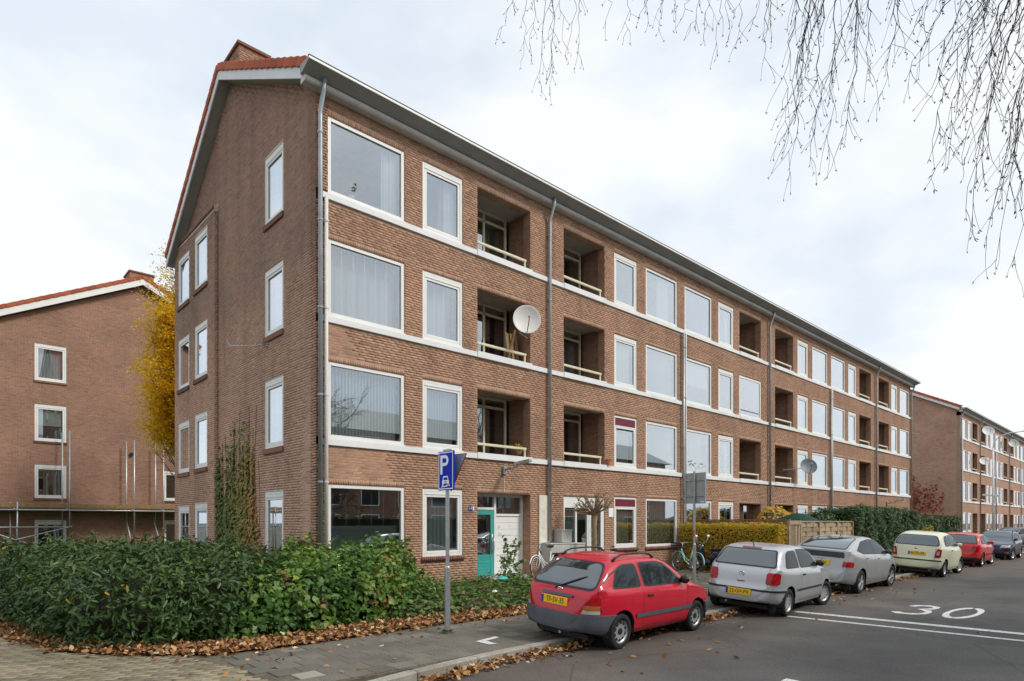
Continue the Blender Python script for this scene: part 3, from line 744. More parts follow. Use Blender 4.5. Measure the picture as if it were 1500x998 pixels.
def apartment_block(x0, nunits, detail, label, group=None):
    root = empty('apartment_block', (x0,0,0), 0, label, 'apartment building', group)
    Lx = 14.88*nunits + 0.15
    axes = [7.45+14.88*i for i in range(nunits)]
    holes = []; wins = []; logs = []; doors = []
    for ui, a in enumerate(axes):
        for half, s_ in ((0,-1),(1,1)):
            X = lambda p, q: (a+s_*p, a+s_*q) if s_ > 0 else (a+s_*q, a+s_*p)
            for k in range(4):
                b = X(5.13,7.17); sm = X(3.29,4.58); lg = X(0.735,2.77)
                wins.append((b, SILL[k], HEADZ[k], 'big', ui, half, k)); holes.append((b[0],b[1],SILL[k],HEADZ[k]))
                wins.append((sm, SILL[k], HEADZ[k], 'small', ui, half, k)); holes.append((sm[0],sm[1],SILL[k],HEADZ[k]))
                if k: logs.append((lg, ui, half, k)); holes.append((lg[0],lg[1],SILL[k]-0.03,HEADZ[k]))
                else: doors.append((lg, ui, half)); holes.append((lg[0],lg[1],0.30,2.66))
    wm = wall_boxes(M(), 0.0, Lx, -0.1, 11.55, holes, 'y', 0.0, 0.28)
    wall = wm.build('wall', m_mortar if detail == 2 else m_bt_y, root)
    if detail == 2:
        ex = list(holes); sold = []
        for h in holes:
            ex.append((h[0]-0.0, h[1]+0.0, h[3], h[3]+0.1125)); sold += soldiers(h[0], h[1], h[3], 0.1125)
        for z in SILL[1:]: ex.append((0.0, Lx, z-0.17, z-0.025))
        for wn_ in wins:
            if wn_[6] == 0: ex.append((wn_[0][0]-0.05, wn_[0][1]+0.05, SILL[0]-0.12, SILL[0]))
        brick_part(wall, courses(0.0, Lx, 0.10, 11.5, ex) + sold, 'y', 0.0, m_brick, 150)
    # plain rear, cross walls, slabs
    M().box(0.28,0.28,-0.1,0.5,10.3,11.2).box(Lx-0.28,0.0,-0.1,Lx,10.6,11.2).box(0.28,10.35,-0.1,Lx-0.28,10.6,11.2).prism([(0,11.2),(10.6,11.2),(10.6,roof_z(10.6)-0.2),(5.45,roof_z(5.45)-0.2),(0,roof_z(0)-0.2)],'x',Lx-0.28,Lx).build('rear_wall', m_bt_y, root)
    inn = M()
    for i in range(1, 2*nunits): inn.box(i*7.44-0.08,0.285,0.1,i*7.44+0.08,10.3,11.2)
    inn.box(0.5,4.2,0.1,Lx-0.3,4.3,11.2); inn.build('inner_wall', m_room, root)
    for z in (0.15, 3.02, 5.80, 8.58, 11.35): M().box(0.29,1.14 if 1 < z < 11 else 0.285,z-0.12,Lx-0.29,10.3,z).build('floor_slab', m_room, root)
    # sill bands
    for z in SILL[1:]:
        M().cbox(0.085,-0.055,z-0.168,Lx,0.0,z-0.028,0.006).build('sill_band', m_band, root)
    for (x, z0, z1, kind, ui, half, k) in wins:
        st = STY[(ui % 3, half, k, kind)]
        topm = m_burg if (detail == 2 and kind == 'small' and ui == 0 and half == 1 and k in (0,1)) else None
        wn_ = window(root, (x[0],0,z0), x[1]-x[0], z1-z0, kind, st, topmat=topm, detail=detail)
        if k == 0 and detail == 2:
            brick_part(wn_, [(a-x[0], b-x[0], c-z0, d-z0) for a, b, c, d in soldiers(x[0]-0.05, x[1]+0.05, z0-0.12, 0.12)], 'y', -0.0, m_brick_sill, 0, proud=0.055, name='sill_bricks')
        elif k and detail == 2: M().cbox(-0.01,-0.03,-0.024,x[1]-x[0]+0.01,0.05,-0.002,0.004).build('sill', m_band, wn_)
    for (x, ui, half, k) in logs:
        st = 'dark'
        if (ui, half, k) == (0,0,3): st = 'green'
        elif (ui, half, k) in ((0,1,2),(1,0,2)): st = 'grey'
        lo = loggia(root, x[0], x[1], SILL[k]-0.028, HEADZ[k], style=st, detail=detail, glazed=(detail == 2 and (ui,half,k) == (1,0,2)))
        M().cbox(x[0]-0.04,-0.075,SILL[k]-0.172,x[1]+0.04,0.30,SILL[k]+0.0,0.006).build('loggia_sill', m_band, lo)
    for (x, ui, half) in doors: entrance(root, x, ui, half, detail)
    # roof, gutters, chimneys
    roof_mesh(-0.13, Lx+0.3).build('roof', m_tile, root)
    verge(root, 0.0, -1)
    eaves(root, -0.36, Lx+0.3)
    for a in axes: downpipe(root, a+0.02)
    downpipe(root, 0.06, y=-0.09); downpipe(root, Lx-0.06, y=-0.09)
    for i in range(nunits):
        xx = i*14.88+ (0.19 if i == 0 else 0.05)
        downpipe(root, xx, z1=9.7, y=-0.115 if i == 0 else -0.10, r=0.042, elbow=False, mat=m_pipe_white if i == 0 else m_zinc, name='drain_pipe')
        if i: downpipe(root, xx+0.16, z1=9.7, y=-0.10, r=0.03, elbow=False, mat=m_pipe_white, name='drain_pipe')
    return root, Lx, wall

def entrance(root, x, ui, half, detail):
    xa, xb = x; y = 0.30; w_ = xb-xa
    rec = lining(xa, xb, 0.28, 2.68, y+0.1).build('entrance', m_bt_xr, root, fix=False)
    M().box(xa,-0.02,0.18,xb,y+0.2,0.302).build('threshold', m_concrete, rec)
    if detail == 2 and ui == 0 and half == 0:
        fr = M()
        fr.cbox(xa+0.005,y,2.58,xb-0.005,y+0.09,2.66,0.005); fr.cbox(xa+0.70+0.18,y,0.305,xa+0.70+0.26,y+0.09,2.58,0.005)
        fr.cbox(xa+0.005,y+0.004,2.20,xa+0.88,y+0.086,2.27,0.005); fr.cbox(xb-0.08,y,0.305,xb-0.005,y+0.09,2.58,0.005); fr.cbox(xa+0.96,y+0.004,2.02,xb-0.08,y+0.086,2.09,0.005)
        fr.build('door_frame', m_white, rec)
        M().box(xa+0.005,y+0.05,2.27,xa+0.88,y+0.056,2.58).build('transom_pane', m_glass, rec)
        M().box(xa+0.96,y+0.05,2.09,xb-0.08,y+0.056,2.58).build('transom_pane', m_glass, rec)
        d = M(); d.cbox(xa+0.01,y+0.02,0.31,xa+0.10,y+0.07,2.20,0.004); d.cbox(xa+0.76,y+0.02,0.31,xa+0.875,y+0.07,2.20,0.004); d.cbox(xa+0.10,y+0.02,2.06,xa+0.76,y+0.07,2.20,0.004)
        d.cbox(xa+0.10,y+0.022,0.86,xa+0.76,y+0.07,0.92,0.004)
        do = d.build('door', m_teal, rec)
        for i in range(6): M().cbox(xa+0.10,y+0.028+0.003*(i%2),0.315+i*0.091,xa+0.76,y+0.065,0.315+i*0.091+0.086,0.004).build('board', m_teal, do)
        M().box(xa+0.10,y+0.045,0.92,xa+0.76,y+0.051,2.06).build('pane', m_glass, do)
        M().tube([(xa+0.83,y+0.02,1.0),(xa+0.83,y-0.05,1.02),(xa+0.83,y-0.05,1.38),(xa+0.83,y+0.02,1.40)],0.014,8).cbox(xa+0.80,y+0.008,0.95,xa+0.86,y+0.02,1.50,0.003).build('handle', m_steel, do, smooth=True)
        g = empty('cupboard_door', (0,0,0)); g.parent = rec
        for i in range(9):
            M().cbox(xa+0.965,y+0.03+0.002*(i%3),0.335+i*0.187,xb-0.085,y+0.07,0.335+(i+1)*0.187-0.005,0.004).build('board', m_white, g)
        M().box(xa+0.965,y+0.015,0.90,xb-0.085,y+0.028,0.93).build('rail', m_white, g)
        # faint scrawl on the white boards
        sc2 = M()
        for (px, pz, pts) in ((1.05,1.47,[(0,0),(0.05,0.1),(0.02,-0.05),(0.09,0.06),(0.12,-0.03),(0.16,0.05)]),(1.28,1.46,[(0,0),(0.05,0.03),(0.10,-0.01),(0.16,0.02),(0.22,0.0),(0.27,0.03)]),(1.45,1.73,[(0,0),(0.05,0.006),(0.1,0)]),(1.06,1.66,[(0,0.1),(0.01,0),(0.04,0.08),(0.07,0.02)])):
            sc2.tube([(xa+px+p[0],y+0.026,pz+p[1]) for p in pts], 0.0035, 4)
        sc2.build('scrawl', m_grey_net, g)
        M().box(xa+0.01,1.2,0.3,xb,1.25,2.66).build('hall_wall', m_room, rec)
    elif detail == 2 and ui == 0:
        fr = bars(0,0,w_-0.01,2.36,0.08,0.02,0.11,mull=(0.62,1.20),trans=()).cbox(0.07,0.022,2.0,w_-0.08,0.105,2.30,0.004).build('door_frame', m_white, rec, loc=(xa+0.005,0,0.302))
        M().box(0.06,0.06,0.06,w_-0.07,0.066,2.02).build('pane', m_glass, fr)
        d2 = bars(1.25,0.08,w_-0.09,2.0,0.10,0.01,0.055).build('door', m_white, fr); M().box(1.32,0.0,1.22,1.36,0.012,1.36).build('handle', m_steel, d2)
        pleats(0.1,1.15,0.1,1.9,0.4,0.02,0.15).build('curtain', m_grey_net, fr, smooth=True, fix=False)
    else:
        fr = bars(0,0,w_-0.01,2.36,0.07,y,y+0.08,mull=(0.95,)).build('door_frame', m_wood_dark, rec, loc=(xa+0.005,0,0.302))
        M().box(0.06,y+0.03,0.06,0.95,y+0.06,2.3).build('door', plain_door, fr)
        M().box(0.95,y+0.04,0.06,w_-0.07,y+0.046,2.3).build('pane', m_glass, fr)
        M().tube([(0.85,y+0.03,1.0),(0.85,y-0.03,1.0),(0.76,y-0.03,1.0)],0.01,6).build('handle', m_steel, fr)
plain_door = plain('brown_door', (0.10,0.045,0.03), 0.5, 0.4)

# ------------------------------------------------------------------ the block on the corner
blk, LX, facade = apartment_block(0.0, 3, 2, 'long four-storey red-brown brick block with a teal entrance door and windows in its gable')
# gable wall with the shallow projecting bay
GA = [(1.77,2.93,z0,z1) for z0, z1 in ((0.85,2.62),(3.72,5.45),(6.58,8.28),(9.45,11.17))]
GB = [(7.12,8.36,z0,z1) for z0, z1 in ((0.62,2.42),(3.55,5.25),(6.38,8.08),(9.22,10.92))]
GC = [(8.95,10.17,z0,z1) for z0, z1 in ((0.62,2.36),(3.50,5.19),(6.33,8.02),(9.15,10.78))]
m = wall_boxes(M(), 0.0, 10.6, -0.1, 11.2, GA + GB + GC, 'x', 0.0, 0.28)
m.prism([(0,11.2),(10.6,11.2),(10.6,roof_z(10.6)-0.2),(5.45,roof_z(5.45)-0.2),(0,roof_z(0)-0.2)], 'x', 0.0, 0.28)
wall_boxes(m, 6.5, 10.6, -0.1, 11.33, GB + GC, 'x', -0.12, -0.001)
gable = m.build('wall', m_mortar_grey, blk)
def gclip(z): return y_at(z)
ex = list(GA) + [(6.5, 10.6, 0, 11.36)]
rects = courses(0.0, 10.6, 0.10, 14.5, ex, gclip)
brick_part(gable, rects, 'x', 0.0, m_brick_grey, 150)
ex2 = GB + GC
brick_part(gable, courses(6.5, 10.6, 0.10, 11.2, ex2), 'x', -0.12, m_brick_grey, 0)
brick_part(gable, soldiers(6.5, 10.6, 11.21, 0.12), 'x', -0.12, m_brick_sill, 0, proud=0.03, name='coping_bricks')
# bay side facing the corner: small stack of courses
rr_ = courses(-0.12, 0.0, 0.10, 11.2, [])
brick_part(gable, rr_, 'y', 6.5, m_brick_grey, 0)
for lst, off, sty in ((GA, 0.0, ('none','net','net','net')), (GB, -0.12, ('sides','none','sides','net')), (GC, -0.12, ('none','sides','green','net'))):
    for i, (ya, yb, za, zb) in enumerate(lst):
        wn_ = window(blk, (off, yb, za), yb-ya, zb-za, 'small', sty[i], rz=-math.pi/2)
        M().cbox(-0.03,-0.05,-0.14,yb-ya+0.03,0.0,-0.004,0.006).build('sill', m_brick_sill, wn_)
# chimney by the gable
ch = M().box(0.08,5.0,14.0,0.92,6.35,15.38).build('chimney', m_bt_y, blk)
M().cbox(0.02,4.94,15.38,0.98,6.41,15.47,0.01).build('chimney_cap', m_brick_sill, ch)
brick_part(ch, courses(0.08,0.92,14.3,15.36,[]), 'y', 5.0, m_brick_grey, 0)
brick_part(ch, courses(5.0,6.35,14.3,15.36,[]), 'x', 0.08, m_brick_grey, 0)
M().lathe([(0.07,0),(0.07,0.2)], (0.5,5.7,15.47), 'z', 12).build('flue', m_brick_sill, ch)
for xx in (14.9, 29.8):
    c2 = M().box(xx-0.5,5.0,14.0,xx+0.5,6.2,15.4).build('chimney', m_bt_y, blk); M().cbox(xx-0.55,4.95,15.4,xx+0.55,6.25,15.48,0.01).build('chimney_cap', m_brick_sill, c2)
# hook on the gable, vents
M().tube([(0,2.75,6.42),(-0.25,3.0,6.35),(-0.55,3.9,6.50),(-0.58,4.05,6.72)],0.014,6).box(-0.02,2.70,6.30,0.0,2.80,6.55).build('iron_hook', m_steel, blk, smooth=True)
M().lathe([(0.05,0),(0.05,-0.05)],(0.0,8.3,12.6),'x',10).build('vent', m_dark, blk)
# house number plates by the teal door
np_ = M().cbox(4.37,-0.022,2.16,4.56,-0.008,2.29,0.003).build('number_plate', plain('enamel_blue',(0.03,0.05,0.30),0.25,0.5), blk)
text_mesh('number', '17', 0.12, m_white, np_, (4.43,-0.0235,2.225), (R_(90),0,0), 0.0008)
M().box(4.50,-0.0245,2.17,4.55,-0.0225,2.28).build('number_suffix', m_white, np_)
# cream board beside the entrance
M().cbox(7.06,-0.05,0.98,7.42,-0.008,2.66,0.005).build('wall_board', plain('cream_board',(0.74,0.70,0.60),0.6,0.3), blk)
# ------------------------------------------------------------------ next block along the street
blk2, _, wall2 = apartment_block(59.5, 3, 1, 'distant brick block beyond the laurel hedge, its blank gable facing the gap')
g2 = M().box(0.0,0.28,-0.1,0.28,10.6,11.2).prism([(0,11.2),(10.6,11.2),(10.6,roof_z(10.6)-0.2),(5.45,roof_z(5.45)-0.2),(0,roof_z(0)-0.2)],'x',0.0,0.28).build('wall', m_bt_x, blk2)
# ------------------------------------------------------------------ block standing end-on behind the corner
YL, XA, XL, XR = 23.3, 1.62, -4.15, 7.4
lb = empty('apartment_block', (0,0,0), 0, 'brick end wall with an orange verge behind scaffolding and a yellow tree', 'apartment building')
def lz(x): return 13.95 - abs(x-XA)*0.505
LW = []
for xa, xb in ((-2.78,-1.56),(2.62,3.84)):
    for za, zb in ((0.10,1.95),(2.98,4.55),(5.66,7.38),(8.50,10.22)): LW.append((xa,xb,za,zb))
m = wall_boxes(M(), XL, XR, -0.1, 10.75, LW, 'y', YL, YL+0.3)
m.prism([(XL,10.75),(XR,10.75),(XR,lz(XR)),(XA,lz(XA)),(XL,lz(XL))], 'y', YL, YL+0.3)
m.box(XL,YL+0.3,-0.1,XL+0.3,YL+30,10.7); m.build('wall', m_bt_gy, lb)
M().box(XL+0.3,YL+4,0,XR,YL+4.1,10.7).build('inner_wall', m_room, lb)
for z in (2.3,5.1,7.9,10.7): M().box(XL+0.3,YL+0.3,z-0.1,XR,YL+4,z).build('floor_slab', m_room, lb)
sty = ['dark','none','roller','right','none','none','none','net']
for i, (xa, xb, za, zb) in enumerate(LW):
    wn_ = window(lb, (xa,YL,za), xb-xa, zb-za, 'small', 'net' if i == 3 else sty[i])
    M().cbox(-0.03,-0.05,-0.10,xb-xa+0.03,0.0,-0.004,0.006).build('sill', m_brick_sill, wn_)
for s_, xe in ((-1, XL-0.35), (1, XR+0.35)):
    e = (xe, lz(xe)); a = (XA, lz(XA))
    M().prism([(e[0],e[1]+0.02),(a[0],a[1]+0.02),(a[0],a[1]+0.36),(e[0],e[1]+0.36)], 'y', YL-0.34, YL-0.30).build('verge_board', m_white, lb)
    M().prism([(e[0],e[1]+0.06),(a[0],a[1]+0.06),(a[0],a[1]+0.30),(e[0],e[1]+0.30)], 'y', YL-0.297, YL+0.1).build('verge_soffit', m_soffit, lb)
    M().prism([(e[0],e[1]+0.30),(a[0],a[1]+0.30),(a[0],a[1]+0.42),(e[0],e[1]+0.42)], 'y', YL-0.12, YL+30).build('roof', m_tile, lb)
    L_ = math.hypot(a[0]-e[0], a[1]-e[1]); n = 18; ang = math.atan2(a[1]-e[1], a[0]-e[0])
    if s_ > 0: ang += math.pi
    me = M().cbox(-L_/n/2-0.02,-0.37,-0.02,L_/n/2+0.02,-0.10,0.05,0.01).cbox(-L_/n/2-0.01,-0.385,-0.10,L_/n/2-0.014,-0.355,0.075,0.01).mesh('verge_tile'); me.materials.append(m_tile)
    for i in range(n):
        t = (i+0.5)/n; obj('verge_tile', me, None, lb, (e[0]+(a[0]-e[0])*t, YL, e[1]+(a[1]-e[1])*t+0.44), (0,-ang+0.05*s_,0))
c2 = M().box(XA-0.45,YL+0.4,13.6,XA+0.65,YL+1.6,14.75).build('chimney', m_bt_gy, lb); M().cbox(XA-0.5,YL+0.35,14.75,XA+0.7,YL+1.65,14.84,0.01).build('chimney_cap', m_brick_sill, c2)
M().lathe([(0.09,0),(0.09,-0.12)],(1.15,YL,5.3),'y',12).build('vent', m_dark, lb)
# scaffolding on that end wall: lift 1 with boards, standards, ledgers, a cross brace
sc_root = empty('scaffolding', (0,0,0), 0, 'galvanised tube scaffolding with a plank deck against the end wall', 'scaffold')
y0, y1, r = YL-1.15, YL-0.35, 0.035
for x in (-8.0,-3.5,-1.58,1.05,2.35,5.0):
    top = 6.1 if x < -1 else 5.9
    if x < -2: top = 2.75
    M().tube([(x,y0,0.1),(x,y0,top)], r, 8).build('standard', m_steel, sc_root, smooth=True)
    M().tube([(x-0.18,y1,0.1),(x-0.18,y1,top)], r, 8).build('standard', m_steel, sc_root, smooth=True)
    M().tube([(x-0.1,y0-0.1,2.45),(x-0.1,y1+0.2,2.45)], r*0.9, 8).build('transom', m_steel, sc_root, smooth=True)
for y in (y0-0.05, y1+0.05): M().tube([(-9,y,2.40),(7.5,y,2.40)], r, 8).build('ledger', m_steel, sc_root, smooth=True)
M().tube([(-9,y0-0.07,1.62),(-1.5,y0-0.07,1.62)], r, 8).build('ledger', m_steel, sc_root, smooth=True)
M().tube([(-6.2,y0-0.1,0.3),(-1.5,y0-0.1,1.66)], r*0.8, 8).build('brace', m_steel, sc_root, smooth=True)
M().tube([(-6.2,y0-0.14,2.2),(-1.5,y0-0.14,0.15)], r*0.8, 8).build('brace', m_steel, sc_root, smooth=True)
for a, b in (((2.35,y0,0.2),(2.0,y1,2.3)),((1.05,y0,0.2),(0.8,y1,2.3))): M().tube([a,b], r*0.8, 8).build('brace', m_steel, sc_root, smooth=True)
for i in range(6):
    for k in range(5):
        x = -9 + k*3.3; M().cbox(x,y0+0.02+i*0.2,2.455+0.004*(k%2),x+3.28,y0+0.21+i*0.2,2.505+0.004*(k%2),0.006).build('deck_plank', m_wood_dark, sc_root)
for k in range(5): x = -9+k*3.3; M().cbox(x,y0-0.02,2.52,x+3.28,y0+0.015,2.70,0.006).build('toe_board', m_wood_dark, sc_root)

# ------------------------------------------------------------------ building across the street (seen only mirrored in the panes)
ob = empty('apartment_block', (0,0,0), 0, 'brick block across the street mirrored in the window panes', 'apartment building')
M().box(-45,-52,-0.1,75,-40,10.5).build('wall', m_bt_gy, ob)
M().prism([(-53,10.5),(-46,13.8),(-39,10.5)], 'x', -45.3, 75.3).build('roof', m_soffit, ob)
ow = M().box(0,0,0,2.0,0.06,1.7).mesh('window'); ow.materials.append(m_dark); of_ = bars(0,0,2.0,1.7,0.1,0.0,0.1).mesh('window_frame'); of_.materials.append(m_white)
for k in range(4):
    for i in range(28):
        o = obj('window', ow, None, ob, (-42+i*4.1,-40.02,0.9+2.5*k)); obj('frame', of_, None, o)

# ------------------------------------------------------------------ leaves
LAUREL = (np.array([(0,0,0),(0.33,0.15,0.035),(0.72,0.13,0.02),(1,0,-0.06),(0.72,-0.13,0.02),(0.33,-0.15,0.035)]), [(0,1,2,3),(0,3,4,5)])
BROAD = (np.array([(0,0,0),(0.10,0.30,0.05),(0.40,0.46,0.02),(0.55,0.26,0.05),(1,0,-0.08),(0.55,-0.26,0.05),(0.40,-0.46,0.02),(0.10,-0.30,0.05)]), [(0,1,2,3),(0,3,4),(0,4,5),(0,5,6,7)])
OVAL = (np.array([(0,0,0),(0.45,0.27,0.05),(1,0,-0.04),(0.45,-0.27,0.05)]), [(0,1,2),(0,2,3)])
CURL = (np.array([(0,0,0.0),(0.30,0.32,0.16),(0.72,0.28,0.10),(1,0,0.18),(0.72,-0.26,0.02),(0.30,-0.34,0.12)]), [(0,1,2,3),(0,3,4,5)])
def leaf_mesh(name, P, N, size, shape, tint, droop=0.0):
    P = np.asarray(P, float); n = len(P); N = np.asarray(N, float); N = N/np.linalg.norm(N, axis=1, keepdims=True)
    rv = nrg.normal(size=(n,3)); rv[:,2] -= droop
    A = rv - (rv*N).sum(1, keepdims=True)*N; A /= np.linalg.norm(A, axis=1, keepdims=True)+1e-9
    B = np.cross(N, A); T, fs_ = shape
    s_ = np.asarray(size)[:,None,None]
    V = P[:,None,:] + s_*(T[None,:,0:1]*A[:,None,:] + T[None,:,1:2]*B[:,None,:] + T[None,:,2:3]*N[:,None,:])
    k = len(T); flat = []; sizes = []
    base = np.arange(n)*k
    per = np.concatenate([np.array(f) for f in fs_]); F = (base[:,None]+per[None]).ravel()
    sizes = np.tile([len(f) for f in fs_], n)
    return np_mesh(name, V.reshape(-1,3), F, sizes, np.repeat(tint, k))
def lobes_surface(lobes, dens, depth, zmin=0.1, rough=0.12):
    """points on the outside of a set of ellipsoid lobes (cx,cy,cz,rx,ry,rz)"""
    Ps, Ns = [], []
    for (cx,cy,cz,rx,ry,rz) in lobes:
        area = 4*math.pi*((rx*ry)**1.6/3+(rx*rz)**1.6/3+(ry*rz)**1.6/3)**(1/1.6); n = int(area*dens)
        d = nrg.normal(size=(n,3)); d /= np.linalg.norm(d, axis=1, keepdims=True)
        k = 1 - nrg.random(n)**2*depth/min(rx,ry,rz) + nrg.normal(size=n)*rough*0.3 + rough*np.sin(d[:,0]*9+cx*3)*np.sin(d[:,1]*8+cy)*np.cos(d[:,2]*7)
        p = d*k[:,None]*np.array([rx,ry,rz])+np.array([cx,cy,cz]); nn = d/np.array([rx,ry,rz])
        Ps.append(p); Ns.append(nn/np.linalg.norm(nn, axis=1, keepdims=True))
    P = np.concatenate(Ps); N = np.concatenate(Ns); keep = P[:,2] > zmin
    for (cx,cy,cz,rx,ry,rz) in lobes:
        q = (P-np.array([cx,cy,cz]))/np.array([rx,ry,rz]); keep &= (q**2).sum(1) > 0.62
    return P[keep], N[keep]
def blob(m, cx, cy, cz, rx, ry, rz, n=10):
    V = []; F = []
    for i in range(n+1):
        th = math.pi*i/n
        for j in range(2*n):
            ph = math.pi*j/n; k = 1+0.07*math.sin(3*ph+i)+0.05*math.cos(5*ph-2*i)
            V.append((cx+rx*k*math.sin(th)*math.cos(ph), cy+ry*k*math.sin(th)*math.sin(ph), max(0.05, cz+rz*k*math.cos(th))))
    for i in range(n):
        for j in range(2*n): F.append((i*2*n+j, i*2*n+(j+1)%(2*n), (i+1)*2*n+(j+1)%(2*n), (i+1)*2*n+j))
    m.add(V, F); return m
def shrub(name, label, cat, lobes, dens, size, shape, mat, core=None, depth=0.22, tintf=None, up=0.35, jit=0.55, group=None, zmin=0.1, droop=0.5, rough=0.12, corek=0.80, sprigs=0):
    root = empty(name, (0,0,0), 0, label, cat, group)
    cx, cy = lobes[0][0], lobes[0][1]; root.location = (cx,cy,0.1)
    P, N = lobes_surface(lobes, dens, depth, zmin, rough)
    N = N + nrg.normal(size=N.shape)*jit + np.array([0,0,up])
    t = nrg.random(len(P)) if tintf is None else tintf(P)
    off = np.array([cx,cy,0.1])
    me = leaf_mesh('foliage', P-off, N, nrg.uniform(size[0], size[1], len(P)), shape, np.clip(t,0,1), droop)
    tag(obj('foliage', me, mat, root), kind='stuff')
    m = M()
    for l in lobes: blob(m, l[0]-cx, l[1]-cy, l[2]-0.1, l[3]*corek, l[4]*corek, l[5]*corek)
    m.build('stems_core', core or m_core, root, smooth=True)  # solid filler cores behind the leaves, dark by default to give inner shade
    if sprigs:      # loose shoots that break the outline
        SP = []; SN = []; st = M()
        for _ in range(sprigs):
            l = lobes[rng.randrange(len(lobes))]; a = rng.uniform(0,6.28); e = rng.uniform(0.25,1.5)
            d = Vector((math.cos(a)*math.cos(e), math.sin(a)*math.cos(e), math.sin(e)))
            p = Vector((l[0]+d.x*l[3]*0.9, l[1]+d.y*l[4]*0.9, l[2]+d.z*l[5]*0.9)); g = (d+Vector((rng.gauss(0,0.3),rng.gauss(0,0.3),0.6))).normalized(); L_ = rng.uniform(0.16,0.42)
            q = p+g*L_+Vector((rng.gauss(0,0.04),rng.gauss(0,0.04),0)); st.tube([p-Vector(off),(p+q)/2-Vector(off)+Vector((rng.gauss(0,0.02),0,0)),q-Vector(off)], [0.007,0.005,0.003], 4)
            for k in range(13):
                t_ = rng.uniform(0.2,1.05); SP.append(p+(q-p)*t_+Vector((rng.gauss(0,0.02),rng.gauss(0,0.02),rng.gauss(0,0.02)))); SN.append((rng.gauss(0,0.7)+d.x*0.3,rng.gauss(0,0.7)+d.y*0.3,0.8))
        SP = np.array([tuple(v) for v in SP]); tt_ = nrg.random(len(SP))*0.7+0.25
        tag(obj('shoots', leaf_mesh('shoots', SP-off, np.array(SN), nrg.uniform(size[0],size[1],len(SP)), shape, np.clip(tt_,0,0.97), 0.0), mat, root), kind='stuff'); st.build('twigs', m_bark, root, fix=False)
    return root
def nz3(P, sc, seed=0.0):
    x, y, z = P[:,0]*sc+seed, P[:,1]*sc+seed*1.7, P[:,2]*sc
    return 0.5+0.5*np.sin(x*1.9+1.3*np.sin(y*1.3+z))*np.cos(y*1.7+1.1*np.sin(z*2.1+x))
# laurel along the path corner
lob = [(-3.9,-2.3,0.45,1.15,1.25,0.95),(-4.2,-0.9,0.50,1.1,1.4,0.88),(-3.0,-2.7,0.5,1.2,1.0,0.80),(-3.4,-1.4,0.6,1.3,1.2,0.82),(-4.3,0.8,0.45,1.2,1.4,0.95),(-2.9,0.2,0.55,1.3,1.3,0.85),(-2.4,-1.9,0.5,1.2,1.2,0.85),(-4.6,2.6,0.4,1.2,1.4,0.95),(-3.0,2.2,0.5,1.4,1.4,0.85),(-5.6,4.6,0.4,1.5,1.5,1.0),(-1.6,1.2,0.5,1.1,1.6,0.8),(-1.4,3.6,0.5,1.1,1.6,0.75),(-3.4,4.4,0.5,1.6,1.4,0.8)]
shrub('laurel_hedge', 'dark glossy long-leaved laurel at the corner of the clinker paving', 'hedge', lob, 520, (0.06,0.15), LAUREL, m_laurel, up=0.3, jit=0.7, sprigs=150, rough=0.22, corek=0.76,
      tintf=lambda P: np.clip(nrg.random(len(P))*0.62 + 0.42*nz3(P,1.7,2.0)*nz3(P,0.8,5.0) - 0.05 + 0.16*(P[:,2]-0.7), 0, 0.985) + (nrg.random(len(P)) > 0.994))
# bramble / vine mound in front of the corner
lob = [(-1.9,-3.05,0.35,1.0,0.85,0.80),(-0.9,-2.7,0.45,1.0,0.95,0.74),(-0.2,-2.3,0.5,0.85,0.8,0.86),(0.55,-1.85,0.58,0.72,0.68,0.86),(-1.4,-1.9,0.45,1.1,1.0,0.74),(-0.5,-1.2,0.5,1.1,0.9,0.72),(-2.5,-3.25,0.25,0.7,0.6,0.7),(1.1,-1.35,0.5,0.55,0.55,0.72),(-0.3,0.0,0.6,0.6,1.0,0.75),(0.2,-2.95,0.2,0.8,0.6,0.5),(1.2,-2.1,0.2,0.6,0.6,0.45)]
def bram_t(P):
    p = nz3(P,1.5,0.7); q = nz3(P,2.3,4.0)
    return np.clip(nrg.random(len(P))*0.5 + 0.38*p + 0.10*(P[:,2]-0.7) + np.where((q > 0.86) & (nrg.random(len(P)) > 0.45), 0.45, 0), 0, 1)
shrub('bramble_mound', 'mound of broad-leaved bramble and vine under the corner ground-floor window', 'bush', lob, 520, (0.05,0.13), BROAD, m_bramble, tintf=bram_t, up=0.5, jit=0.6, sprigs=110, rough=0.24, corek=0.74)
# low ground cover towards the teal door
lob = [(1.6,-2.7,0.12,1.2,1.0,0.36),(2.9,-2.6,0.12,1.2,1.2,0.34),(4.0,-2.9,0.12,0.9,1.1,0.34),(2.2,-1.5,0.12,1.3,1.0,0.38),(3.7,-1.5,0.12,1.2,1.0,0.36),(4.5,-1.9,0.12,0.7,0.8,0.40),(0.6,-3.3,0.1,0.9,0.6,0.36),(1.8,-3.6,0.1,1.0,0.55,0.28),(3.4,-3.75,0.1,1.0,0.5,0.28)]
shrub('ground_cover', 'low leafy ground cover strip between the leaf litter and the teal door', 'ground cover', lob, 460, (0.05,0.10), BROAD, m_ground_leaf, core=m_soil, up=0.9, jit=0.5, depth=0.1, zmin=0.12, rough=0.3)
# small shrub by the door
shrub('door_shrub', 'small upright shrub beside the teal door', 'shrub', [(5.12,-0.85,0.78,0.20,0.20,0.42),(4.98,-0.92,0.48,0.26,0.24,0.36),(5.28,-0.8,0.42,0.26,0.24,0.30)], 230, (0.06,0.12), BROAD, m_ground_leaf, core=m_bark, depth=0.15, corek=0.12, sprigs=9, rough=0.4, tintf=lambda P: nrg.random(len(P))*0.5+0.45*(P[:,2]))
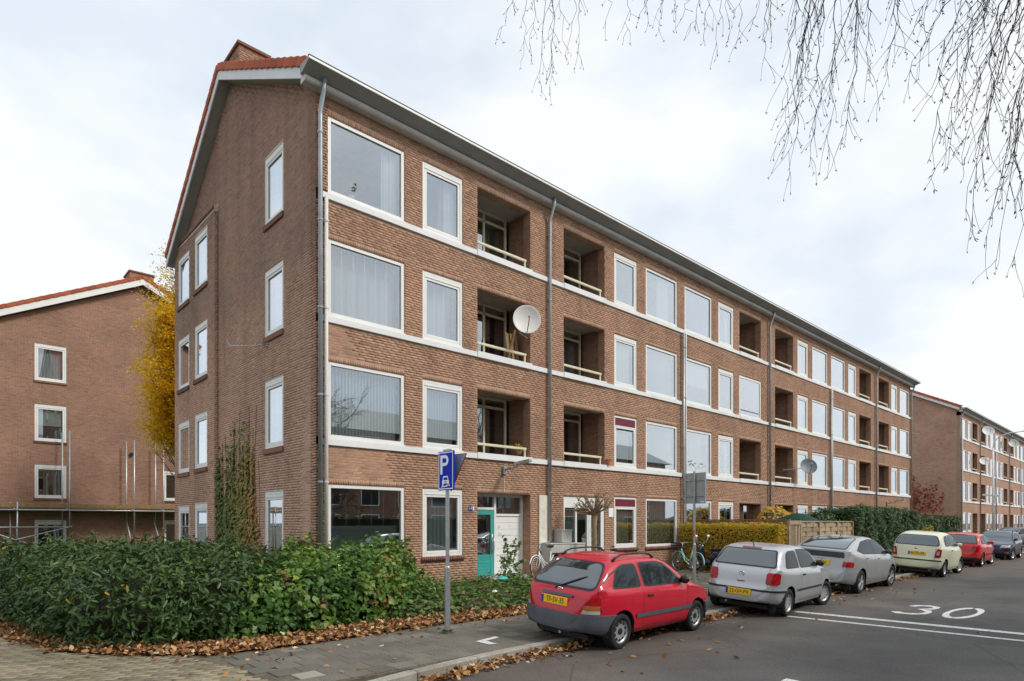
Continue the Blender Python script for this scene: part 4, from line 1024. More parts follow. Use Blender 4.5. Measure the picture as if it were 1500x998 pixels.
# creeper on the gable
ivy = empty('climbing_creeper', (0,4.6,0.1), 0, 'green and rust climbing creeper on the gable wall', 'creeper')
Pn = []
while len(Pn) < 7000:
    y = rng.uniform(2.9,6.5); z = rng.uniform(0.1,6.0)
    colm = 0.5+0.5*math.sin(y*19+1.5*math.sin(y*7)); 
    top = 2.5 + 0.8*math.sin((y-3.0)*0.95) + 1.7*colm**4*(1 if 3.4 < y < 6.4 else 0.3)
    if y < 3.5: top = 1.2 + (y-2.9)*2.0
    if y > 6.25: top = 4.2
    pr = 1.0 if z < top-1.4 else max(0.0, (top-z)/1.4)*(0.35+0.65*colm)
    if rng.random() < pr: Pn.append((-rng.uniform(0.008,0.07), y, z))
Pn = np.array(Pn); tt = np.clip(0.30*nrg.random(len(Pn)) + 0.55*(6.3-Pn[:,1])/3.2*np.clip(1.2-Pn[:,2]*0.05,0.5,1) + 0.12*nz3(Pn,2.0) - 0.08, 0, 1)
tt = np.where(Pn[:,1] > 6.1, 0.35*nrg.random(len(Pn)), tt)
NN = np.tile(np.array([-1.0,-0.15,0.35]), (len(Pn),1)) + nrg.normal(size=Pn.shape)*0.35
tag(obj('foliage', leaf_mesh('foliage', Pn-np.array([0,4.6,0.1]), NN, nrg.uniform(0.07,0.13,len(Pn)), BROAD, tt, 1.5), m_ivy, ivy), kind='stuff')
st = M()
for i in range(14):
    y = 3.3+i*0.23; p = [(-0.01,y-4.6+0.06*math.sin(z*2+i),z-0.1) for z in np.linspace(0.1,rng.uniform(3.2,5.2),9)]; st.tube([(a,b,float(c)) for a,b,c in p], 0.006, 5)
st.build('stems_core', m_bark, ivy)

# fallen leaves
def litter(name, label, pts, size=(0.05,0.10), lift=0.03):
    P = np.array(pts); N = nrg.normal(size=P.shape)*0.45+np.array([0,0,1.0])
    me = leaf_mesh(name, P, N, nrg.uniform(size[0],size[1],len(P)), CURL, np.clip(nrg.random(len(P))**1.1,0,1))
    return tag(obj(name, me, m_fallen), label, 'fallen leaves', kind='stuff')
pts = []
edge = [(-6.6,2.2),(-5.75,0.4)] + BEDEDGE[2:]
def along(poly, n, spread, off, zf):
    L_ = [math.hypot(b[0]-a[0], b[1]-a[1]) for a, b in zip(poly, poly[1:])]; tot = sum(L_); out_ = []
    for _ in range(n):
        t = rng.random()*tot; i = 0
        while t > L_[i]: t -= L_[i]; i += 1
        a, b = poly[i], poly[i+1]; u = t/L_[i]; nx, ny = -(b[1]-a[1])/L_[i], (b[0]-a[0])/L_[i]
        d = off + rng.betavariate(1.6,2.4)*spread - 0.04*rng.random()
        out_.append((a[0]+(b[0]-a[0])*u+nx*d, a[1]+(b[1]-a[1])*u+ny*d, zf(d)))
    return out_
pts += along(edge, 6800, 0.92, -0.10, lambda d: 0.112+rng.random()*0.035+0.04*max(0,d))
pts += [(rng.uniform(-5.5,5), rng.uniform(-6.6,-4.7), 0.108+rng.random()*0.006) for _ in range(70)] + [(p[0]+rng.gauss(0,0.1), p[1]-abs(rng.gauss(0,0.35)), 0.108+rng.random()*0.006) for p in along(edge, 170, 0.1, -0.05, lambda d: 0)]
litter('fallen_leaves', 'brown fallen leaves along the edge of the planting bed', pts)
pts = along([(-2.2,-7.20),(-0.6,-7.02),(1.2,-6.99),(5.5,-6.99)], 1100, -0.30, 0.03, lambda d: 0.008+rng.random()*0.06)
pts += along([(5.5,-6.99),(46,-6.99)], 2600, -0.26, 0.03, lambda d: 0.006+rng.random()*0.045)
pts += [(rng.uniform(-1,14), -7.1-abs(rng.gauss(0,0.7)), 0.006+rng.random()*0.01) for _ in range(110)]
pts += [(rng.uniform(-1,20), rng.uniform(-11.5,-7.5), 0.006) for _ in range(10)]
litter('fallen_leaves', 'brown fallen leaves heaped in the gutter below the kerb', pts)
pts = [(rng.uniform(8,14.6), rng.uniform(-3.5,-0.3), 0.108+rng.random()*0.02) for _ in range(160)] + [(14.5+rng.gauss(0,0.15), rng.uniform(-3.8,-0.2), 0.11+rng.random()*0.04) for _ in range(260)]
litter('fallen_leaves', 'scattered leaves on the paved forecourt below the beech hedge', pts)

# ------------------------------------------------------------------ hedges and fences on the street side
def box_hedge(name, label, x0, x1, y0, y1, z1, dens, size, shape, mat, core, tintf, jit=0.5, group=None, wob=0.07, faces='all', up=0.3):
    root = empty(name, ((x0+x1)/2,(y0+y1)/2,0.1), 0, label, 'hedge', group)
    P = []; N = []
    def face(n, f, nn):
        uv = nrg.random((n,2)); P.append(np.array([f(a,b) for a, b in uv])); N.append(np.tile(np.array(nn,float),(n,1)))
    lx, ly, lzz = x1-x0, y1-y0, z1-0.1
    face(int(lx*lzz*dens), lambda a,b: (x0+a*lx,y0,0.1+b*lzz), (0,-1,0)); face(int(lx*ly*dens), lambda a,b: (x0+a*lx,y0+b*ly,z1), (0,0,1))
    face(int(ly*lzz*dens), lambda a,b: (x0,y0+a*ly,0.1+b*lzz), (-1,0,0)); face(int(ly*lzz*dens*0.6), lambda a,b: (x1,y0+a*ly,0.1+b*lzz), (1,0,0))
    P = np.concatenate(P); N = np.concatenate(N)
    wb = (nz3(P,1.6,1.0)-0.5)*2*wob + nrg.normal(size=len(P))*0.03 - nrg.random(len(P))**2*0.12
    # sprigs that stick out of the top
    P = P + N*wb[:,None]; t = tintf(P)
    N2 = N + nrg.normal(size=N.shape)*jit + np.array([0,0,up])
    off = np.array(root.location)
    tag(obj('foliage', leaf_mesh('foliage', P-off, N2, nrg.uniform(size[0],size[1],len(P)), shape, np.clip(t,0,1), 0.4), mat, root), kind='stuff')
    M().cbox(x0+0.13-off[0],y0+0.13-off[1],0,x1-0.13-off[0],y1-0.13-off[1],z1-0.15-0.1,0.05).build('stems_core', core, root)  # solid filler core that closes the view through the foliage
    return root
box_hedge('beech_hedge', 'yellow and copper beech hedge running out from the facade beside the bicycle', 14.55, 15.05, -3.95, -0.1, 1.76, 1100, (0.05,0.09), OVAL, m_beech, m_core_brown,
          lambda P: np.clip(0.62*nrg.random(len(P))+0.42*np.clip((-P[:,1])/3.8,0,1)*nz3(P,1.8,0.4)+0.10*(1.2-P[:,2]),0,1), wob=0.06)
# brown board fence right behind the beech hedge
fb = empty('board_fence', (15.25,-2.0,0.1), 0, 'low brown board fence rising just above the beech hedge', 'fence')
for j in range(9): M().cbox(-0.02,-2.0,0.02+j*0.198,0.02,1.85,0.02+j*0.198+0.19,0.004).build('plank', m_wood_dark, fb)
M().cbox(-0.05,-2.05,1.80,0.05,1.9,1.85,0.004).build('cap_rail', m_wood_dark, fb)
for y in (-1.9,0,1.8): M().cbox(0.025,y-0.04,0,0.10,y+0.04,1.75,0.004).build('post', m_wood_dark, fb)
# woven panel fence along the pavement
wf = empty('panel_fence', (15.2,-4.0,0.1), 0, 'pale wooden lap-panel fence along the pavement behind the silver liftback', 'fence')
xs = [0.0,0.95,2.62,4.40,6.05]
for x in xs: M().cbox(x-0.045,-0.05,0,x+0.045,0.05,1.78,0.006).build('post', m_wood, wf)
for i in range(7): x = 0.06+i*0.125; M().cbox(x,-0.03,0.05,x+0.07,0.0,1.68,0.004).build('pale', m_wood, wf)
M().cbox(0.0,-0.06,1.66,0.95,0.06,1.80,0.006).build('gate_rail', m_wood, wf)
for a, b in zip(xs[1:], xs[2:]):
    nb = 10; hh = 1.68/nb
    for j in range(nb):
        segs = 5; V=[]; F=[]
        for q in range(2):
            pass
        mm = M()
        n = 12; pts_f=[]; 
        for i in range(n+1):
            x = a+0.05+(b-a-0.1)*i/n; yy = 0.022*math.cos(math.pi*i/n*3+math.pi*j); pts_f.append((x,yy))
        poly = [(p[0],p[1]-0.006) for p in pts_f] + [(p[0],p[1]+0.006) for p in reversed(pts_f)]
        mm.prism(poly, 'z', 0.06+j*hh, 0.06+(j+1)*hh-0.012); mm.build('slat', m_wood, wf)
    for i in (1,2): x = a+(b-a)*i/3; M().cbox(x-0.02,-0.04,0.05,x+0.02,-0.02,1.74,0.003).build('batten', m_wood, wf)
    M().cbox(a+0.04,-0.05,1.75,b-0.04,0.05,1.79,0.004).build('cap_rail', m_wood, wf)
box_hedge('conifer_hedge', 'tall clipped dark green conifer hedge beyond the wooden panel fence', 21.4, 30.2, -4.1, -2.6, 2.42, 420, (0.09,0.17), LAUREL, m_conifer, m_core,
          lambda P: np.clip(nrg.random(len(P))*0.7+0.3*nz3(P,0.9,0.2)+0.06*(P[:,2]-1.5),0,0.98), jit=0.45, wob=0.16, up=0.8)
shrub('conifer_hedge', 'loose top of a conifer leaning over the wooden panel fence', 'hedge', [(20.3,-2.9,1.45,1.1,0.7,0.85),(21.3,-2.9,1.55,1.0,0.7,0.85),(19.6,-2.7,1.3,0.7,0.6,0.75)], 330, (0.09,0.17), LAUREL, m_conifer, up=0.6, rough=0.2)
box_hedge('laurel_hedge', 'round-topped dark laurel hedge between the conifer hedge and the distant block', 30.6, 39.6, -4.0, -2.4, 2.12, 260, (0.11,0.19), LAUREL, m_laurel, m_core,
          lambda P: np.clip(nrg.random(len(P))*0.8+0.2*nz3(P,0.9,0.2),0,0.95), jit=0.5, wob=0.12)
shrub('yellow_shrub', 'yellowing shrub looking over the brown board fence', 'shrub', [(19.4,-1.6,1.85,0.9,0.6,0.65),(20.3,-1.6,1.7,0.8,0.6,0.6),(18.9,-1.5,1.5,0.7,0.6,0.55)], 190, (0.09,0.16), BROAD, m_beech, core=m_bark, depth=0.5, tintf=lambda P: 0.3+0.45*nrg.random(len(P)))
tp = empty('garden_parasol', (19.3,-2.6,0.1), 0, 'closed dark green garden parasol cover behind the panel fence', 'parasol')
M().lathe([(0.95,1.72),(0.7,1.90),(0.3,2.06),(0.03,2.12)], (0,0,0), 'z', 12).build('canopy', plain('dark_green_cloth',(0.012,0.05,0.035),0.7,0.2), tp, smooth=False)
M().tube([(0,0,0),(0,0,2.3)],0.025,8).build('pole', m_bark, tp)
shrub('yellow_shrub', 'small yellow-green bush at the end of the conifer hedge by the cream hatchback', 'shrub', [(30.9,-4.35,0.8,0.55,0.4,0.85)], 330, (0.06,0.11), OVAL, m_beech, tintf=lambda P: 0.2+0.4*nrg.random(len(P)))
# red creeper on the far gable
rc = empty('climbing_creeper', (59.5,3.0,0.1), 0, 'red creeper on the blank gable of the distant block', 'creeper')
pts=[]; 
while len(pts) < 700:
    y = rng.uniform(1.2,5.5); z = rng.uniform(2.0,6.2)
    if rng.random() < max(0,1-abs(z-3.8-0.5*math.sin(y*2))/2.2)*(0.2+0.8*max(0,(y-1.2)/4.3)): pts.append((-rng.uniform(0.02,0.12), y-3.0, z-0.1))
P = np.array(pts); tag(obj('foliage', leaf_mesh('foliage', P, np.tile(np.array([-1.0,-0.2,0.3]),(len(P),1))+nrg.normal(size=P.shape)*0.4, nrg.uniform(0.12,0.22,len(P)), BROAD, nrg.random(len(P)), 1.0), m_redleaf, rc), kind='stuff')
M().tube([(-0.02,1.5,0),(-0.02,1.6,2.0),(-0.02,1.0,4.5)],0.02,5).build('stem', m_bark, rc)
# ------------------------------------------------------------------ trees
def limb(m, p0, d, L_, r, n=7, droop=0.0, wob=0.12, taper=0.35, sides=6):
    pts = [Vector(p0)]; d = Vector(d).normalized(); st = L_/n
    for i in range(n):
        d = (d + Vector((rng.gauss(0,wob), rng.gauss(0,wob), rng.gauss(0,wob)*0.6-droop*(i+1)/n))).normalized(); pts.append(pts[-1]+d*st)
    m.tube(pts, [r*(1-(1-taper)*i/n) for i in range(n+1)], sides); return pts
# columnar tree in yellow leaf between the two blocks
ct = empty('columnar_tree', (1.55,15.4,0.1), 0, 'columnar tree in yellow autumn leaf between the two brick gables', 'tree')
tr = M(); tr.tube([(0,0,0),(0.05,0,2.5),(0.0,0.05,6),(0.05,0,12.2)], [0.17,0.14,0.10,0.03], 10)
br = M(); LP=[]; LN=[]; 
for i in range(170):
    z0 = rng.uniform(2.4,10.4); az = rng.uniform(0,2*math.pi); sp = rng.uniform(0.22,0.50)*(1.0 if z0 < 5.5 else 0.8)
    L_ = rng.uniform(2.4,4.0)*(1.0 if z0 < 7 else 0.8)
    pts = limb(br, (0,0,z0), (math.cos(az)*sp, math.sin(az)*sp, 1), L_, 0.03, 7, 0.02, 0.10, 0.25, 5)
    for q in range(2,8):
        for _ in range(rng.choice((2,3))):
            tw = limb(br, pts[q], (rng.gauss(0,1)+math.cos(az), rng.gauss(0,1)+math.sin(az), rng.uniform(-0.1,1.0)), rng.uniform(0.35,0.8), 0.008, 3, 0.05, 0.2, 0.4, 3)
            hgt = tw[-1].z; dens_ = 1.0 if hgt < 7.5 else max(0.05, 0.8-(hgt-7.5)/6.0)
            if hgt > 7.0 and math.cos(az+2.4) > 0.5: dens_ = max(dens_, 0.75 if hgt < 10.5 else 0.2)
            for p in tw[1:]:
                for _ in range(14):
                    if p.z > 4.5 + rng.random()*0.9 and rng.random() < dens_: LP.append((p.x+rng.gauss(0,0.16), p.y+rng.gauss(0,0.16), p.z+rng.gauss(0,0.14))); LN.append((rng.gauss(0,0.6),rng.gauss(0,0.6),0.7))
tr.build('trunk', m_bark, ct, smooth=True); br.build('branches', m_bark, ct, smooth=True, fix=False)
LP = np.array(LP); tag(obj('crown', leaf_mesh('crown', LP, np.array(LN), nrg.uniform(0.08,0.15,len(LP)), OVAL, np.clip(nrg.random(len(LP))*0.75+0.22*nz3(LP,0.9,0.3),0,1), 1.0), m_yellow, ct), kind='stuff')

# weeping birch on the opposite pavement: its twigs hang into the picture
bt = empty('weeping_birch', (-0.9,-16.4,0.1), 0, 'bare weeping birch whose hanging twigs cross the upper sky', 'tree')
B0 = Vector((-0.9,-16.4,0.1))
M().tube([Vector(p)-B0 for p in ((-0.9,-16.4,0.1),(-0.95,-16.3,3),(-1.1,-16.2,6),(-1.2,-16.0,9),(-1.2,-15.8,11.5))], [0.20,0.17,0.14,0.09,0.03], 12).build('trunk', m_birch, bt, smooth=True)
tw_m = M(); bud = M()
def strand(p, d, L_, r, gen):
    n = max(4, int(L_/0.07)); pts = [Vector(p)]; d = Vector(d).normalized()
    for i in range(n):
        d = (d + Vector((rng.gauss(0,0.13), rng.gauss(0,0.13), rng.gauss(0,0.10)-0.06))).normalized(); pts.append(pts[-1]+d*(L_/n))
    tw_m.tube([q-B0 for q in pts], [max(0.0011, r*(1-0.6*i/n)) for i in range(n+1)], 3 if r < 0.004 else 5, cap=False)
    e = pts[-1]
    for _ in range(rng.choice((2,2,3))):
        dd = (d + Vector((rng.gauss(0,0.45),rng.gauss(0,0.45),rng.gauss(0,0.3)))).normalized()
        l_ = rng.uniform(0.012,0.025); bud.tube([e-B0, e-B0+dd*l_*0.5, e-B0+dd*l_], [0.0010,0.0025,0.0007], 4)
    if gen > 0:
        k = 2
        while k < n:
            if rng.random() < 0.62:
                s_ = rng.choice((-1,1)); side = Vector((rng.gauss(0,1),rng.gauss(0,1),0)).normalized()
                dd = (d*0.9 + side*rng.uniform(0.35,0.9)).normalized()
                strand(pts[k], dd, L_*rng.uniform(0.18,0.42)*(1-0.45*k/n)+0.05, r*0.6, gen-1)
            k += rng.choice((2,3))
def up_limb(name, pts, r0, r1):
    M().tube([Vector(p)-B0 for p in pts], [r0+(r1-r0)*i/(len(pts)-1) for i in range(len(pts))], 8).build(name, m_twig, bt, smooth=True)
# (photo x of the top, x of the tip, y of the tip, distance)
spec = []
for x0, x1, y1, d in ((772,735,52,5.0),(775,767,92,5.1),(790,778,60,5.3),(800,790,125,5.2),(806,803,140,5.0),(812,806,108,5.4),(822,830,72,5.2),(832,828,82,5.1),(842,850,88,5.0),
                      (915,888,26,4.9),(930,918,55,5.0),(948,945,32,5.1),(968,966,42,4.9),(995,990,20,5.1),(1010,1003,26,5.0),(1045,1008,48,4.8),(1040,1030,58,5.0),(1052,1046,92,4.9),(1060,1072,52,5.0),(1095,1082,60,5.1),
                      (1118,1103,36,4.6),(1130,1126,110,4.5),(1150,1128,52,4.6),(1180,1145,150,4.2),(1195,1142,195,4.1),(1200,1158,248,4.2),(1215,1190,232,4.1),(1235,1213,218,4.2),(1262,1233,205,4.2),(1250,1252,150,4.3),(1275,1276,110,4.3),(1298,1316,84,4.2),(1310,1296,130,4.4),(1285,1188,185,4.0),(1225,1150,210,4.2),(1240,1168,170,4.3),
                      (1440,1336,98,3.7),(1450,1348,22,3.6),(1470,1362,140,3.7),(1500,1370,188,3.6),(1520,1368,254,3.7),(1500,1405,255,3.5),(1530,1412,310,3.6),(1520,1425,312,3.5),(1540,1450,345,3.6),(1545,1460,380,3.5),(1550,1488,375,3.6),(1500,1440,180,3.5),(1490,1402,120,3.8),(1530,1470,230,3.5),(1540,1490,300,3.6),(1515,1440,260,3.7),(1505,1390,60,3.7),(1535,1492,160,3.4),(1480,1385,200,3.8),(1530,1470,290,3.8)):
    spec.append((x0,x1,y1,d))
for x0, x1, y1, d in spec:
    a = hit_point((x0, -55 - rng.random()*40), d+rng.uniform(-0.15,0.15)); b = hit_point((x1, y1), d+rng.uniform(-0.5,0.5))
    v = b-a; r = 0.0032 if x0 < 1130 else 0.0042
    # bow: start along the upper twig, end hanging
    n = 14; pts = []
    bow = v.cross(Vector((0,0,1))).normalized()*rng.uniform(-0.05,0.05)*v.length
    for i in range(n+1):
        t = i/n; p = a + v*t + Vector((0,0,1))*0.09*v.length*math.sin(math.pi*t)*(1 if x0 > 1400 else 0.4) + bow*math.sin(math.pi*t) + Vector((rng.gauss(0,0.014),rng.gauss(0,0.014),rng.gauss(0,0.008))); pts.append(p)
    tw_m.tube([p-B0 for p in pts], [max(0.0013, r*(1-0.75*i/n)) for i in range(n+1)], 5, cap=False)
    for k in range(2, n+1):
        dirv = (pts[k]-pts[k-1]).normalized()
        for _ in range(2 if x0 > 1130 else 1):
            if rng.random() < 0.58:
                side = Vector((rng.gauss(0,1),rng.gauss(0,1),rng.gauss(0,0.4))).normalized()
                strand(pts[k], dirv*1.1+side*0.55+Vector((0,0,-0.25)), rng.uniform(0.08,0.28)*(1.0 if x0 > 1130 else 0.6), 0.0019, 1 if rng.random() < 0.4 else 0)
    strand(pts[-1], pts[-1]-pts[-3], 0.05, 0.0018, 0)
tag(tw_m.build('twigs', m_twig, bt, fix=False), kind='stuff'); tag(bud.build('buds', m_twig, bt, fix=False), kind='stuff')
for xs_, d in (((772,800,845),5.15),((915,1000,1110),5.0),((1118,1210,1310),4.3),((1440,1500,1560),3.65)):
    tops = [hit_point((x, -75), d) for x in xs_]; mid = tops[1] + Vector((0.2,-0.5,0.75))
    up_limb('limb', [Vector((-1.1,-16.2,6.2)), Vector((-1.2,-15.0,7.8)), (mid+Vector((-1.2,-15.0,8.0)))/2+Vector((0,0,0.7)), mid], 0.05, 0.012)
    for t_ in tops: up_limb('branch', [mid, (mid+t_)/2+Vector((0,0,0.12)), t_+Vector((0,0,-0.05))], 0.011, 0.006)

def bare_tree(name, label, loc, H, seed):
    global rng
    keep = rng; rng = random.Random(seed)
    root = empty(name, loc, 0, label, 'tree'); m = M()
    tp_ = limb(m, (0,0,0), (0,0,1), H*0.55, 0.2, 8, 0, 0.05, 0.5, 10); m.build('trunk', m_bark, root, smooth=True); b = M()
    def rec(p, d, L_, r, g):
        pts = limb(b, p, d, L_, r, 5, 0.03, 0.14, 0.45, 5 if g else 3)
        if g == 0: return
        for k in range(1,6):
            for _ in range(2 if g > 1 else 2):
                if rng.random() < 0.8:
                    dv = (pts[k]-pts[k-1]).normalized()+Vector((rng.gauss(0,0.55),rng.gauss(0,0.55),rng.gauss(0,0.4))); rec(pts[k], dv, L_*rng.uniform(0.4,0.65), r*0.5, g-1)
    for k in (3,4,5,6,7,8,8):
        a = rng.uniform(0,6.28); rec(tp_[k], (math.cos(a),math.sin(a),1.1), H*0.33, 0.07, 3)
    b.build('branches', m_bark, root, smooth=False, fix=False); rng = keep; return root
bare_tree('bare_tree', 'bare branching tree across the street mirrored in the corner windows', (8.0,-17.2,0.1), 9.5, 3)
bare_tree('bare_tree', 'bare branching tree across the street mirrored in the middle windows', (21.0,-17.4,0.1), 10.0, 5)
for hx, hl in ((-6.0,'corner'),(26.0,'middle')):
    box_hedge('privet_hedge', 'clipped privet hedge across the street mirrored in the %s ground-floor panes' % hl, hx, hx+30.0, -21.2, -20.2, 2.2, 40, (0.10,0.2), OVAL, m_conifer, m_core, lambda P: nrg.random(len(P)))

# pollarded street tree
pt = empty('pollarded_tree', (8.55,-0.95,0.1), 0, 'small pollarded tree with stubby twigs before the white double door', 'tree')
M().tube([(0,0,0),(0.01,0,0.8),(0,0.01,1.6),(0,0,2.05)], [0.085,0.075,0.07,0.095], 10).build('trunk', m_stub, pt, smooth=True)
kn = M()
for i in range(30):
    a = rng.uniform(0,6.28); e = rng.uniform(0.08,1.25); d = Vector((math.cos(a)*math.cos(e), math.sin(a)*math.cos(e), math.sin(e)))
    L_ = rng.uniform(0.42,0.72)
    p = limb(kn, (0,0,1.98), d, L_, 0.028, 6, -0.10, 0.16, 0.55, 6)
    blob(kn, *p[-1], 0.035,0.035,0.035, 4)
    for _ in range(7): limb(kn, p[-1] if rng.random() < 0.6 else p[rng.choice((3,4))], d+Vector((rng.gauss(0,0.5),rng.gauss(0,0.5),0.5)), rng.uniform(0.08,0.22), 0.011, 3, 0, 0.2, 0.5, 4)
blob(kn, 0,0,2.03,0.12,0.12,0.11,6)
kn.build('crown', m_stub, pt, smooth=True, fix=False)
# bare shrub by the far lamp
# ------------------------------------------------------------------ signs, lamps, dishes, cabinets
def post(parent, h, r0=0.045, r1=0.032, z1=1.0, mat=None):
    return M().lathe([(r0,0),(r0,z1),(r0*0.95,z1+0.02),(r1,z1+0.04),(r1,h)], (0,0,0), 'z', 16).build('post', mat or m_steel, parent, smooth=False)
m_blue = plain('sign_blue', (0.002,0.022,0.46), 0.5, 0.15, var=0.03); m_sw = plain('sign_white', (0.88,0.89,0.90), 0.5, 0.3, var=0.02); m_sback = plain('sign_back', (0.40,0.42,0.43), 0.5, 0.4, 0.3, var=0.1); m_red = plain('sign_red', (0.38,0.02,0.02), 0.35, 0.5)
ps = empty('parking_sign', (-0.34,-5.30,0.10), 0, 'blue parking sign on a grey post at the pavement edge', 'sign')
post(ps, 2.88, 0.047, 0.031, 1.02)
M().cbox(-0.02,-0.09,2.84,0.02,0.09,2.9,0.003).build('clamp', m_steel, ps)
pb = M().cbox(-0.060,-0.235,2.25,-0.034,0.165,2.86,0.004).build('sign_box', m_blue, ps)
fx_ = -0.0605
def flat(parent, name, mat, polys, x, dx=0.0015):
    m = M()
    for p in polys: m.prism(p, 'x', x-dx, x)
    return m.build(name, mat, parent)
# panel coordinates: reader's right is -y
yl, yr, zb_, zt_ = 0.165, -0.235, 2.25, 2.86
t_ = 0.016; o_ = 0.014
flat(pb, 'border', m_sw, [[(yl-o_,zb_+o_),(yr+o_,zb_+o_),(yr+o_,zb_+o_+t_),(yl-o_,zb_+o_+t_)],[(yl-o_,zt_-o_-t_),(yr+o_,zt_-o_-t_),(yr+o_,zt_-o_),(yl-o_,zt_-o_)],
     [(yl-o_-t_,zb_+o_+t_),(yl-o_,zb_+o_+t_),(yl-o_,zt_-o_-t_),(yl-o_-t_,zt_-o_-t_)],[(yr+o_,zb_+o_+t_),(yr+o_+t_,zb_+o_+t_),(yr+o_+t_,zt_-o_-t_),(yr+o_,zt_-o_-t_)]], fx_)
lp = M(); yb = 0.105
lp.prism([(yb,2.50),(yb-0.055,2.50),(yb-0.055,2.80),(yb,2.80)], 'x', fx_-0.0015, fx_)
ring = [(yb-0.055-0.075-0.085*math.cos(a)*0, 0) for a in ()]
cyy, czz = yb-0.055, 2.715
outer = [(cyy-0.075,2.80)] + [(cyy-0.075-0.085*math.sin(a), czz+0.0+0.085*math.cos(a)) for a in np.linspace(0,math.pi,13)] + [(cyy,2.63)]
inner = [(cyy,2.63+0.05)] + [(cyy-0.070-0.036*math.sin(a), czz-0.036*math.cos(a)) for a in np.linspace(0,math.pi,9)] + [(cyy,2.75)]
P1 = [(cyy,2.80)] + outer[1:]
n = 13
oa = [(cyy,2.80)] + [(cyy-0.070-0.085*math.sin(a), czz+0.085*math.cos(a)) for a in np.linspace(0,math.pi,n)] + [(cyy,2.63)]
ia = [(cyy,2.752)] + [(cyy-0.070-0.037*math.sin(a), czz+0.037*math.cos(a)) for a in np.linspace(0,math.pi,n)] + [(cyy,2.678)]
for i in range(len(oa)-1): lp.prism([oa[i],oa[i+1],ia[i+1],ia[i]], 'x', fx_-0.0015, fx_)
lp.build('letter_p', m_sw, pb)
cyc, czc = -0.030, 2.385
car_ = M()
for a in ([(0.055,0.085),(-0.055,0.085),(-0.07,0.065),(0.07,0.065)],[(0.075,0.02),(0.055,0.02),(0.045,0.066),(0.062,0.066)],[(-0.055,0.02),(-0.075,0.02),(-0.062,0.066),(-0.045,0.066)],
          [(0.088,-0.03),(-0.088,-0.03),(-0.092,0.0),(-0.078,0.022),(0.078,0.022),(0.092,0.0)],[(0.085,-0.075),(0.055,-0.075),(0.055,-0.031),(0.085,-0.031)],[(-0.055,-0.075),(-0.085,-0.075),(-0.085,-0.031),(-0.055,-0.031)],
          [(0.11,-0.09),(-0.115,-0.072),(-0.115,-0.055),(-0.02,-0.055),(-0.02,-0.062),(0.11,-0.076)]):
    car_.prism([(cyc+p[0],czc+p[1]) for p in a], 'x', fx_-0.0015, fx_)
car_.build('car_symbol', m_sw, pb)
M().prism([(cyc+0.025,czc-0.012),(cyc-0.025,czc-0.012),(cyc-0.02,czc+0.004),(cyc+0.02,czc+0.004)],'x',fx_-0.003,fx_-0.0016).build('car_symbol_plate', m_blue, pb)
# the triangular give-way plate on the far side of the same post, seen from behind
tri = [(-0.33,0),(0.33,0),(0.0,-0.57)]
yg = empty('give_way_sign', (-0.34,-5.30,2.99), R_(8), 'triangular give-way plate seen from behind on the parking sign post', 'sign')
def trip(s, x0, x1): return M().prism([(p[0]*s-0.03,(p[1]+0.19)*s-0.27) for p in tri], 'x', x0, x1)
trip(1.0,0.050,0.056).build('plate', m_sback, yg); trip(1.0,0.0565,0.059).build('red_border', m_red, yg); trip(0.72,0.0595,0.061).build('face', m_sw, yg)
M().box(0.03,-0.05,-0.3,0.049,0.05,-0.26).build('clamp', m_steel, yg)
er = M()
for i in range(3):
    a, b = tri[i], tri[(i+1)%3]; er.tube([(0.054,a[0]-0.03,a[1]+0.19-0.27),(0.054,b[0]-0.03,b[1]+0.19-0.27)], 0.008, 6)
er.build('rim', m_red, yg)
zs = empty('zone_sign', (9.63,-3.71,0.10), 0, 'grey back of a tall zone sign on a post beside the silver hatchback', 'sign')
post(zs, 3.2, 0.045, 0.033, 1.1)
for sgn, a in ((1,0.0),):
    pnl = M().cbox(0.06,-0.33,2.28,0.085,0.33,3.16,0.006).build('panel', m_sback, zs)
    for y in (-0.31,0.31): M().cbox(0.035,y-0.02,2.28,0.0595,y+0.02,3.16,0.003).build('folded_edge', m_sback, pnl)
    for z in (2.5,2.95): M().cbox(0.03,-0.31,z-0.02,0.0595,0.31,z+0.02,0.003).build('brace', m_steel, pnl)
    M().box(0.0575,-0.28,2.31,0.0596,-0.17,2.345).build('sticker', m_sw, pnl)
    M().box(0.0855,-0.31,2.30,0.088,0.31,3.14).build('face', m_sw, pnl)
M().lathe([(0.036,1.35),(0.036,1.52)],(0,0,0),'z',14).build('red_sticker', plain('faded_red',(0.5,0.12,0.12),0.6), zs)
# street lamp
sl = empty('street_lamp', (48.6,-4.1,0.1), 0, 'tall white street lamp with a curved arm before the distant block', 'street lamp')
m_lampw = plain('lamp_white', (0.72,0.73,0.72), 0.45, 0.4)
M().tube([(0,0,0),(0,0,7.0)], [0.09,0.055], 12).build('column', m_lampw, sl, smooth=True)
M().tube([(0,0,6.9),(0,-0.05,7.4),(0,-0.35,7.75),(0,-0.9,7.95),(0,-1.8,8.0)], 0.035, 8).build('arm', m_lampw, sl, smooth=True)
M().cbox(-0.12,-3.1,7.95,0.12,-1.7,8.13,0.05).build('lantern', m_lampw, sl)
M().cbox(-0.03,-0.02,3.55,0.03,1.0,3.68,0.01).build('name_plate', m_sw, sl, rot=(R_(6),0,0))
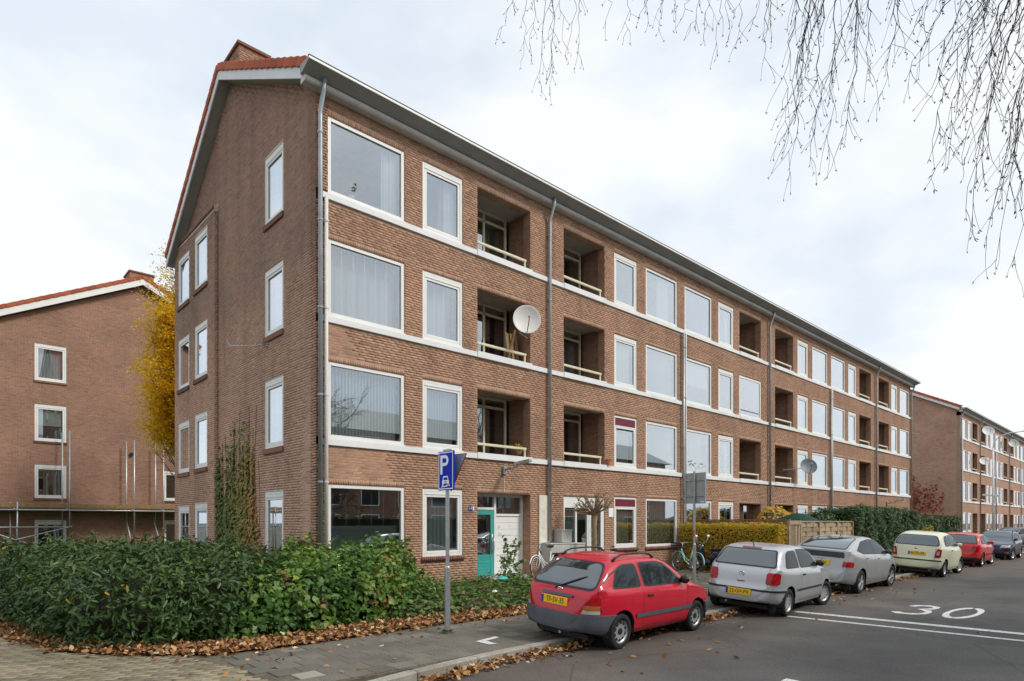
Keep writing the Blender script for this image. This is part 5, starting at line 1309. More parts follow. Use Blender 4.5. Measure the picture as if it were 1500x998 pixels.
# wall lamps on the facade
def wall_lamp(x, z, label):
    wl = empty('wall_lamp', (x,0,z), 0, label, 'lamp')
    M().cbox(-0.06,-0.09,-0.12,0.06,-0.006,0.12,0.012).build('bracket', m_steel, wl)
    M().tube([(0,-0.07,0.02),(0.03,-0.35,0.06),(0.05,-0.55,0.10)], 0.028, 8).build('arm', m_steel, wl, smooth=True)
    M().prism([(-0.07,-0.03),(0.07,-0.03),(0.045,0.05),(-0.045,0.05)], 'y', -1.05, -0.45).build('lantern', m_steel, wl, loc=(0.05,0,0.12), rot=(R_(-5),0,0))
    M().tube([(0,-0.02,-0.12),(0,-0.02,-0.62)], 0.012, 6).build('cable', m_pipe_white, wl)
wall_lamp(5.65, 3.32, 'grey wall lamp with a slanted arm above the teal entrance'); wall_lamp(39.5, 3.05, 'grey wall lamp on the far stretch of the facade above the conifer hedge')
# satellite dishes
def dish(loc, r, az, el, mat, label, arm=None, name='satellite_dish', group=None, text=None):
    root = empty(name, loc, 0, label, 'satellite dish', group)
    pv = Vector((math.cos(az)*math.cos(el), math.sin(az)*math.cos(el), math.sin(el))); q = pv.to_track_quat('Z','Y').to_euler()
    prof = [(r*i/8, 0.22*r*(i/8)**2) for i in range(9)] + [(r*1.02,0.22*r),(r*1.02,0.21*r)] + [(r*i/8, 0.22*r*(i/8)**2-0.012) for i in range(8,-1,-1)]
    d = M().lathe(prof, (0,0,0), 'z', 28).build('reflector', mat, root, smooth=True, rot=q)
    M().tube([(0,-r*0.95,0.2*r),(0,-r*0.5,r*0.75),(0,-r*0.12,r*0.95)], 0.012, 6).build('feed_arm', m_black, d)
    M().lathe([(0.03,0),(0.04,0.05),(0.03,0.1)], (0,-r*0.08,r*0.9), 'z', 10).build('feed_horn', m_cabinet, d)
    if text: text_mesh('lettering', text, 0.07, m_grey_net, d, (0,r*0.25,0.03), (0,0,0), 0.001)
    if arm: M().tube(arm, 0.018, 6).build('mount_arm', m_steel, root, smooth=True)
    return root
dish((6.15,-0.42,7.62), 0.40, R_(238), R_(2), plain('dish_cream',(0.74,0.71,0.66),0.5,0.4,var=0.03), 'big cream satellite dish on a wooden post in a second-floor loggia', [(0.02,0.05,-0.02),(0.1,0.4,-0.25),(0.45,0.42,-0.33)])
dish((25.55,-0.55,4.6), 0.40, R_(225), R_(20), plain('dish_mesh',(0.16,0.18,0.19),0.5,0.4), 'dark satellite dish on an arm before a first-floor loggia', [(0.05,0.05,0),(-0.25,0.25,-0.08),(-1.3,0.7,-0.2)])
m_dw = plain('dish_white', (0.72,0.72,0.69), 0.5, 0.4, var=0.03)
for (px, d_, z, r) in (((1447,632),60.3,0,0.52),((1441,676),59.3,0,0.40),((1484,650),69.5,0,0.52)):
    p = hit_point(px, d_)
    lab = {1447:'large pale dish by a top-floor loggia of the distant block', 1441:'smaller pale dish by a second-floor loggia of the distant block', 1484:'large grey dish by a top-floor loggia far along the distant block'}[px[0]]
    dish((p.x, p.y, p.z), r, R_(215), R_(25), m_dw if px[0] != 1484 else m_cabinet, lab, [(0,0.05,0),(0.2,0.4,-0.1),(0.3,max(0.5,-p.y),-0.1)])
# mast and planks in that loggia
pk = tag(M().cbox(-0.035,-0.03,-1.1,0.035,0.03,0.5,0.005).build('dish_post', m_wood_dark, None, loc=(6.08,-0.12+0.28,6.95), rot=(R_(14),R_(6),0)), 'brown wooden post carrying the cream satellite dish', 'post')
for i in range(5):
    tag(M().cbox(-0.05,-0.012,-0.9,0.05,0.012,0.75,0.004).build('leaning_plank', m_wood_dark, None, loc=(6.25+i*0.085,0.42+0.05*(i%2),6.75), rot=(R_(-8),R_(rng.uniform(-3,3)),rng.uniform(-0.3,0.3))), 'brown plank in the bundle leaning in the loggia behind the cream dish', 'plank', 'planks leaning in the loggia behind the cream dish')
# utility cabinets at the facade
def cabinet(x0, x1, y0, z0, z1, label, ribs=0):
    r_ = empty('utility_cabinet', ((x0+x1)/2,y0/2,z0), 0, label, 'cabinet'); hw = (x1-x0)/2
    b = M().cbox(-hw,y0/2,0,hw,-y0/2-0.02,z1-z0-0.04,0.008).build('housing', m_cabinet, r_)
    M().cbox(-hw-0.015,y0/2-0.02,z1-z0-0.038,hw+0.015,-y0/2-0.015,z1-z0,0.006).build('lid', m_cabinet, r_)
    for i in range(ribs):
        x = -hw+0.05+i*(2*hw-0.1)/max(1,ribs-1); M().box(x-0.012,y0/2-0.008,0.05,x+0.012,y0/2-0.001,z1-z0-0.1).build('rib', m_cabinet, b)
    return r_
cabinet(7.15,8.05,-0.42,0.2,1.22,'wide ribbed grey utility cabinet by the cream board',12)
cabinet(7.72,8.18,-0.36,1.23,1.62,'small plain grey meter box on top of the wide cabinet')
cabinet(8.08,8.75,-0.40,0.2,1.20,'second ribbed utility cabinet beside the pollarded tree',8)
# small wall sign, lamp bulb, window plants
tag(M().cbox(10.42,-0.02,2.02,10.68,-0.008,2.32,0.004).build('wall_sign', m_sw), 'small white sign beside the burgundy-topped window', 'sign')
def plant(loc, n, h, label, spread=0.25):
    root = empty('window_plant', loc, 0, label, 'plant')
    M().lathe([(0.06,0),(0.08,0.12),(0.085,0.12)], (0,0,0), 'z', 12).build('pot', m_sw, root)
    P = np.array([(rng.gauss(0,spread*0.5), rng.gauss(0,0.05), 0.12+rng.random()*h) for _ in range(n)])
    tag(obj('leaves', leaf_mesh('leaves', P, nrg.normal(size=P.shape)*0.6+np.array([0,-0.3,0.6]), nrg.uniform(0.08,0.15,n), LAUREL, nrg.random(n)*0.8), m_ground_leaf, root), kind='stuff'); return root
plant((0.95,0.14,9.41),26,0.22,'small potted plant on the sill of the top corner window',0.16)
plant((15.75,0.14,3.86),50,0.28,'bushy potted plant on a first-floor sill, beside a bushier one',0.3); plant((16.35,0.14,3.86),70,0.25,'bushiest potted plant on a first-floor sill with grey drapes',0.35)
fp = empty('flower_pot', (10.35,-0.06,3.745), 0, 'orange flower pot on the sill band by the burgundy window', 'flower pot')
M().lathe([(0.07,0.02),(0.09,0.18),(0.10,0.18),(0.10,0.21)],(0,0,0),'z',12).build('pot', plain('terracotta',(0.55,0.16,0.05),0.8), fp)
fb2 = empty('flower_basket', (6.35,0.10,3.86), 0, 'dried flower basket behind the yellow rail above the entrance', 'flower basket')
M().lathe([(0.06,0),(0.11,0.1),(0.12,0.1)],(0,0,0),'z',10).build('basket', m_wood_dark, fb2)
P = np.array([(rng.gauss(0,0.12), rng.gauss(0,0.06), 0.1+rng.random()*0.15) for _ in range(60)]); tag(obj('flowers', leaf_mesh('flowers', P, nrg.normal(size=P.shape)+np.array([0,0,0.5]), nrg.uniform(0.05,0.1,60), OVAL, nrg.random(60)), m_beech, fb2), kind='stuff')
# teal rag and white scrap in the ground cover
rg = M(); blob(rg, 0,0,0.06,0.16,0.11,0.07,7); tag(rg.build('plastic_bag', plain('teal_plastic',(0.05,0.45,0.42),0.4,0.5), None, smooth=True, loc=(3.75,-2.05,0.42)), 'crumpled teal plastic bag lying in the ground cover', 'plastic bag')
rg = M(); blob(rg, 0,0,0.04,0.07,0.05,0.06,6); tag(rg.build('paper_scrap', m_sw, None, smooth=True, loc=(2.45,-3.25,0.32)), 'white scrap of paper lying in the ground cover', 'litter')
# tuft of weeds on the forecourt and round the sign post
shrub('weed_tuft', 'green weed tuft on the paving beside the zone sign', 'weed', [(9.5,-2.85,0.16,0.32,0.28,0.16)], 900, (0.04,0.09), LAUREL, m_ground_leaf, core=m_core, depth=0.08, up=0.8)
shrub('weed_tuft', 'little weeds around the foot of the parking sign post', 'weed', [(-0.34,-5.31,0.10,0.11,0.09,0.06)], 1500, (0.03,0.06), LAUREL, m_ground_leaf, core=m_core, depth=0.03, up=0.8)

# ------------------------------------------------------------------ bicycles
def wheel_parts(parent, c, r, rim_mat, spokes=20, name='wheel', tyre=0.02):
    t = M(); n = 32
    t.lathe([(r-tyre, -tyre*0.8),(r,-tyre*0.5),(r+0.002,0),(r,tyre*0.5),(r-tyre,tyre*0.8)], c, 'y', n, closed=True)
    w_ = t.build(name, m_rubber, parent, smooth=True)
    M().lathe([(r-tyre*1.9,-0.012),(r-tyre,-0.013),(r-tyre,0.013),(r-tyre*1.9,0.012)], c, 'y', n, closed=True).build('rim', rim_mat, w_, smooth=True)
    s_ = M().tube([(c[0],c[1]-0.035,c[2]),(c[0],c[1]+0.035,c[2])], 0.022, 8)
    for i in range(spokes):
        a = 2*math.pi*i/spokes; s_.tube([(c[0]+0.02*math.cos(a+0.4),c[1]+(0.025 if i%2 else -0.025),c[2]+0.02*math.sin(a+0.4)),(c[0]+(r-tyre*1.5)*math.cos(a),c[1],c[2]+(r-tyre*1.5)*math.sin(a))], 0.0016, 3)
    tag(s_.build('spokes', m_steel, w_), kind='stuff'); return w_
def bicycle(loc, rz, lean, label, fm, crate=False, rimm=None, bars_m=None, saddle_m=None, panel=None, steer=0.0):
    root = empty('bicycle', loc, rz, label, 'bicycle'); root.rotation_euler = (lean, 0, rz)
    r = 0.335; R1, F1 = (-0.55,0,r), (0.56,0,r)
    wheel_parts(root, R1, r, rimm or m_steel); 
    fr = M(); bb = (-0.10,0,0.28); st_ = (-0.26,0,0.78); hd = (0.36,0,0.80); hl = (0.40,0,0.62)
    fr.tube([bb, st_], 0.017, 8); fr.tube([hd, hl], 0.02, 8)
    fr.tube([(0.38,0,0.68),(0.15,0,0.40),(0.0,0,0.32),bb], 0.018, 8); fr.tube([(0.37,0,0.76),(0.15,0,0.50),(-0.05,0,0.42),(-0.16,0,0.45)], 0.015, 8)
    for s_ in (-0.045,0.045): fr.tube([bb,(-0.55,s_,r)], 0.011, 6); fr.tube([(-0.24,s_*0.4,0.72),(-0.55,s_,r)], 0.009, 6)
    fr.build('frame', fm, root, smooth=True)
    fk = M()
    for s_ in (-0.045,0.045): fk.tube([(0.40,s_*0.6,0.66),(0.46,s_,0.50),(0.56,s_,r)], 0.011, 6)
    fk.tube([(0.40,-0.03,0.66),(0.40,0.03,0.66)], 0.014, 6); fk = fk.build('fork', fm, root, smooth=True)
    wheel_parts(root, F1, r, rimm or m_steel)
    hb = M().tube([hd,(0.33,0,0.98)], 0.013, 8)
    hb.tube([(0.12,-0.29,1.04),(0.26,-0.26,1.04),(0.36,-0.12,1.02),(0.34,0,0.99),(0.36,0.12,1.02),(0.26,0.26,1.04),(0.12,0.29,1.04)], 0.011, 8)
    hb = hb.build('handlebar', bars_m or m_steel, root, smooth=True)
    for s_ in (-1,1): M().tube([(0.10,s_*0.294,1.04),(0.20,s_*0.272,1.04)], 0.016, 8).build('grip', m_black, hb)
    M().tube([st_,(-0.285,0,0.90)], 0.012, 8).build('seat_post', m_steel, root)
    sd = M(); blob(sd, -0.30,0,0.93,0.13,0.085,0.045,7); blob(sd, -0.17,0,0.93,0.10,0.035,0.03,6); sd.build('saddle', saddle_m or m_black, root, smooth=True)
    fd = M()
    for c, a0_, a1_ in ((R1,20,190),(F1,20,150)):
        pts = [(c[0]+(r+0.03)*math.cos(R_(a)), 0, c[2]+(r+0.03)*math.sin(R_(a))) for a in np.linspace(a0_,a1_,14)]
        fd.tube(pts, 0.02, 5)
    fd.build('mudguards', fm, root, smooth=True)["kind"] = 'stuff'
    rk = M()
    for s_ in (-0.06,0.06): rk.tube([(-0.26,s_,0.72),(-0.80,s_,0.72)], 0.007, 5); rk.tube([(-0.72,s_,0.72),(-0.55,s_,r)], 0.006, 5)
    for x in (-0.4,-0.6,-0.78): rk.tube([(x,-0.06,0.72),(x,0.06,0.72)], 0.006, 5)
    rk.build('rack', m_black, root)
    ck = M().lathe([(0.085,-0.004),(0.085,0.004)], (bb[0],-0.05,bb[2]), 'y', 18)
    ck.tube([(bb[0],-0.07,bb[2]),(bb[0]+0.1,-0.07,bb[2]-0.12)], 0.008, 5); ck.tube([(bb[0],0.07,bb[2]),(bb[0]-0.1,0.07,bb[2]+0.12)], 0.008, 5)
    ck.cbox(bb[0]+0.06,-0.15,bb[2]-0.14,bb[0]+0.14,-0.07,bb[2]-0.11,0.004); ck.cbox(bb[0]-0.14,0.07,bb[2]+0.11,bb[0]-0.06,0.15,bb[2]+0.14,0.004)
    ck.tube([(bb[0],-0.06,bb[2]),(bb[0],0.06,bb[2])],0.02,8); ck.build('crank', m_steel, root)["kind"] = 'stuff'
    if crate:
        cr = M(); x0,x1,y0_,y1_,z0,z1 = 0.42,0.72,-0.2,0.2,0.80,1.02
        for z in (z0,z0+0.08,z0+0.16): 
            cr.box(x0,y0_,z,x1,y0_+0.01,z+0.05); cr.box(x0,y1_-0.01,z,x1,y1_,z+0.05); cr.box(x0,y0_+0.01,z,x0+0.01,y1_-0.01,z+0.05); cr.box(x1-0.01,y0_+0.01,z,x1,y1_-0.01,z+0.05)
        for x in (x0,x1-0.015):
            for y in (y0_,y1_-0.015): cr.box(x-0.001,y-0.001,z0,x+0.016,y+0.016,z1)
        cr.box(x0+0.01,y0_+0.01,z0,x1-0.01,y1_-0.01,z0+0.01); cr.build('crate', m_black, root)
    if panel: M().cbox(-0.95,-0.15,0.42,-0.40,-0.13,0.72,0.01).cbox(-0.95,0.13,0.42,-0.40,0.15,0.72,0.01).cbox(-0.95,-0.13,0.70,-0.40,0.13,0.72,0.004).build('panniers', panel, root)["kind"] = 'stuff'
    return root
m_mint = plain('mint_paint', (0.36,0.72,0.70), 0.35, 0.5, coat=0.5, var=0.04); m_bikew = plain('white_paint', (0.78,0.78,0.76), 0.35, 0.5, coat=0.4, var=0.04)
bicycle((13.1,-1.35,0.105), R_(68), R_(4), 'mint green bicycle with a black crate parked by the facade', m_mint, crate=True)
bicycle((6.62,-0.86,0.225), R_(192), R_(7), 'white bicycle with maroon panniers leaning by the utility cabinets', m_bikew, panel=plain('maroon_bag',(0.12,0.015,0.03),0.7), rimm=m_sw)
bicycle((8.35,-1.55,0.105), R_(75), R_(5), 'white bicycle standing next to the pollarded tree', m_bikew)
# moped
mp_ = empty('moped', (13.9,-1.78,0.105), R_(72), 'dark moped with a red tail lamp beside the beech hedge', 'moped')
for x in (-0.60,0.62): wheel_parts(mp_, (x,0,0.24), 0.23, m_steel, 10, tyre=0.06)
bd = M(); blob(bd,-0.48,0,0.62,0.42,0.15,0.16,9); blob(bd,-0.25,0,0.50,0.30,0.16,0.18,8); bd.tube([(-0.1,0,0.34),(0.30,0,0.30),(0.42,0,0.42)],0.11,10); bd.tube([(0.42,0,0.40),(0.46,0,0.80),(0.40,0,0.95)],[0.15,0.13,0.08],10)
bd.build('body', plain('moped_navy',(0.015,0.02,0.035),0.25,0.5,coat=1.0), mp_, smooth=True, fix=False)
se = M(); blob(se,-0.42,0,0.78,0.40,0.13,0.07,8); se.build('seat', m_black, mp_, smooth=True)
M().tube([(0.62,0.07,0.24),(0.50,0.07,0.55)],0.02,6).build('fork', m_steel, mp_); M().tube([(0.40,-0.32,1.02),(0.42,0,0.98),(0.40,0.32,1.02)],0.014,6).build('handlebar', m_black, mp_)
for s_ in (-1,1):
    mr_ = M(); mr_.tube([(0.40,s_*0.2,1.02),(0.38,s_*0.27,1.2)],0.007,5); blob(mr_,0.38,s_*0.28,1.24,0.02,0.07,0.05,5); mr_.build('mirror', m_sw, mp_, smooth=True)
tl = M(); blob(tl,-0.90,0,0.62,0.06,0.10,0.06,6); tl.build('tail_lamp', plain('red_lens',(0.55,0.01,0.02),0.15,0.6), mp_, smooth=True)
M().cbox(-0.95,-0.07,0.38,-0.935,0.07,0.52,0.003).build('number_plate', plain('pale_blue_plate',(0.35,0.62,0.85),0.4), mp_)
M().cbox(-0.94,-0.05,0.30,-0.7,0.05,0.5,0.01).build('rear_mudguard', m_black, mp_)
# ------------------------------------------------------------------ cars
from mathutils.bvhtree import BVHTree
def pchip(pts):
    pts = sorted(pts); x = np.array([p[0] for p in pts], float); y = np.array([p[1] for p in pts], float)
    h = np.diff(x); d = np.diff(y)/h; n = len(x); m = np.zeros(n); m[0], m[-1] = d[0], d[-1]
    for i in range(1,n-1):
        if d[i-1]*d[i] > 0:
            w1, w2 = 2*h[i]+h[i-1], h[i]+2*h[i-1]; m[i] = (w1+w2)/(w1/d[i-1]+w2/d[i])
    def f(q):
        q = min(max(q, x[0]), x[-1]); i = min(max(int(np.searchsorted(x, q))-1, 0), n-2); t = (q-x[i])/h[i]
        return float((1+2*t)*(1-t)**2*y[i]+t*(1-t)**2*h[i]*m[i]+t*t*(3-2*t)*y[i+1]+t*t*(t-1)*h[i]*m[i+1])
    return f
def paint(name, c, metal=0.0, rough=0.35):
    s = Mat(name).setb(rough+0.08, 0.35, metal, 0.65); s.b.inputs['Coat Roughness'].default_value = 0.06
    vec = s.coord('Object'); g = s.noise(vec, 3.0, 4); s.base(s.ramp(g, [(0.3, tuple(x*0.93 for x in c)), (0.7, c)]))
    sp = s.n('ShaderNodeSeparateXYZ'); tcx = s.n('ShaderNodeTexCoord'); s.l(tcx.outputs['Object'], sp.inputs[0])
    # road film on the lower body dulls the gloss
    mr = s.n('ShaderNodeMapRange'); mr.inputs['From Min'].default_value = 0.25; mr.inputs['From Max'].default_value = 0.75; mr.inputs['To Min'].default_value = 0.45; mr.inputs['To Max'].default_value = 0.05; s.l(sp.outputs['Z'], mr.inputs['Value']); s.l(mr.outputs[0], s.b.inputs['Coat Roughness'])
    return s.m
def carglass(name, c=(0.022,0.028,0.03), refl=0.10, gain=1.6):
    s = Mat(name).setb(0.3, 0.0); s.base(c)
    gl = s.n('ShaderNodeBsdfGlossy'); gl.inputs['Roughness'].default_value = 0.02; gl.inputs['Color'].default_value = (0.88,0.95,1,1)
    fr = s.n('ShaderNodeFresnel'); fr.inputs[0].default_value = 1.5; ma = s.n('ShaderNodeMath', operation='MULTIPLY_ADD', use_clamp=True); ma.inputs[1].default_value = gain; ma.inputs[2].default_value = refl
    s.l(fr.outputs[0], ma.inputs[0]); mxs = s.n('ShaderNodeMixShader'); s.l(ma.outputs[0], mxs.inputs[0]); s.l(s.b.outputs[0], mxs.inputs[1]); s.l(gl.outputs[0], mxs.inputs[2]); s.l(mxs.outputs[0], s.o.inputs['Surface']); return s.m
m_cg = carglass('car_glass'); m_cg2 = carglass('car_side_glass', refl=0.012, gain=0.5)
m_bump_grey = plain('bumper_grey', (0.085,0.095,0.11), 0.55, 0.4, var=0.1); m_rim = plain('rim_silver', (0.52,0.53,0.54), 0.35, 0.5, 0.6, var=0.08); m_lr = plain('lamp_red', (0.36,0.004,0.008), 0.2, 0.3, coat=0.3); m_lo = plain('lamp_orange', (0.42,0.11,0.012), 0.15, 0.6, coat=1.0); m_lw = plain('lamp_clear', (0.40,0.40,0.39), 0.12, 0.6, coat=1.0)
m_plate = plain('plate_yellow', (0.90,0.60,0.02), 0.4, 0.4, var=0.03); m_pblue = plain('plate_blue', (0.02,0.06,0.35), 0.4); m_chrome = plain('chrome', (0.7,0.7,0.72), 0.15, 0.5, 0.9)
def poly_planes(poly):
    cx = sum(p[0] for p in poly)/len(poly); cy = sum(p[1] for p in poly)/len(poly); out_ = []
    for i in range(len(poly)):
        a, b = poly[i], poly[(i+1) % len(poly)]; nx, ny = b[1]-a[1], a[0]-b[0]
        if nx*(a[0]-cx)+ny*(a[1]-cy) < 0: nx, ny = -nx, -ny
        l = math.hypot(nx, ny)
        if l > 1e-9: out_.append((a, (nx/l, ny/l)))
    return out_
def rounded(poly, r=0.04, n=3):
    out_ = []; m_ = len(poly)
    for i in range(m_):
        p = Vector(poly[i]); a = (Vector(poly[i-1])-p); b = (Vector(poly[(i+1) % m_])-p)
        ra, rb = min(r, a.length*0.45), min(r, b.length*0.45); a = p+a.normalized()*ra; b = p+b.normalized()*rb
        for k in range(n+1):
            t = k/n; q = a*(1-t)**2 + p*2*t*(1-t) + b*t*t; out_.append((q.x, q.y))
    return out_
def car(spec, loc, rz, roll, label):
    sp = spec; top, belt, low, plan, roofw = (pchip(sp[k]) for k in ('top','belt','low','plan','roofw'))
    xr, xf = sp['x']; wr = sp['wheel_r']; wb = sp['wb']
    xs = sorted(set([round(v,4) for v in list(np.linspace(xr,xf,70)) + list(np.linspace(xr,xr+0.14,12)) + list(np.linspace(xf-0.12,xf,9))]))
    bm = bmesh.new(); rings = []
    for x in xs:
        zb, zt = low(x), top(x); bl = min(belt(x), zt-0.012); w_ = plan(x); rw = min(roofw(x), w_-0.03); h = max(bl-zb, 0.03); g = zt-bl
        e = 0.045 if g > 0.15 else 0.02
        half = [(0,zb),(0.72*w_,zb),(w_-0.06,zb+0.02),(w_-0.02,zb+0.10*h+0.015),(w_-0.003,zb+0.28*h),(w_+0.004,zb+0.48*h),(w_+0.002,zb+0.66*h),(w_-0.006,zb+0.84*h),(w_-0.022,bl-0.02*h),(w_-e,bl+0.03*g)]
        for t, u in ((0.22,0.26),(0.45,0.50),(0.70,0.73),(0.92,0.88)): half.append((w_-e+(rw-w_+e)*t, bl+g*u))
        half += [(rw-0.045,bl+g*0.945),(rw-0.12,bl+g*0.978),(rw*0.55,bl+g*0.995),(0,zt)]
        full = half + [(-y, z) for y, z in reversed(half[1:-1])]
        rings.append([bm.verts.new((x,y,z)) for y, z in full])
    K = len(rings[0])
    for a, b in zip(rings, rings[1:]):
        for k in range(K): bm.faces.new((a[k],a[(k+1)%K],b[(k+1)%K],b[k]))
    bm.faces.new(rings[0]); bm.faces.new(rings[-1][::-1])
    bmesh.ops.recalc_face_normals(bm, faces=bm.faces); bm.normal_update()
    bvh = BVHTree.FromBMesh(bm)
    # wheel arches
    RA = wr*1.17; W0 = plan(0)
    for xw in (-wb/2, wb/2):
        for k in range(20):
            a = 2*math.pi*(k+0.5)/20; co = (xw+RA*math.cos(a),0,wr+0.015+RA*math.sin(a)); no = (math.cos(a),0,math.sin(a))
            fs_ = [f for f in bm.faces if abs(f.calc_center_median().x-xw) < RA+0.15 and f.calc_center_median().z < wr+RA+0.18]
            ge = list({v for f in fs_ for v in f.verts}) + list({e for f in fs_ for e in f.edges}) + fs_
            bmesh.ops.bisect_plane(bm, geom=ge, plane_co=co, plane_no=no)
        dead = []
        for f in bm.faces:
            c = f.calc_center_median()
            if abs(c.y) > 0.45*W0 and (c.x-xw)**2+(c.z-wr-0.015)**2 < (RA*math.cos(math.pi/20)*0.999)**2: dead.append(f)
        bmesh.ops.delete(bm, geom=dead, context='FACES')
    bm.normal_update()
    root = empty('parked_car', loc, 0, label, 'car'); root.rotation_euler = (roll, 0, rz); root.scale = (sp.get('size',0.97),)*3
    me = bpy.data.meshes.new('body'); bm.to_mesh(me); me.polygons.foreach_set('use_smooth', [True]*len(me.polygons))
    body = obj('body', me, sp['paint'], root)
    def shell(name, poly, axis, side, off, mat, parent=None, smooth=True):
        b2 = bm.copy(); i = {'x':0,'y':1,'z':2}[axis]; o1, o2 = [(1,2),(0,2),(0,1)][i]
        bmesh.ops.delete(b2, geom=[f for f in b2.faces if f.normal[i]*side < 0.08], context='FACES')
        for p, n_ in poly_planes(poly):
            co = [0,0,0]; no = [0,0,0]; co[o1], co[o2] = p; no[o1], no[o2] = n_
            bmesh.ops.bisect_plane(b2, geom=list(b2.verts)+list(b2.edges)+list(b2.faces), plane_co=co, plane_no=no, clear_outer=True)
        if axis == 'y': bmesh.ops.delete(b2, geom=[f for f in b2.faces if f.calc_center_median().y*side < 0], context='FACES')
        b2.normal_update(); nn = {v: v.normal.copy() for v in b2.verts}
        for v in b2.verts: v.co += nn[v]*off
        if axis == 'x' and len(b2.faces):
            pass
        if len(b2.faces) == 0: b2.free(); return None
        m2 = bpy.data.meshes.new(name); b2.to_mesh(m2); b2.free()
        if smooth: m2.polygons.foreach_set('use_smooth', [True]*len(m2.polygons))
        return obj(name, m2, mat, parent or root)
    def rx(y, z, front=False):
        h = bvh.ray_cast(Vector((5 if front else -5, y, z)), Vector((-1 if front else 1,0,0))); return h[0].x if h[0] else (xf if front else xr)
    def sy(x, z): 
        h = bvh.ray_cast(Vector((x,-4,z)), Vector((0,1,0))); return h[0].y if h[0] else -W0
    for name, poly, off, mat in sp.get('zones', ()):       # bumpers, trims: shells cut from the body all round
        for axis, side in (('x',-1),('x',1),('y',-1),('y',1)):
            pass
    for item in sp['shells']:
        name, axis, side, poly, off, mat = item[:6]; r_ = item[6] if len(item) > 6 else 0.0
        pl = rounded(poly, r_) if r_ else poly
        sides = (-1,1) if side == 0 else (side,)
        for s_ in sides:
            if axis == 'x' and len(item) > 7 and item[7] == 'pair':
                for q in (1,-1): shell(name, [(p[0]*q,p[1]) for p in pl], axis, s_, off, mat)
            else: shell(name, pl, axis, s_, off, mat)
    for (za, zb2, xa, xb, off, mat, name) in sp['belts']:   # wrap-round bumpers: all faces between heights
        b2 = bm.copy()
        for co, no in (((0,0,za),(0,0,-1)),((0,0,zb2),(0,0,1)),((xa,0,0),(-1,0,0)),((xb,0,0),(1,0,0))):
            bmesh.ops.bisect_plane(b2, geom=list(b2.verts)+list(b2.edges)+list(b2.faces), plane_co=co, plane_no=no, clear_outer=True)
        bmesh.ops.delete(b2, geom=[f for f in b2.faces if abs(f.normal.z) > 0.93], context='FACES')
        b2.normal_update(); vv = {v: (v.normal*Vector((1,1,0.15))).copy() for v in b2.verts}
        for v in b2.verts: v.co += vv[v]*off
        # turn the rim inwards so the bumper has thickness
        ed = [e for e in b2.edges if e.is_boundary]; r2 = bmesh.ops.extrude_edge_only(b2, edges=ed)
        for v in [g for g in r2['geom'] if isinstance(g, bmesh.types.BMVert)]:
            c = Vector((0,0,v.co.z)); d = Vector((v.co.x*0.25,v.co.y,0)); d.normalize(); v.co -= d*(off+0.01)
        bmesh.ops.recalc_face_normals(b2, faces=b2.faces)
        m2 = bpy.data.meshes.new(name); b2.to_mesh(m2); b2.free(); m2.polygons.foreach_set('use_smooth', [True]*len(m2.polygons)); m2.set_sharp_from_angle(angle=R_(40)); obj(name, m2, mat, root)
    me.set_sharp_from_angle(angle=R_(50))
    # wheels and arches
    tw = sp.get('track', W0-0.10)
    rim_n, slot = sp['rim']
    key = ('tyre', wr)
    ty = cached(key, lambda: M().lathe([(wr*0.64,-0.075),(wr*0.80,-0.085),(wr*0.93,-0.085),(wr*0.985,-0.072),(wr,-0.05),(wr,0.05),(wr*0.985,0.072),(wr*0.93,0.085),(wr*0.80,0.085),(wr*0.64,0.075)], (0,0,0), 'y', 36, closed=True).mesh('tyre', True))
    if not ty.materials: ty.materials.append(m_rubber)
    def rimm():
        m_ = M().lathe([(wr*0.66,-0.078),(wr*0.64,-0.07),(wr*0.60,-0.045),(wr*0.34,-0.062),(wr*0.28,-0.055),(0.0,-0.055)], (0,0,0), 'y', 36, cap=False)
        return m_.mesh('rim', True)
    def spoke_rim():
        m_ = M().lathe([(wr*0.66,-0.080),(wr*0.64,-0.07),(wr*0.60,-0.03),(wr*0.60,0.03)], (0,0,0), 'y', 36, cap=False)
        for k in range(rim_n):
            a = 2*math.pi*k/rim_n; d = Vector((math.cos(a),0,math.sin(a))); t = Vector((-math.sin(a),0,math.cos(a)))
            for q in (-1,1):
                c0, c1 = d*wr*0.12+t*q*0.012, d*wr*0.62+t*q*wr*0.09
                m_.tube([Vector((c0.x,-0.068,c0.z)),Vector((c1.x,-0.068,c1.z))], [0.016,0.013], 6)
        m_.lathe([(wr*0.16,-0.05),(wr*0.15,-0.078),(0,-0.08)], (0,0,0), 'y', 16); return m_.mesh('rim', False)
    rm = cached(('rim',wr,rim_n,slot), spoke_rim if slot == 'spoke' else rimm)
    if not rm.materials: rm.materials.append(m_rim)
    def slots():
        m_ = M()
        for k in range(rim_n):
            a = 2*math.pi*(k+0.5)/rim_n; c = (wr*0.485*math.cos(a), wr*0.485*math.sin(a)); poly = []
            for j in range(8):
                b = 2*math.pi*j/8; u, v_ = wr*0.075*math.cos(b), wr*(0.11 if slot == 'holes' else 0.05)*math.sin(b)
                poly.append((c[0]+u*math.cos(a)-v_*math.sin(a), c[1]+u*math.sin(a)+v_*math.cos(a)))
            m_.prism(poly, 'y', -0.0595, -0.04)
        m_.lathe([(wr*0.19,-0.05),(wr*0.18,-0.066),(wr*0.1,-0.07),(0,-0.07)], (0,0,0), 'y', 16) if slot == 'holes' else None
        return m_.mesh('rim_slots')
    sm_ = cached(('slots',wr,rim_n,slot), slots) if slot != 'spoke' else None
    if sm_ is not None and not sm_.materials: sm_.materials.append(m_dark)
    back = cached(('bdisc',wr), lambda: M().lathe([(wr*0.6,-0.01),(wr*0.6,0.0),(0,0.0)], (0,0,0), 'y', 24).mesh('brake_drum')); 
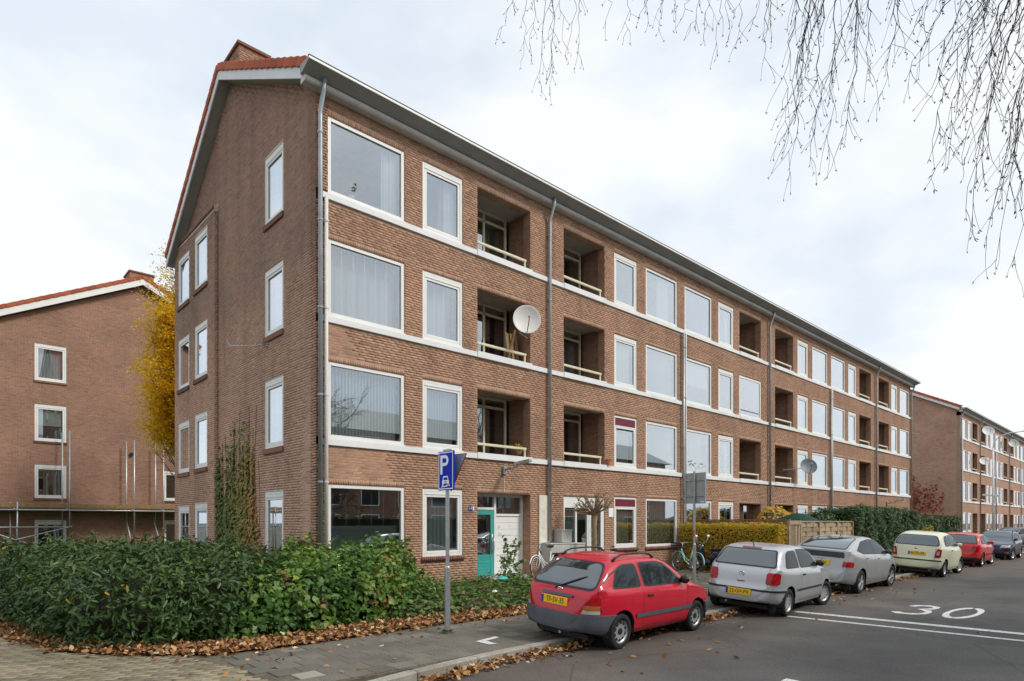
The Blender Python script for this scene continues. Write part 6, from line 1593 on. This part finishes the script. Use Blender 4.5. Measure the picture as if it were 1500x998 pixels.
    if not back.materials: back.materials.append(m_dark)
    for xw in (-wb/2, wb/2):
        for s_ in (-1, 1):
            steer = sp.get('steer',0.0) if xw > 0 else 0.0
            wh = obj('wheel', ty, None, root, (xw, s_*(W0-0.105), wr), (0,0,(math.pi if s_ > 0 else 0)+steer))
            obj('rim', rm, None, wh); obj('brake_drum', back, None, wh)
            if sm_ is not None: obj('rim_slots', sm_, None, wh)["kind"] = 'stuff'
            al = M(); n = 14
            for k in range(n):
                a, b = R_(-15+210*k/n), R_(-15+210*(k+1)/n); yo, yi = s_*(W0-0.012), s_*(W0-0.34); zc = wr+0.015; q = RA*1.012
                al.add([(xw+q*math.cos(a),yo,zc+q*math.sin(a)),(xw+q*math.cos(b),yo,zc+q*math.sin(b)),(xw+q*math.cos(b),yi,zc+q*math.sin(b)),(xw+q*math.cos(a),yi,zc+q*math.sin(a))],[(0,1,2,3)])
            al.quad(*[(xw+RA*1.02*math.cos(R_(a)), s_*(W0-0.34), zc+RA*1.02*math.sin(R_(a))) for a in range(0,360,24)])
            al.build('wheel_arch', m_dark, root, fix=False)
    M().box(xr+0.25,-W0*0.62,low(0)-0.06,xf-0.25,W0*0.62,low(0)+0.02).build('underbody', m_dark, root)
    # exhaust, mirrors, handles, plate, aerial
    M().tube([(xr+0.02,W0*0.55*sp.get('exh',-1),0.24),(xr+0.3,W0*0.55*sp.get('exh',-1),0.26)],0.025,8).build('exhaust', m_steel, root)
    mx_, mz = sp['mirror']
    for s_ in (-1,1):
        y = s_*(abs(sy(mx_,mz))+0.09); mm = M(); blob(mm, mx_, y, mz, 0.055,0.09,0.065,7); mm.tube([(mx_+0.03,s_*(abs(sy(mx_,mz))-0.02),mz-0.05),(mx_,y,mz-0.02)],0.022,6); mm.build('mirror', sp.get('mirror_mat',m_black), root, smooth=True, fix=False)
    for hx, hz in sp['handles']:
        for s_ in (-1,1):
            y = s_*abs(sy(hx,hz)); M().cbox(hx-0.075,min(y,y+s_*0.022),hz-0.018,hx+0.075,max(y,y+s_*0.022),hz+0.018,0.006).build('door_handle', sp.get('handle_mat',m_black), root)
    if sp.get('plate'):
        txt, pz, py, frontp = sp['plate']; x = (rx(py,pz,frontp)); sg = 1 if frontp else -1
        x += sg*(0.012+sp.get('plate_off',0.0))
        pl = M().cbox(min(0,sg*0.012),-0.26,-0.062,max(0,sg*0.012),0.26,0.062,0.003).build('number_plate', m_plate, root, loc=(x,py,pz), rot=(0,sp.get('plate_tilt',0.0),0))
        bx = sg*0.0125; M().box(min(bx,bx+sg*0.001),0.21*(-sg),-0.060,max(bx,bx+sg*0.001),0.258*(-sg),0.060).build('country_band', m_pblue, pl)
        text_mesh('plate_text', txt, 0.118, m_dark, pl, (sg*0.0135,-sg*-0.022 if False else (-0.022 if not frontp else 0.022),0.0), (R_(90),0,R_(90*sg)), 0.0006, sx=0.80, bold=0.0006)
    if sp.get('emblem'):
        kind, ez = sp['emblem']; x = rx(0,ez)-0.006; em = M(); r_ = 0.055
        if kind == 'ring_vw':
            em.lathe([(r_,-0.006),(r_*1.0,0.006),(r_*0.84,0.006),(r_*0.84,-0.006)], (x,0,ez), 'x', 24, closed=True)
            V_ = [(-0.45,0.78),(0.0,0.05),(0.45,0.78)]; W_ = [(-0.80,0.35),(-0.38,-0.75),(0.0,-0.05),(0.38,-0.75),(0.80,0.35)]
            for pth in (V_, W_): em.tube([(x-0.002,-a*r_,ez+b*r_) for a, b in pth], 0.005, 5)
        elif kind == 'ovals':
            for (ra, rb, oz) in ((1.0,0.68,0),(0.38,0.66,0),(0.66,0.26,0.28)):
                em.tube([(x,r_*ra*math.cos(a),ez+r_*(oz+rb*math.sin(a))) for a in np.linspace(0,2*math.pi,20)[:-1]], 0.006, 5, closed=True)
        else: em.lathe([(0.04,-0.005),(0.045,0.0),(0.03,0.008)], (x,0,ez), 'x', 16)
        em.build('emblem', m_chrome, root, smooth=True, fix=False)["kind"] = 'stuff'
    if sp.get('wiper'):
        a, b = sp['wiper']; pts = [(rx(a[0]+(b[0]-a[0])*t,a[1]+(b[1]-a[1])*t)-0.022,a[0]+(b[0]-a[0])*t,a[1]+(b[1]-a[1])*t) for t in (0,0.25,0.5,0.75,1)]
        M().tube(pts, [0.014,0.011,0.012,0.012,0.005], 6).build('rear_wiper', m_black, root, smooth=True)
    if sp.get('aerial'):
        x, y = sp['aerial']; z = top(x); M().tube([(x,y,z-0.01),(x-0.03,y,z+0.05),(x-0.12,y,z+0.17)], [0.014,0.008,0.004], 6).build('aerial', m_black, root)
    if sp.get('rails'):
        x0, x1, yy = sp['rails']
        for s_ in (-1,1):
            pts = [(x0,s_*yy,top(x0)-0.02),(x0+0.10,s_*yy,top(x0)+0.04)] + [(x0+(x1-x0)*t,s_*yy,top(x0+(x1-x0)*t)+0.045) for t in (0.2,0.4,0.6,0.8)] + [(x1-0.10,s_*yy,top(x1)+0.038),(x1,s_*yy,top(x1)-0.02)]
            M().tube(pts, [0.024,0.018]+[0.014]*4+[0.018,0.024], 8).build('roof_rail', m_black, root, smooth=True)
    bm.free(); return root

def gap_x(x, z0, z1, w_=0.007): return [(x-w_/2,z0),(x+w_/2,z0),(x+w_/2,z1),(x-w_/2,z1)]
def seg(a, b, w_=0.008):
    d = Vector((b[0]-a[0],b[1]-a[1])).normalized(); n_ = Vector((-d.y,d.x))*w_/2
    return [(a[0]+n_.x,a[1]+n_.y),(b[0]+n_.x,b[1]+n_.y),(b[0]-n_.x,b[1]-n_.y),(a[0]-n_.x,a[1]-n_.y)]
# --- red three-door hatchback
p_red = paint('paint_red', (0.52,0.002,0.022)); 
starlet = dict(size=0.95, x=(-1.87,1.88), wb=2.30, wheel_r=0.275, paint=p_red, rim=(10,'holes'),
  top=[(1.88,0.46),(1.86,0.60),(1.80,0.69),(1.5,0.79),(1.05,0.88),(0.90,0.915),(0.55,1.14),(0.22,1.325),(0.02,1.365),(-0.5,1.385),(-0.95,1.37),(-1.17,1.335),(-1.30,1.275),(-1.52,1.08),(-1.70,0.90),(-1.77,0.80),(-1.835,0.62),(-1.86,0.52),(-1.87,0.40)],
  belt=[(1.88,0.42),(1.8,0.60),(1.4,0.74),(0.9,0.84),(0,0.875),(-1.2,0.90),(-1.6,0.92),(-1.75,0.80),(-1.87,0.36)], low=[(1.88,0.30),(1.6,0.22),(1.0,0.20),(-1.0,0.20),(-1.6,0.25),(-1.87,0.30)],
  plan=[(1.88,0.40),(1.82,0.58),(1.68,0.70),(1.3,0.785),(0.4,0.80),(-1.0,0.80),(-1.3,0.785),(-1.5,0.75),(-1.66,0.69),(-1.77,0.60),(-1.84,0.46),(-1.87,0.30)],
  roofw=[(1.88,0.42),(1.5,0.60),(0.95,0.69),(0.5,0.63),(0.1,0.555),(-0.6,0.565),(-1.2,0.55),(-1.45,0.59),(-1.72,0.66),(-1.87,0.60)],
  belts=[(0.20,0.555,-1.95,-1.06,0.030,m_bump_grey,'rear_bumper'),(0.20,0.52,1.36,1.95,0.025,m_bump_grey,'front_bumper')],
  shells=[('window_trim','y',0,[(-1.38,0.935),(-0.62,0.925),(-0.66,1.29),(-1.02,1.285),(-1.18,1.225)],0.003,m_black,0.07),('side_window','y',0,[(-1.335,0.96),(-0.65,0.95),(-0.69,1.268),(-1.01,1.262),(-1.155,1.21)],0.005,m_cg2,0.06),
          ('window_trim','y',0,[(-0.55,0.92),(0.70,0.90),(0.18,1.26),(-0.05,1.297),(-0.58,1.30)],0.003,m_black,0.05),('side_window','y',0,[(-0.52,0.945),(0.63,0.925),(0.16,1.236),(-0.06,1.273),(-0.55,1.277)],0.005,m_cg2,0.05),
          ('rear_window_trim','x',-1,[(-0.66,0.905),(0.66,0.905),(0.51,1.30),(-0.51,1.30)],0.004,m_black,0.12),('rear_window','x',-1,[(-0.625,0.935),(0.625,0.935),(0.485,1.275),(-0.485,1.275)],0.006,m_cg,0.11),
          ('windscreen','x',1,[(-0.66,0.93),(0.66,0.93),(0.54,1.31),(-0.54,1.31)],0.005,m_cg,0.06),
          ('tail_lamp','x',-1,[(0.50,0.57),(0.705,0.57),(0.705,0.815),(0.63,0.825),(0.55,0.75)],0.008,m_lr,0.02,'pair'),
          ('turn_lamp','x',-1,[(0.515,0.635),(0.705,0.635),(0.705,0.70),(0.535,0.70)],0.010,m_lo,0.0,'pair'),
          ('reverse_lamp','x',-1,[(0.50,0.572),(0.705,0.572),(0.705,0.628),(0.513,0.628)],0.0105,m_lw,0.0,'pair'),
          ('door_gap','y',0,gap_x(0.78,0.30,0.90),0.0015,m_dark),('door_gap','y',0,gap_x(-0.60,0.30,1.33),0.0015,m_dark),('door_gap','y',0,seg((0.78,0.30),(-0.60,0.30)),0.0015,m_dark),
          ('hatch_gap','x',-1,seg((0.72,0.60),(0.60,1.30)),0.0015,m_dark,0.0,'pair'),('side_trim','y',0,[(-0.80,0.455),(0.98,0.455),(0.98,0.525),(-0.80,0.525)],0.016,m_bump_grey),
          ('plate_garnish','x',-1,[(-0.30,0.775),(0.30,0.775),(0.30,0.815),(-0.30,0.815)],0.03,m_bump_grey),('head_lamp','x',1,[(0.40,0.56),(0.70,0.56),(0.72,0.70),(0.42,0.70)],0.006,m_lw,0.02,'pair'),('sill_strip','y',0,[(-0.82,0.21),(0.82,0.21),(0.82,0.27),(-0.82,0.27)],0.006,p_red)],
  mirror=(0.62,0.97), handles=[(-0.42,0.785)], plate=('TF-SV-35',0.705,0.03,False), emblem=('ovals',0.865), wiper=((0.10,0.885),(-0.36,1.10)), rails=(-1.12,0.02,0.505), exh=-0.3)
car(starlet, (2.11,-6.84,0.048), R_(2.2), math.atan(0.10/1.42), 'red three-door hatchback with grey bumpers and roof rails')
# --- silver three-door hatchback
p_silver = paint('paint_silver', (0.50,0.515,0.53), 0.55, 0.32)
polo = dict(size=0.955, x=(-1.85,1.88), wb=2.41, wheel_r=0.285, paint=p_silver, rim=(9,'slots'),
  top=[(1.88,0.46),(1.86,0.62),(1.80,0.72),(1.4,0.85),(1.0,0.93),(0.86,0.96),(0.5,1.20),(0.22,1.355),(0.0,1.405),(-0.5,1.425),(-1.0,1.41),(-1.27,1.365),(-1.39,1.30),(-1.56,1.10),(-1.67,0.97),(-1.745,0.86),(-1.79,0.62),(-1.83,0.56),(-1.85,0.40)],
  belt=[(1.88,0.42),(1.8,0.64),(1.4,0.80),(0.9,0.89),(0,0.92),(-1.2,0.95),(-1.6,0.96),(-1.75,0.80),(-1.85,0.36)], low=[(1.88,0.28),(1.6,0.22),(1.0,0.20),(-1.0,0.20),(-1.6,0.26),(-1.85,0.30)],
  plan=[(1.88,0.42),(1.82,0.60),(1.68,0.72),(1.3,0.80),(0.4,0.815),(-1.0,0.815),(-1.3,0.80),(-1.5,0.77),(-1.65,0.72),(-1.76,0.64),(-1.82,0.52),(-1.85,0.38)],
  roofw=[(1.88,0.42),(1.5,0.62),(0.95,0.70),(0.5,0.65),(0.1,0.59),(-0.6,0.60),(-1.3,0.59),(-1.5,0.61),(-1.72,0.70),(-1.85,0.62)],
  belts=[(0.20,0.575,-1.95,-1.08,0.028,p_silver,'rear_bumper'),(0.20,0.55,1.40,1.95,0.024,p_silver,'front_bumper'),(0.515,0.555,-1.98,-1.30,0.036,m_black,'bumper_strip')],
  shells=[('window_trim','y',0,[(-1.36,0.985),(-0.62,0.975),(-0.64,1.335),(-1.05,1.325),(-1.19,1.265)],0.003,m_black,0.06),('side_window','y',0,[(-1.32,1.01),(-0.65,1.0),(-0.67,1.31),(-1.04,1.30),(-1.16,1.25)],0.005,m_cg2,0.05),
          ('window_trim','y',0,[(-0.55,0.97),(0.70,0.95),(0.20,1.31),(-0.05,1.35),(-0.57,1.355)],0.003,m_black,0.05),('side_window','y',0,[(-0.52,0.995),(0.63,0.975),(0.18,1.285),(-0.06,1.325),(-0.54,1.33)],0.005,m_cg2,0.05),
          ('rear_window_trim','x',-1,[(-0.66,0.99),(0.66,0.99),(0.55,1.335),(-0.55,1.335)],0.004,m_black,0.06),('rear_window','x',-1,[(-0.63,1.015),(0.63,1.015),(0.525,1.315),(-0.525,1.315)],0.006,m_cg,0.06),
          ('windscreen','x',1,[(-0.67,0.98),(0.67,0.98),(0.55,1.33),(-0.55,1.33)],0.005,m_cg,0.06),
          ('tail_lamp','x',-1,[(0.50,0.66),(0.735,0.66),(0.735,0.90),(0.51,0.90)],0.010,m_lr,0.05,'pair'),
          ('door_gap','y',0,gap_x(0.78,0.30,0.95),0.0015,m_dark),('door_gap','y',0,gap_x(-0.595,0.30,1.36),0.0015,m_dark),('door_gap','y',0,seg((0.78,0.30),(-0.60,0.30)),0.0015,m_dark),
          ('hatch_gap','x',-1,seg((0.55,0.60),(0.55,0.98)),0.0015,m_dark,0.0,'pair'),('side_trim','y',0,[(-0.82,0.50),(0.82,0.50),(0.82,0.54),(-0.82,0.54)],0.014,m_black),
          ('brake_lamp','x',-1,[(-0.20,1.345),(0.20,1.345),(0.20,1.368),(-0.20,1.368)],0.008,m_lr),('lettering','x',-1,[(-0.08,0.672),(0.08,0.672),(0.08,0.692),(-0.08,0.692)],0.003,m_dark),('head_lamp','x',1,[(0.40,0.58),(0.70,0.58),(0.72,0.72),(0.42,0.72)],0.006,m_lw,0.02,'pair')],
  mirror=(0.64,1.02), handles=[(-0.42,0.83)], plate_off=0.03, plate=('23-GH-PX',0.475,0.0,False), emblem=('ring_vw',0.835), aerial=(-1.2,0.0), steer=R_(-16), exh=0.6)
car(polo, (7.08,-7.08,0.048), R_(4.5), math.atan(0.10/1.45), 'silver three-door hatchback parked behind the red hatchback')
# --- silver five-door liftback
p_silver2 = paint('paint_silver_warm', (0.42,0.43,0.43), 0.5, 0.34)
prius = dict(x=(-2.13,2.28), wb=2.70, wheel_r=0.31, paint=p_silver2, rim=(5,'spoke'), 
  top=[(2.28,0.46),(2.25,0.60),(2.10,0.72),(1.6,0.90),(1.30,0.98),(0.8,1.22),(0.35,1.42),(0.05,1.475),(-0.3,1.49),(-0.8,1.47),(-1.3,1.385),(-1.75,1.245),(-1.94,1.165),(-1.99,1.14),(-2.01,0.97),(-2.04,0.80),(-2.08,0.62),(-2.12,0.54),(-2.13,0.40)],
  belt=[(2.28,0.42),(2.1,0.66),(1.6,0.84),(1.2,0.92),(0,0.97),(-1.2,1.03),(-1.8,1.07),(-1.98,1.0),(-2.13,0.36)], low=[(2.28,0.26),(2.0,0.20),(1.0,0.19),(-1.2,0.19),(-1.8,0.25),(-2.13,0.30)],
  plan=[(2.28,0.40),(2.2,0.60),(2.0,0.75),(1.5,0.845),(0.6,0.86),(-1.2,0.86),(-1.65,0.83),(-1.88,0.775),(-2.02,0.70),(-2.09,0.62),(-2.13,0.52)],
  roofw=[(2.28,0.42),(1.9,0.62),(1.35,0.72),(0.8,0.66),(0.2,0.585),(-0.5,0.59),(-1.2,0.60),(-1.8,0.66),(-1.98,0.70),(-2.13,0.62)],
  belts=[(0.20,0.60,-2.2,-1.72,0.018,p_silver2,'rear_bumper'),(0.20,0.56,1.72,2.35,0.016,p_silver2,'front_bumper')],
  shells=[('window_trim','y',0,[(-1.58,1.145),(-1.25,1.05),(1.02,0.985),(0.42,1.345),(0.05,1.415),(-0.42,1.425),(-1.0,1.375)],0.003,m_black,0.05),('side_window','y',0,[(-1.50,1.145),(-1.22,1.075),(-0.33,1.04),(-0.33,1.395),(-0.45,1.40),(-0.98,1.35)],0.005,m_cg2,0.03),('side_window','y',0,[(-0.28,1.04),(0.93,1.01),(0.40,1.32),(0.04,1.38),(-0.28,1.39)],0.005,m_cg2,0.03),
          ('rear_window_trim','z',1,[(-1.93,-0.60),(-1.93,0.60),(-0.92,0.52),(-0.92,-0.52)],0.003,m_black,0.08),('rear_window','z',1,[(-1.89,-0.575),(-1.89,0.575),(-0.96,0.50),(-0.96,-0.50)],0.005,m_cg,0.08),
          ('lower_rear_window','x',-1,[(-0.60,0.95),(0.60,0.95),(0.58,1.10),(-0.58,1.10)],0.006,m_cg2,0.03),('windscreen','x',1,[(-0.70,1.0),(0.70,1.0),(0.55,1.40),(-0.55,1.40)],0.005,m_cg,0.06),
          ('tail_lamp_clear','x',-1,[(0.58,0.86),(0.775,0.86),(0.76,1.03),(0.62,1.04)],0.007,m_lw,0.03,'pair'),
          ('tail_lamp','x',-1,[(0.56,0.72),(0.785,0.72),(0.785,0.855),(0.58,0.855)],0.008,m_lr,0.02,'pair'),
          ('door_gap','y',0,gap_x(1.02,0.30,0.98),0.0015,m_dark),('door_gap','y',0,gap_x(-0.30,0.30,1.40),0.0015,m_dark),('door_gap','y',0,seg((1.02,0.30),(-0.95,0.30)),0.0015,m_dark),('door_gap','y',0,seg((-1.22,1.03),(-0.95,0.62)),0.0015,m_dark),
          ('hatch_gap','x',-1,seg((0.60,0.63),(0.62,1.05)),0.0015,m_dark,0.0,'pair'),('side_trim','y',0,[(-0.92,0.375),(0.95,0.375),(0.95,0.435),(-0.92,0.435)],0.012,p_silver2),('head_lamp','x',1,[(0.45,0.60),(0.78,0.62),(0.74,0.80),(0.5,0.74)],0.006,m_lw,0.03,'pair')],
  mirror=(0.90,1.06), handles=[(0.02,0.90),(-0.98,0.94)], handle_mat=p_silver2, mirror_mat=m_bump_grey, plate=('XF-RN',0.80,0.0,False), emblem=('ovals',0.90), aerial=(-0.6,0.0), steer=R_(-6))
car(prius, (12.6,-6.68,0.048), R_(1.0), math.atan(0.10/1.5), 'silver five-door liftback with split rear glass and spoked wheels')
# --- cream three-door hatchback
p_cream = paint('paint_cream', (0.74,0.745,0.54), 0.05, 0.35)
micra = dict(x=(-1.80,1.88), wb=2.43, wheel_r=0.29, paint=p_cream, rim=(8,'slots'),
  top=[(1.88,0.46),(1.86,0.64),(1.78,0.78),(1.4,0.92),(1.05,1.00),(0.8,1.15),(0.4,1.40),(0.1,1.50),(-0.4,1.54),(-1.0,1.52),(-1.36,1.44),(-1.50,1.34),(-1.60,1.16),(-1.66,1.04),(-1.72,0.86),(-1.76,0.66),(-1.79,0.56),(-1.80,0.40)],
  belt=[(1.88,0.42),(1.8,0.66),(1.4,0.86),(0.9,0.96),(0,1.0),(-1.2,1.03),(-1.6,1.02),(-1.72,0.80),(-1.80,0.36)], low=[(1.88,0.28),(1.6,0.22),(1.0,0.20),(-1.0,0.20),(-1.6,0.26),(-1.80,0.32)],
  plan=[(1.88,0.42),(1.82,0.60),(1.65,0.73),(1.2,0.81),(0.4,0.82),(-1.0,0.82),(-1.3,0.80),(-1.5,0.765),(-1.64,0.71),(-1.73,0.62),(-1.78,0.50),(-1.80,0.36)],
  roofw=[(1.88,0.42),(1.5,0.60),(1.0,0.70),(0.5,0.64),(0.1,0.58),(-0.6,0.59),(-1.25,0.57),(-1.5,0.62),(-1.66,0.70),(-1.80,0.62)],
  belts=[(0.20,0.60,-1.95,-1.10,0.026,p_cream,'rear_bumper'),(0.20,0.55,1.42,1.95,0.022,p_cream,'front_bumper'),(0.55,0.595,-1.98,-1.62,0.032,m_black,'bumper_strip')],
  shells=[('window_trim','y',0,[(-1.22,1.06),(-0.60,1.05),(-0.62,1.42),(-0.95,1.41),(-1.14,1.30)],0.003,m_black,0.08),('side_window','y',0,[(-1.18,1.085),(-0.63,1.075),(-0.65,1.395),(-0.94,1.385),(-1.10,1.29)],0.005,m_cg2,0.07),
          ('window_trim','y',0,[(-0.54,1.05),(0.78,1.02),(0.30,1.38),(0.0,1.44),(-0.56,1.44)],0.003,m_black,0.06),('side_window','y',0,[(-0.51,1.075),(0.70,1.045),(0.28,1.355),(0.0,1.415),(-0.53,1.415)],0.005,m_cg2,0.06),
          ('rear_window_trim','x',-1,[(-0.70,1.06),(0.70,1.06),(0.56,1.42),(-0.56,1.42)],0.004,m_black,0.12),('rear_window','x',-1,[(-0.665,1.085),(0.665,1.085),(0.53,1.40),(-0.53,1.40)],0.006,m_cg,0.11),('windscreen','x',1,[(-0.66,1.04),(0.66,1.04),(0.55,1.44),(-0.55,1.44)],0.005,m_cg,0.06),
          ('tail_lamp','x',-1,[(0.55,0.68),(0.72,0.68),(0.73,0.96),(0.61,0.98)],0.012,m_lr,0.04,'pair'),('reverse_lamp','x',-1,[(0.60,0.76),(0.68,0.76),(0.68,0.90),(0.63,0.90)],0.015,m_lw,0.03,'pair'),
          ('door_gap','y',0,gap_x(0.80,0.30,1.02),0.0015,m_dark),('door_gap','y',0,gap_x(-0.58,0.30,1.44),0.0015,m_dark),('door_gap','y',0,seg((0.80,0.30),(-0.58,0.30)),0.0015,m_dark),('hatch_gap','x',-1,seg((0.56,0.60),(0.58,1.02)),0.0015,m_dark,0.0,'pair'),('head_lamp','x',1,[(0.42,0.70),(0.70,0.66),(0.68,0.86),(0.45,0.88)],0.006,m_lw,0.05,'pair')],
  mirror=(0.66,1.09), handles=[(-0.40,0.90)], handle_mat=m_black, mirror_mat=p_cream, plate=('45-TD-XR',0.79,-0.04,False), emblem=('disc',0.96), steer=R_(-14))
car(micra, (19.75,-6.95,0.048), R_(1.5), math.atan(0.10/1.45), 'cream three-door hatchback with round roof by the conifer hedge')
# --- red five-door hatchback further on
p_red2 = paint('paint_bright_red', (0.60,0.010,0.014))
golf = dict(polo); golf.update(x=(-2.0,2.05), wb=2.51, wheel_r=0.295, paint=p_red2, aerial=None, emblem=None, plate=None, rim=(9,'slots'), steer=R_(-12),
  top=[(p[0]*1.075,p[1]) for p in polo['top']], belt=[(p[0]*1.075,p[1]) for p in polo['belt']], low=[(p[0]*1.075,p[1]) for p in polo['low']], plan=[(p[0]*1.075,p[1]*1.035) for p in polo['plan']], roofw=[(p[0]*1.075,p[1]*1.035) for p in polo['roofw']],
  belts=[(0.20,0.40,-2.1,-1.15,0.02,m_black,'rear_bumper'),(0.20,0.50,1.5,2.1,0.02,p_red2,'front_bumper')])
def stretch(sh, k, pm):
    out_ = []
    for it in sh:
        it = list(it)
        if it[1] == 'y': it[3] = [(p[0]*k,p[1]) for p in it[3]]
        if it[5] is p_silver: it[5] = pm
        out_.append(tuple(it))
    return out_
golf['shells'] = stretch(polo['shells'], 1.075, p_red2)
golf['x'] = (-1.85*1.075, 1.88*1.075); golf['mirror'] = (0.69,1.02); golf['mirror_mat'] = p_red2
car(golf, (26.6,-6.75,0.048), R_(2.0), math.atan(0.10/1.5), 'bright red hatchback beyond the cream hatchback')
# --- dark blue estate facing the camera
p_navy = paint('paint_navy', (0.012,0.018,0.065), 0.2, 0.3)
est = dict(polo); est.update(x=(-1.85*1.14,1.88*1.1), wb=2.6, wheel_r=0.30, paint=p_navy, aerial=None, emblem=None, plate=None, rails=(-1.3,0.05,0.56),
  top=[(p[0]*(1.14 if p[0]<0 else 1.1),p[1]*1.01) for p in polo['top']], belt=[(p[0]*(1.14 if p[0]<0 else 1.1),p[1]) for p in polo['belt']], low=[(p[0]*(1.14 if p[0]<0 else 1.1),p[1]) for p in polo['low']],
  plan=[(p[0]*(1.14 if p[0]<0 else 1.1),p[1]*1.03) for p in polo['plan']], roofw=[(p[0]*(1.14 if p[0]<0 else 1.1),p[1]*1.03) for p in polo['roofw']],
  belts=[(0.20,0.42,1.5,2.2,0.02,p_navy,'front_bumper'),(0.20,0.50,-2.2,-1.5,0.02,p_navy,'rear_bumper')])
est['shells'] = [s_ for s_ in stretch(polo['shells'], 1.1, p_navy) if s_[0] not in ('lettering','brake_lamp','head_lamp','side_trim')] + [
   ('head_lamp','x',1,[(0.36,0.60),(0.74,0.62),(0.76,0.74),(0.40,0.73)],0.008,m_lw,0.03,'pair'),('head_lamp','y',0,[(1.70,0.62),(1.98,0.62),(1.98,0.74),(1.80,0.74)],0.007,m_lw),('grille','x',1,[(-0.32,0.62),(0.32,0.62),(0.32,0.70),(-0.32,0.70)],0.008,m_black,0.02),('lower_grille','x',1,[(-0.5,0.28),(0.5,0.28),(0.5,0.38),(-0.5,0.38)],0.024,m_black,0.02),('fog_lamp','x',1,[(0.56,0.34),(0.70,0.34),(0.70,0.42),(0.56,0.42)],0.024,m_lo,0.02,'pair')]
est['mirror'] = (0.72,1.04); est['mirror_mat'] = p_navy
car(est, (33.6,-6.75,0.048), R_(181), -math.atan(0.10/1.5), 'dark blue estate with roof rails facing the other parked cars')
p_grey = paint('paint_dark_grey', (0.05,0.055,0.065), 0.3, 0.3)
far = dict(est); far.update(paint=p_grey, rails=None, belts=[(0.20,0.42,1.5,2.2,0.02,p_grey,'front_bumper'),(0.20,0.50,-2.2,-1.5,0.02,p_grey,'rear_bumper')]); far['shells'] = [tuple(list(s_[:5])+[p_grey if s_[5] is p_navy else s_[5]]+list(s_[6:])) for s_ in est['shells']]; far['mirror_mat'] = p_grey
car(far, (50.2,-4.9,0.10), R_(165), 0.0, 'dark grey car parked far off beside the street lamp')
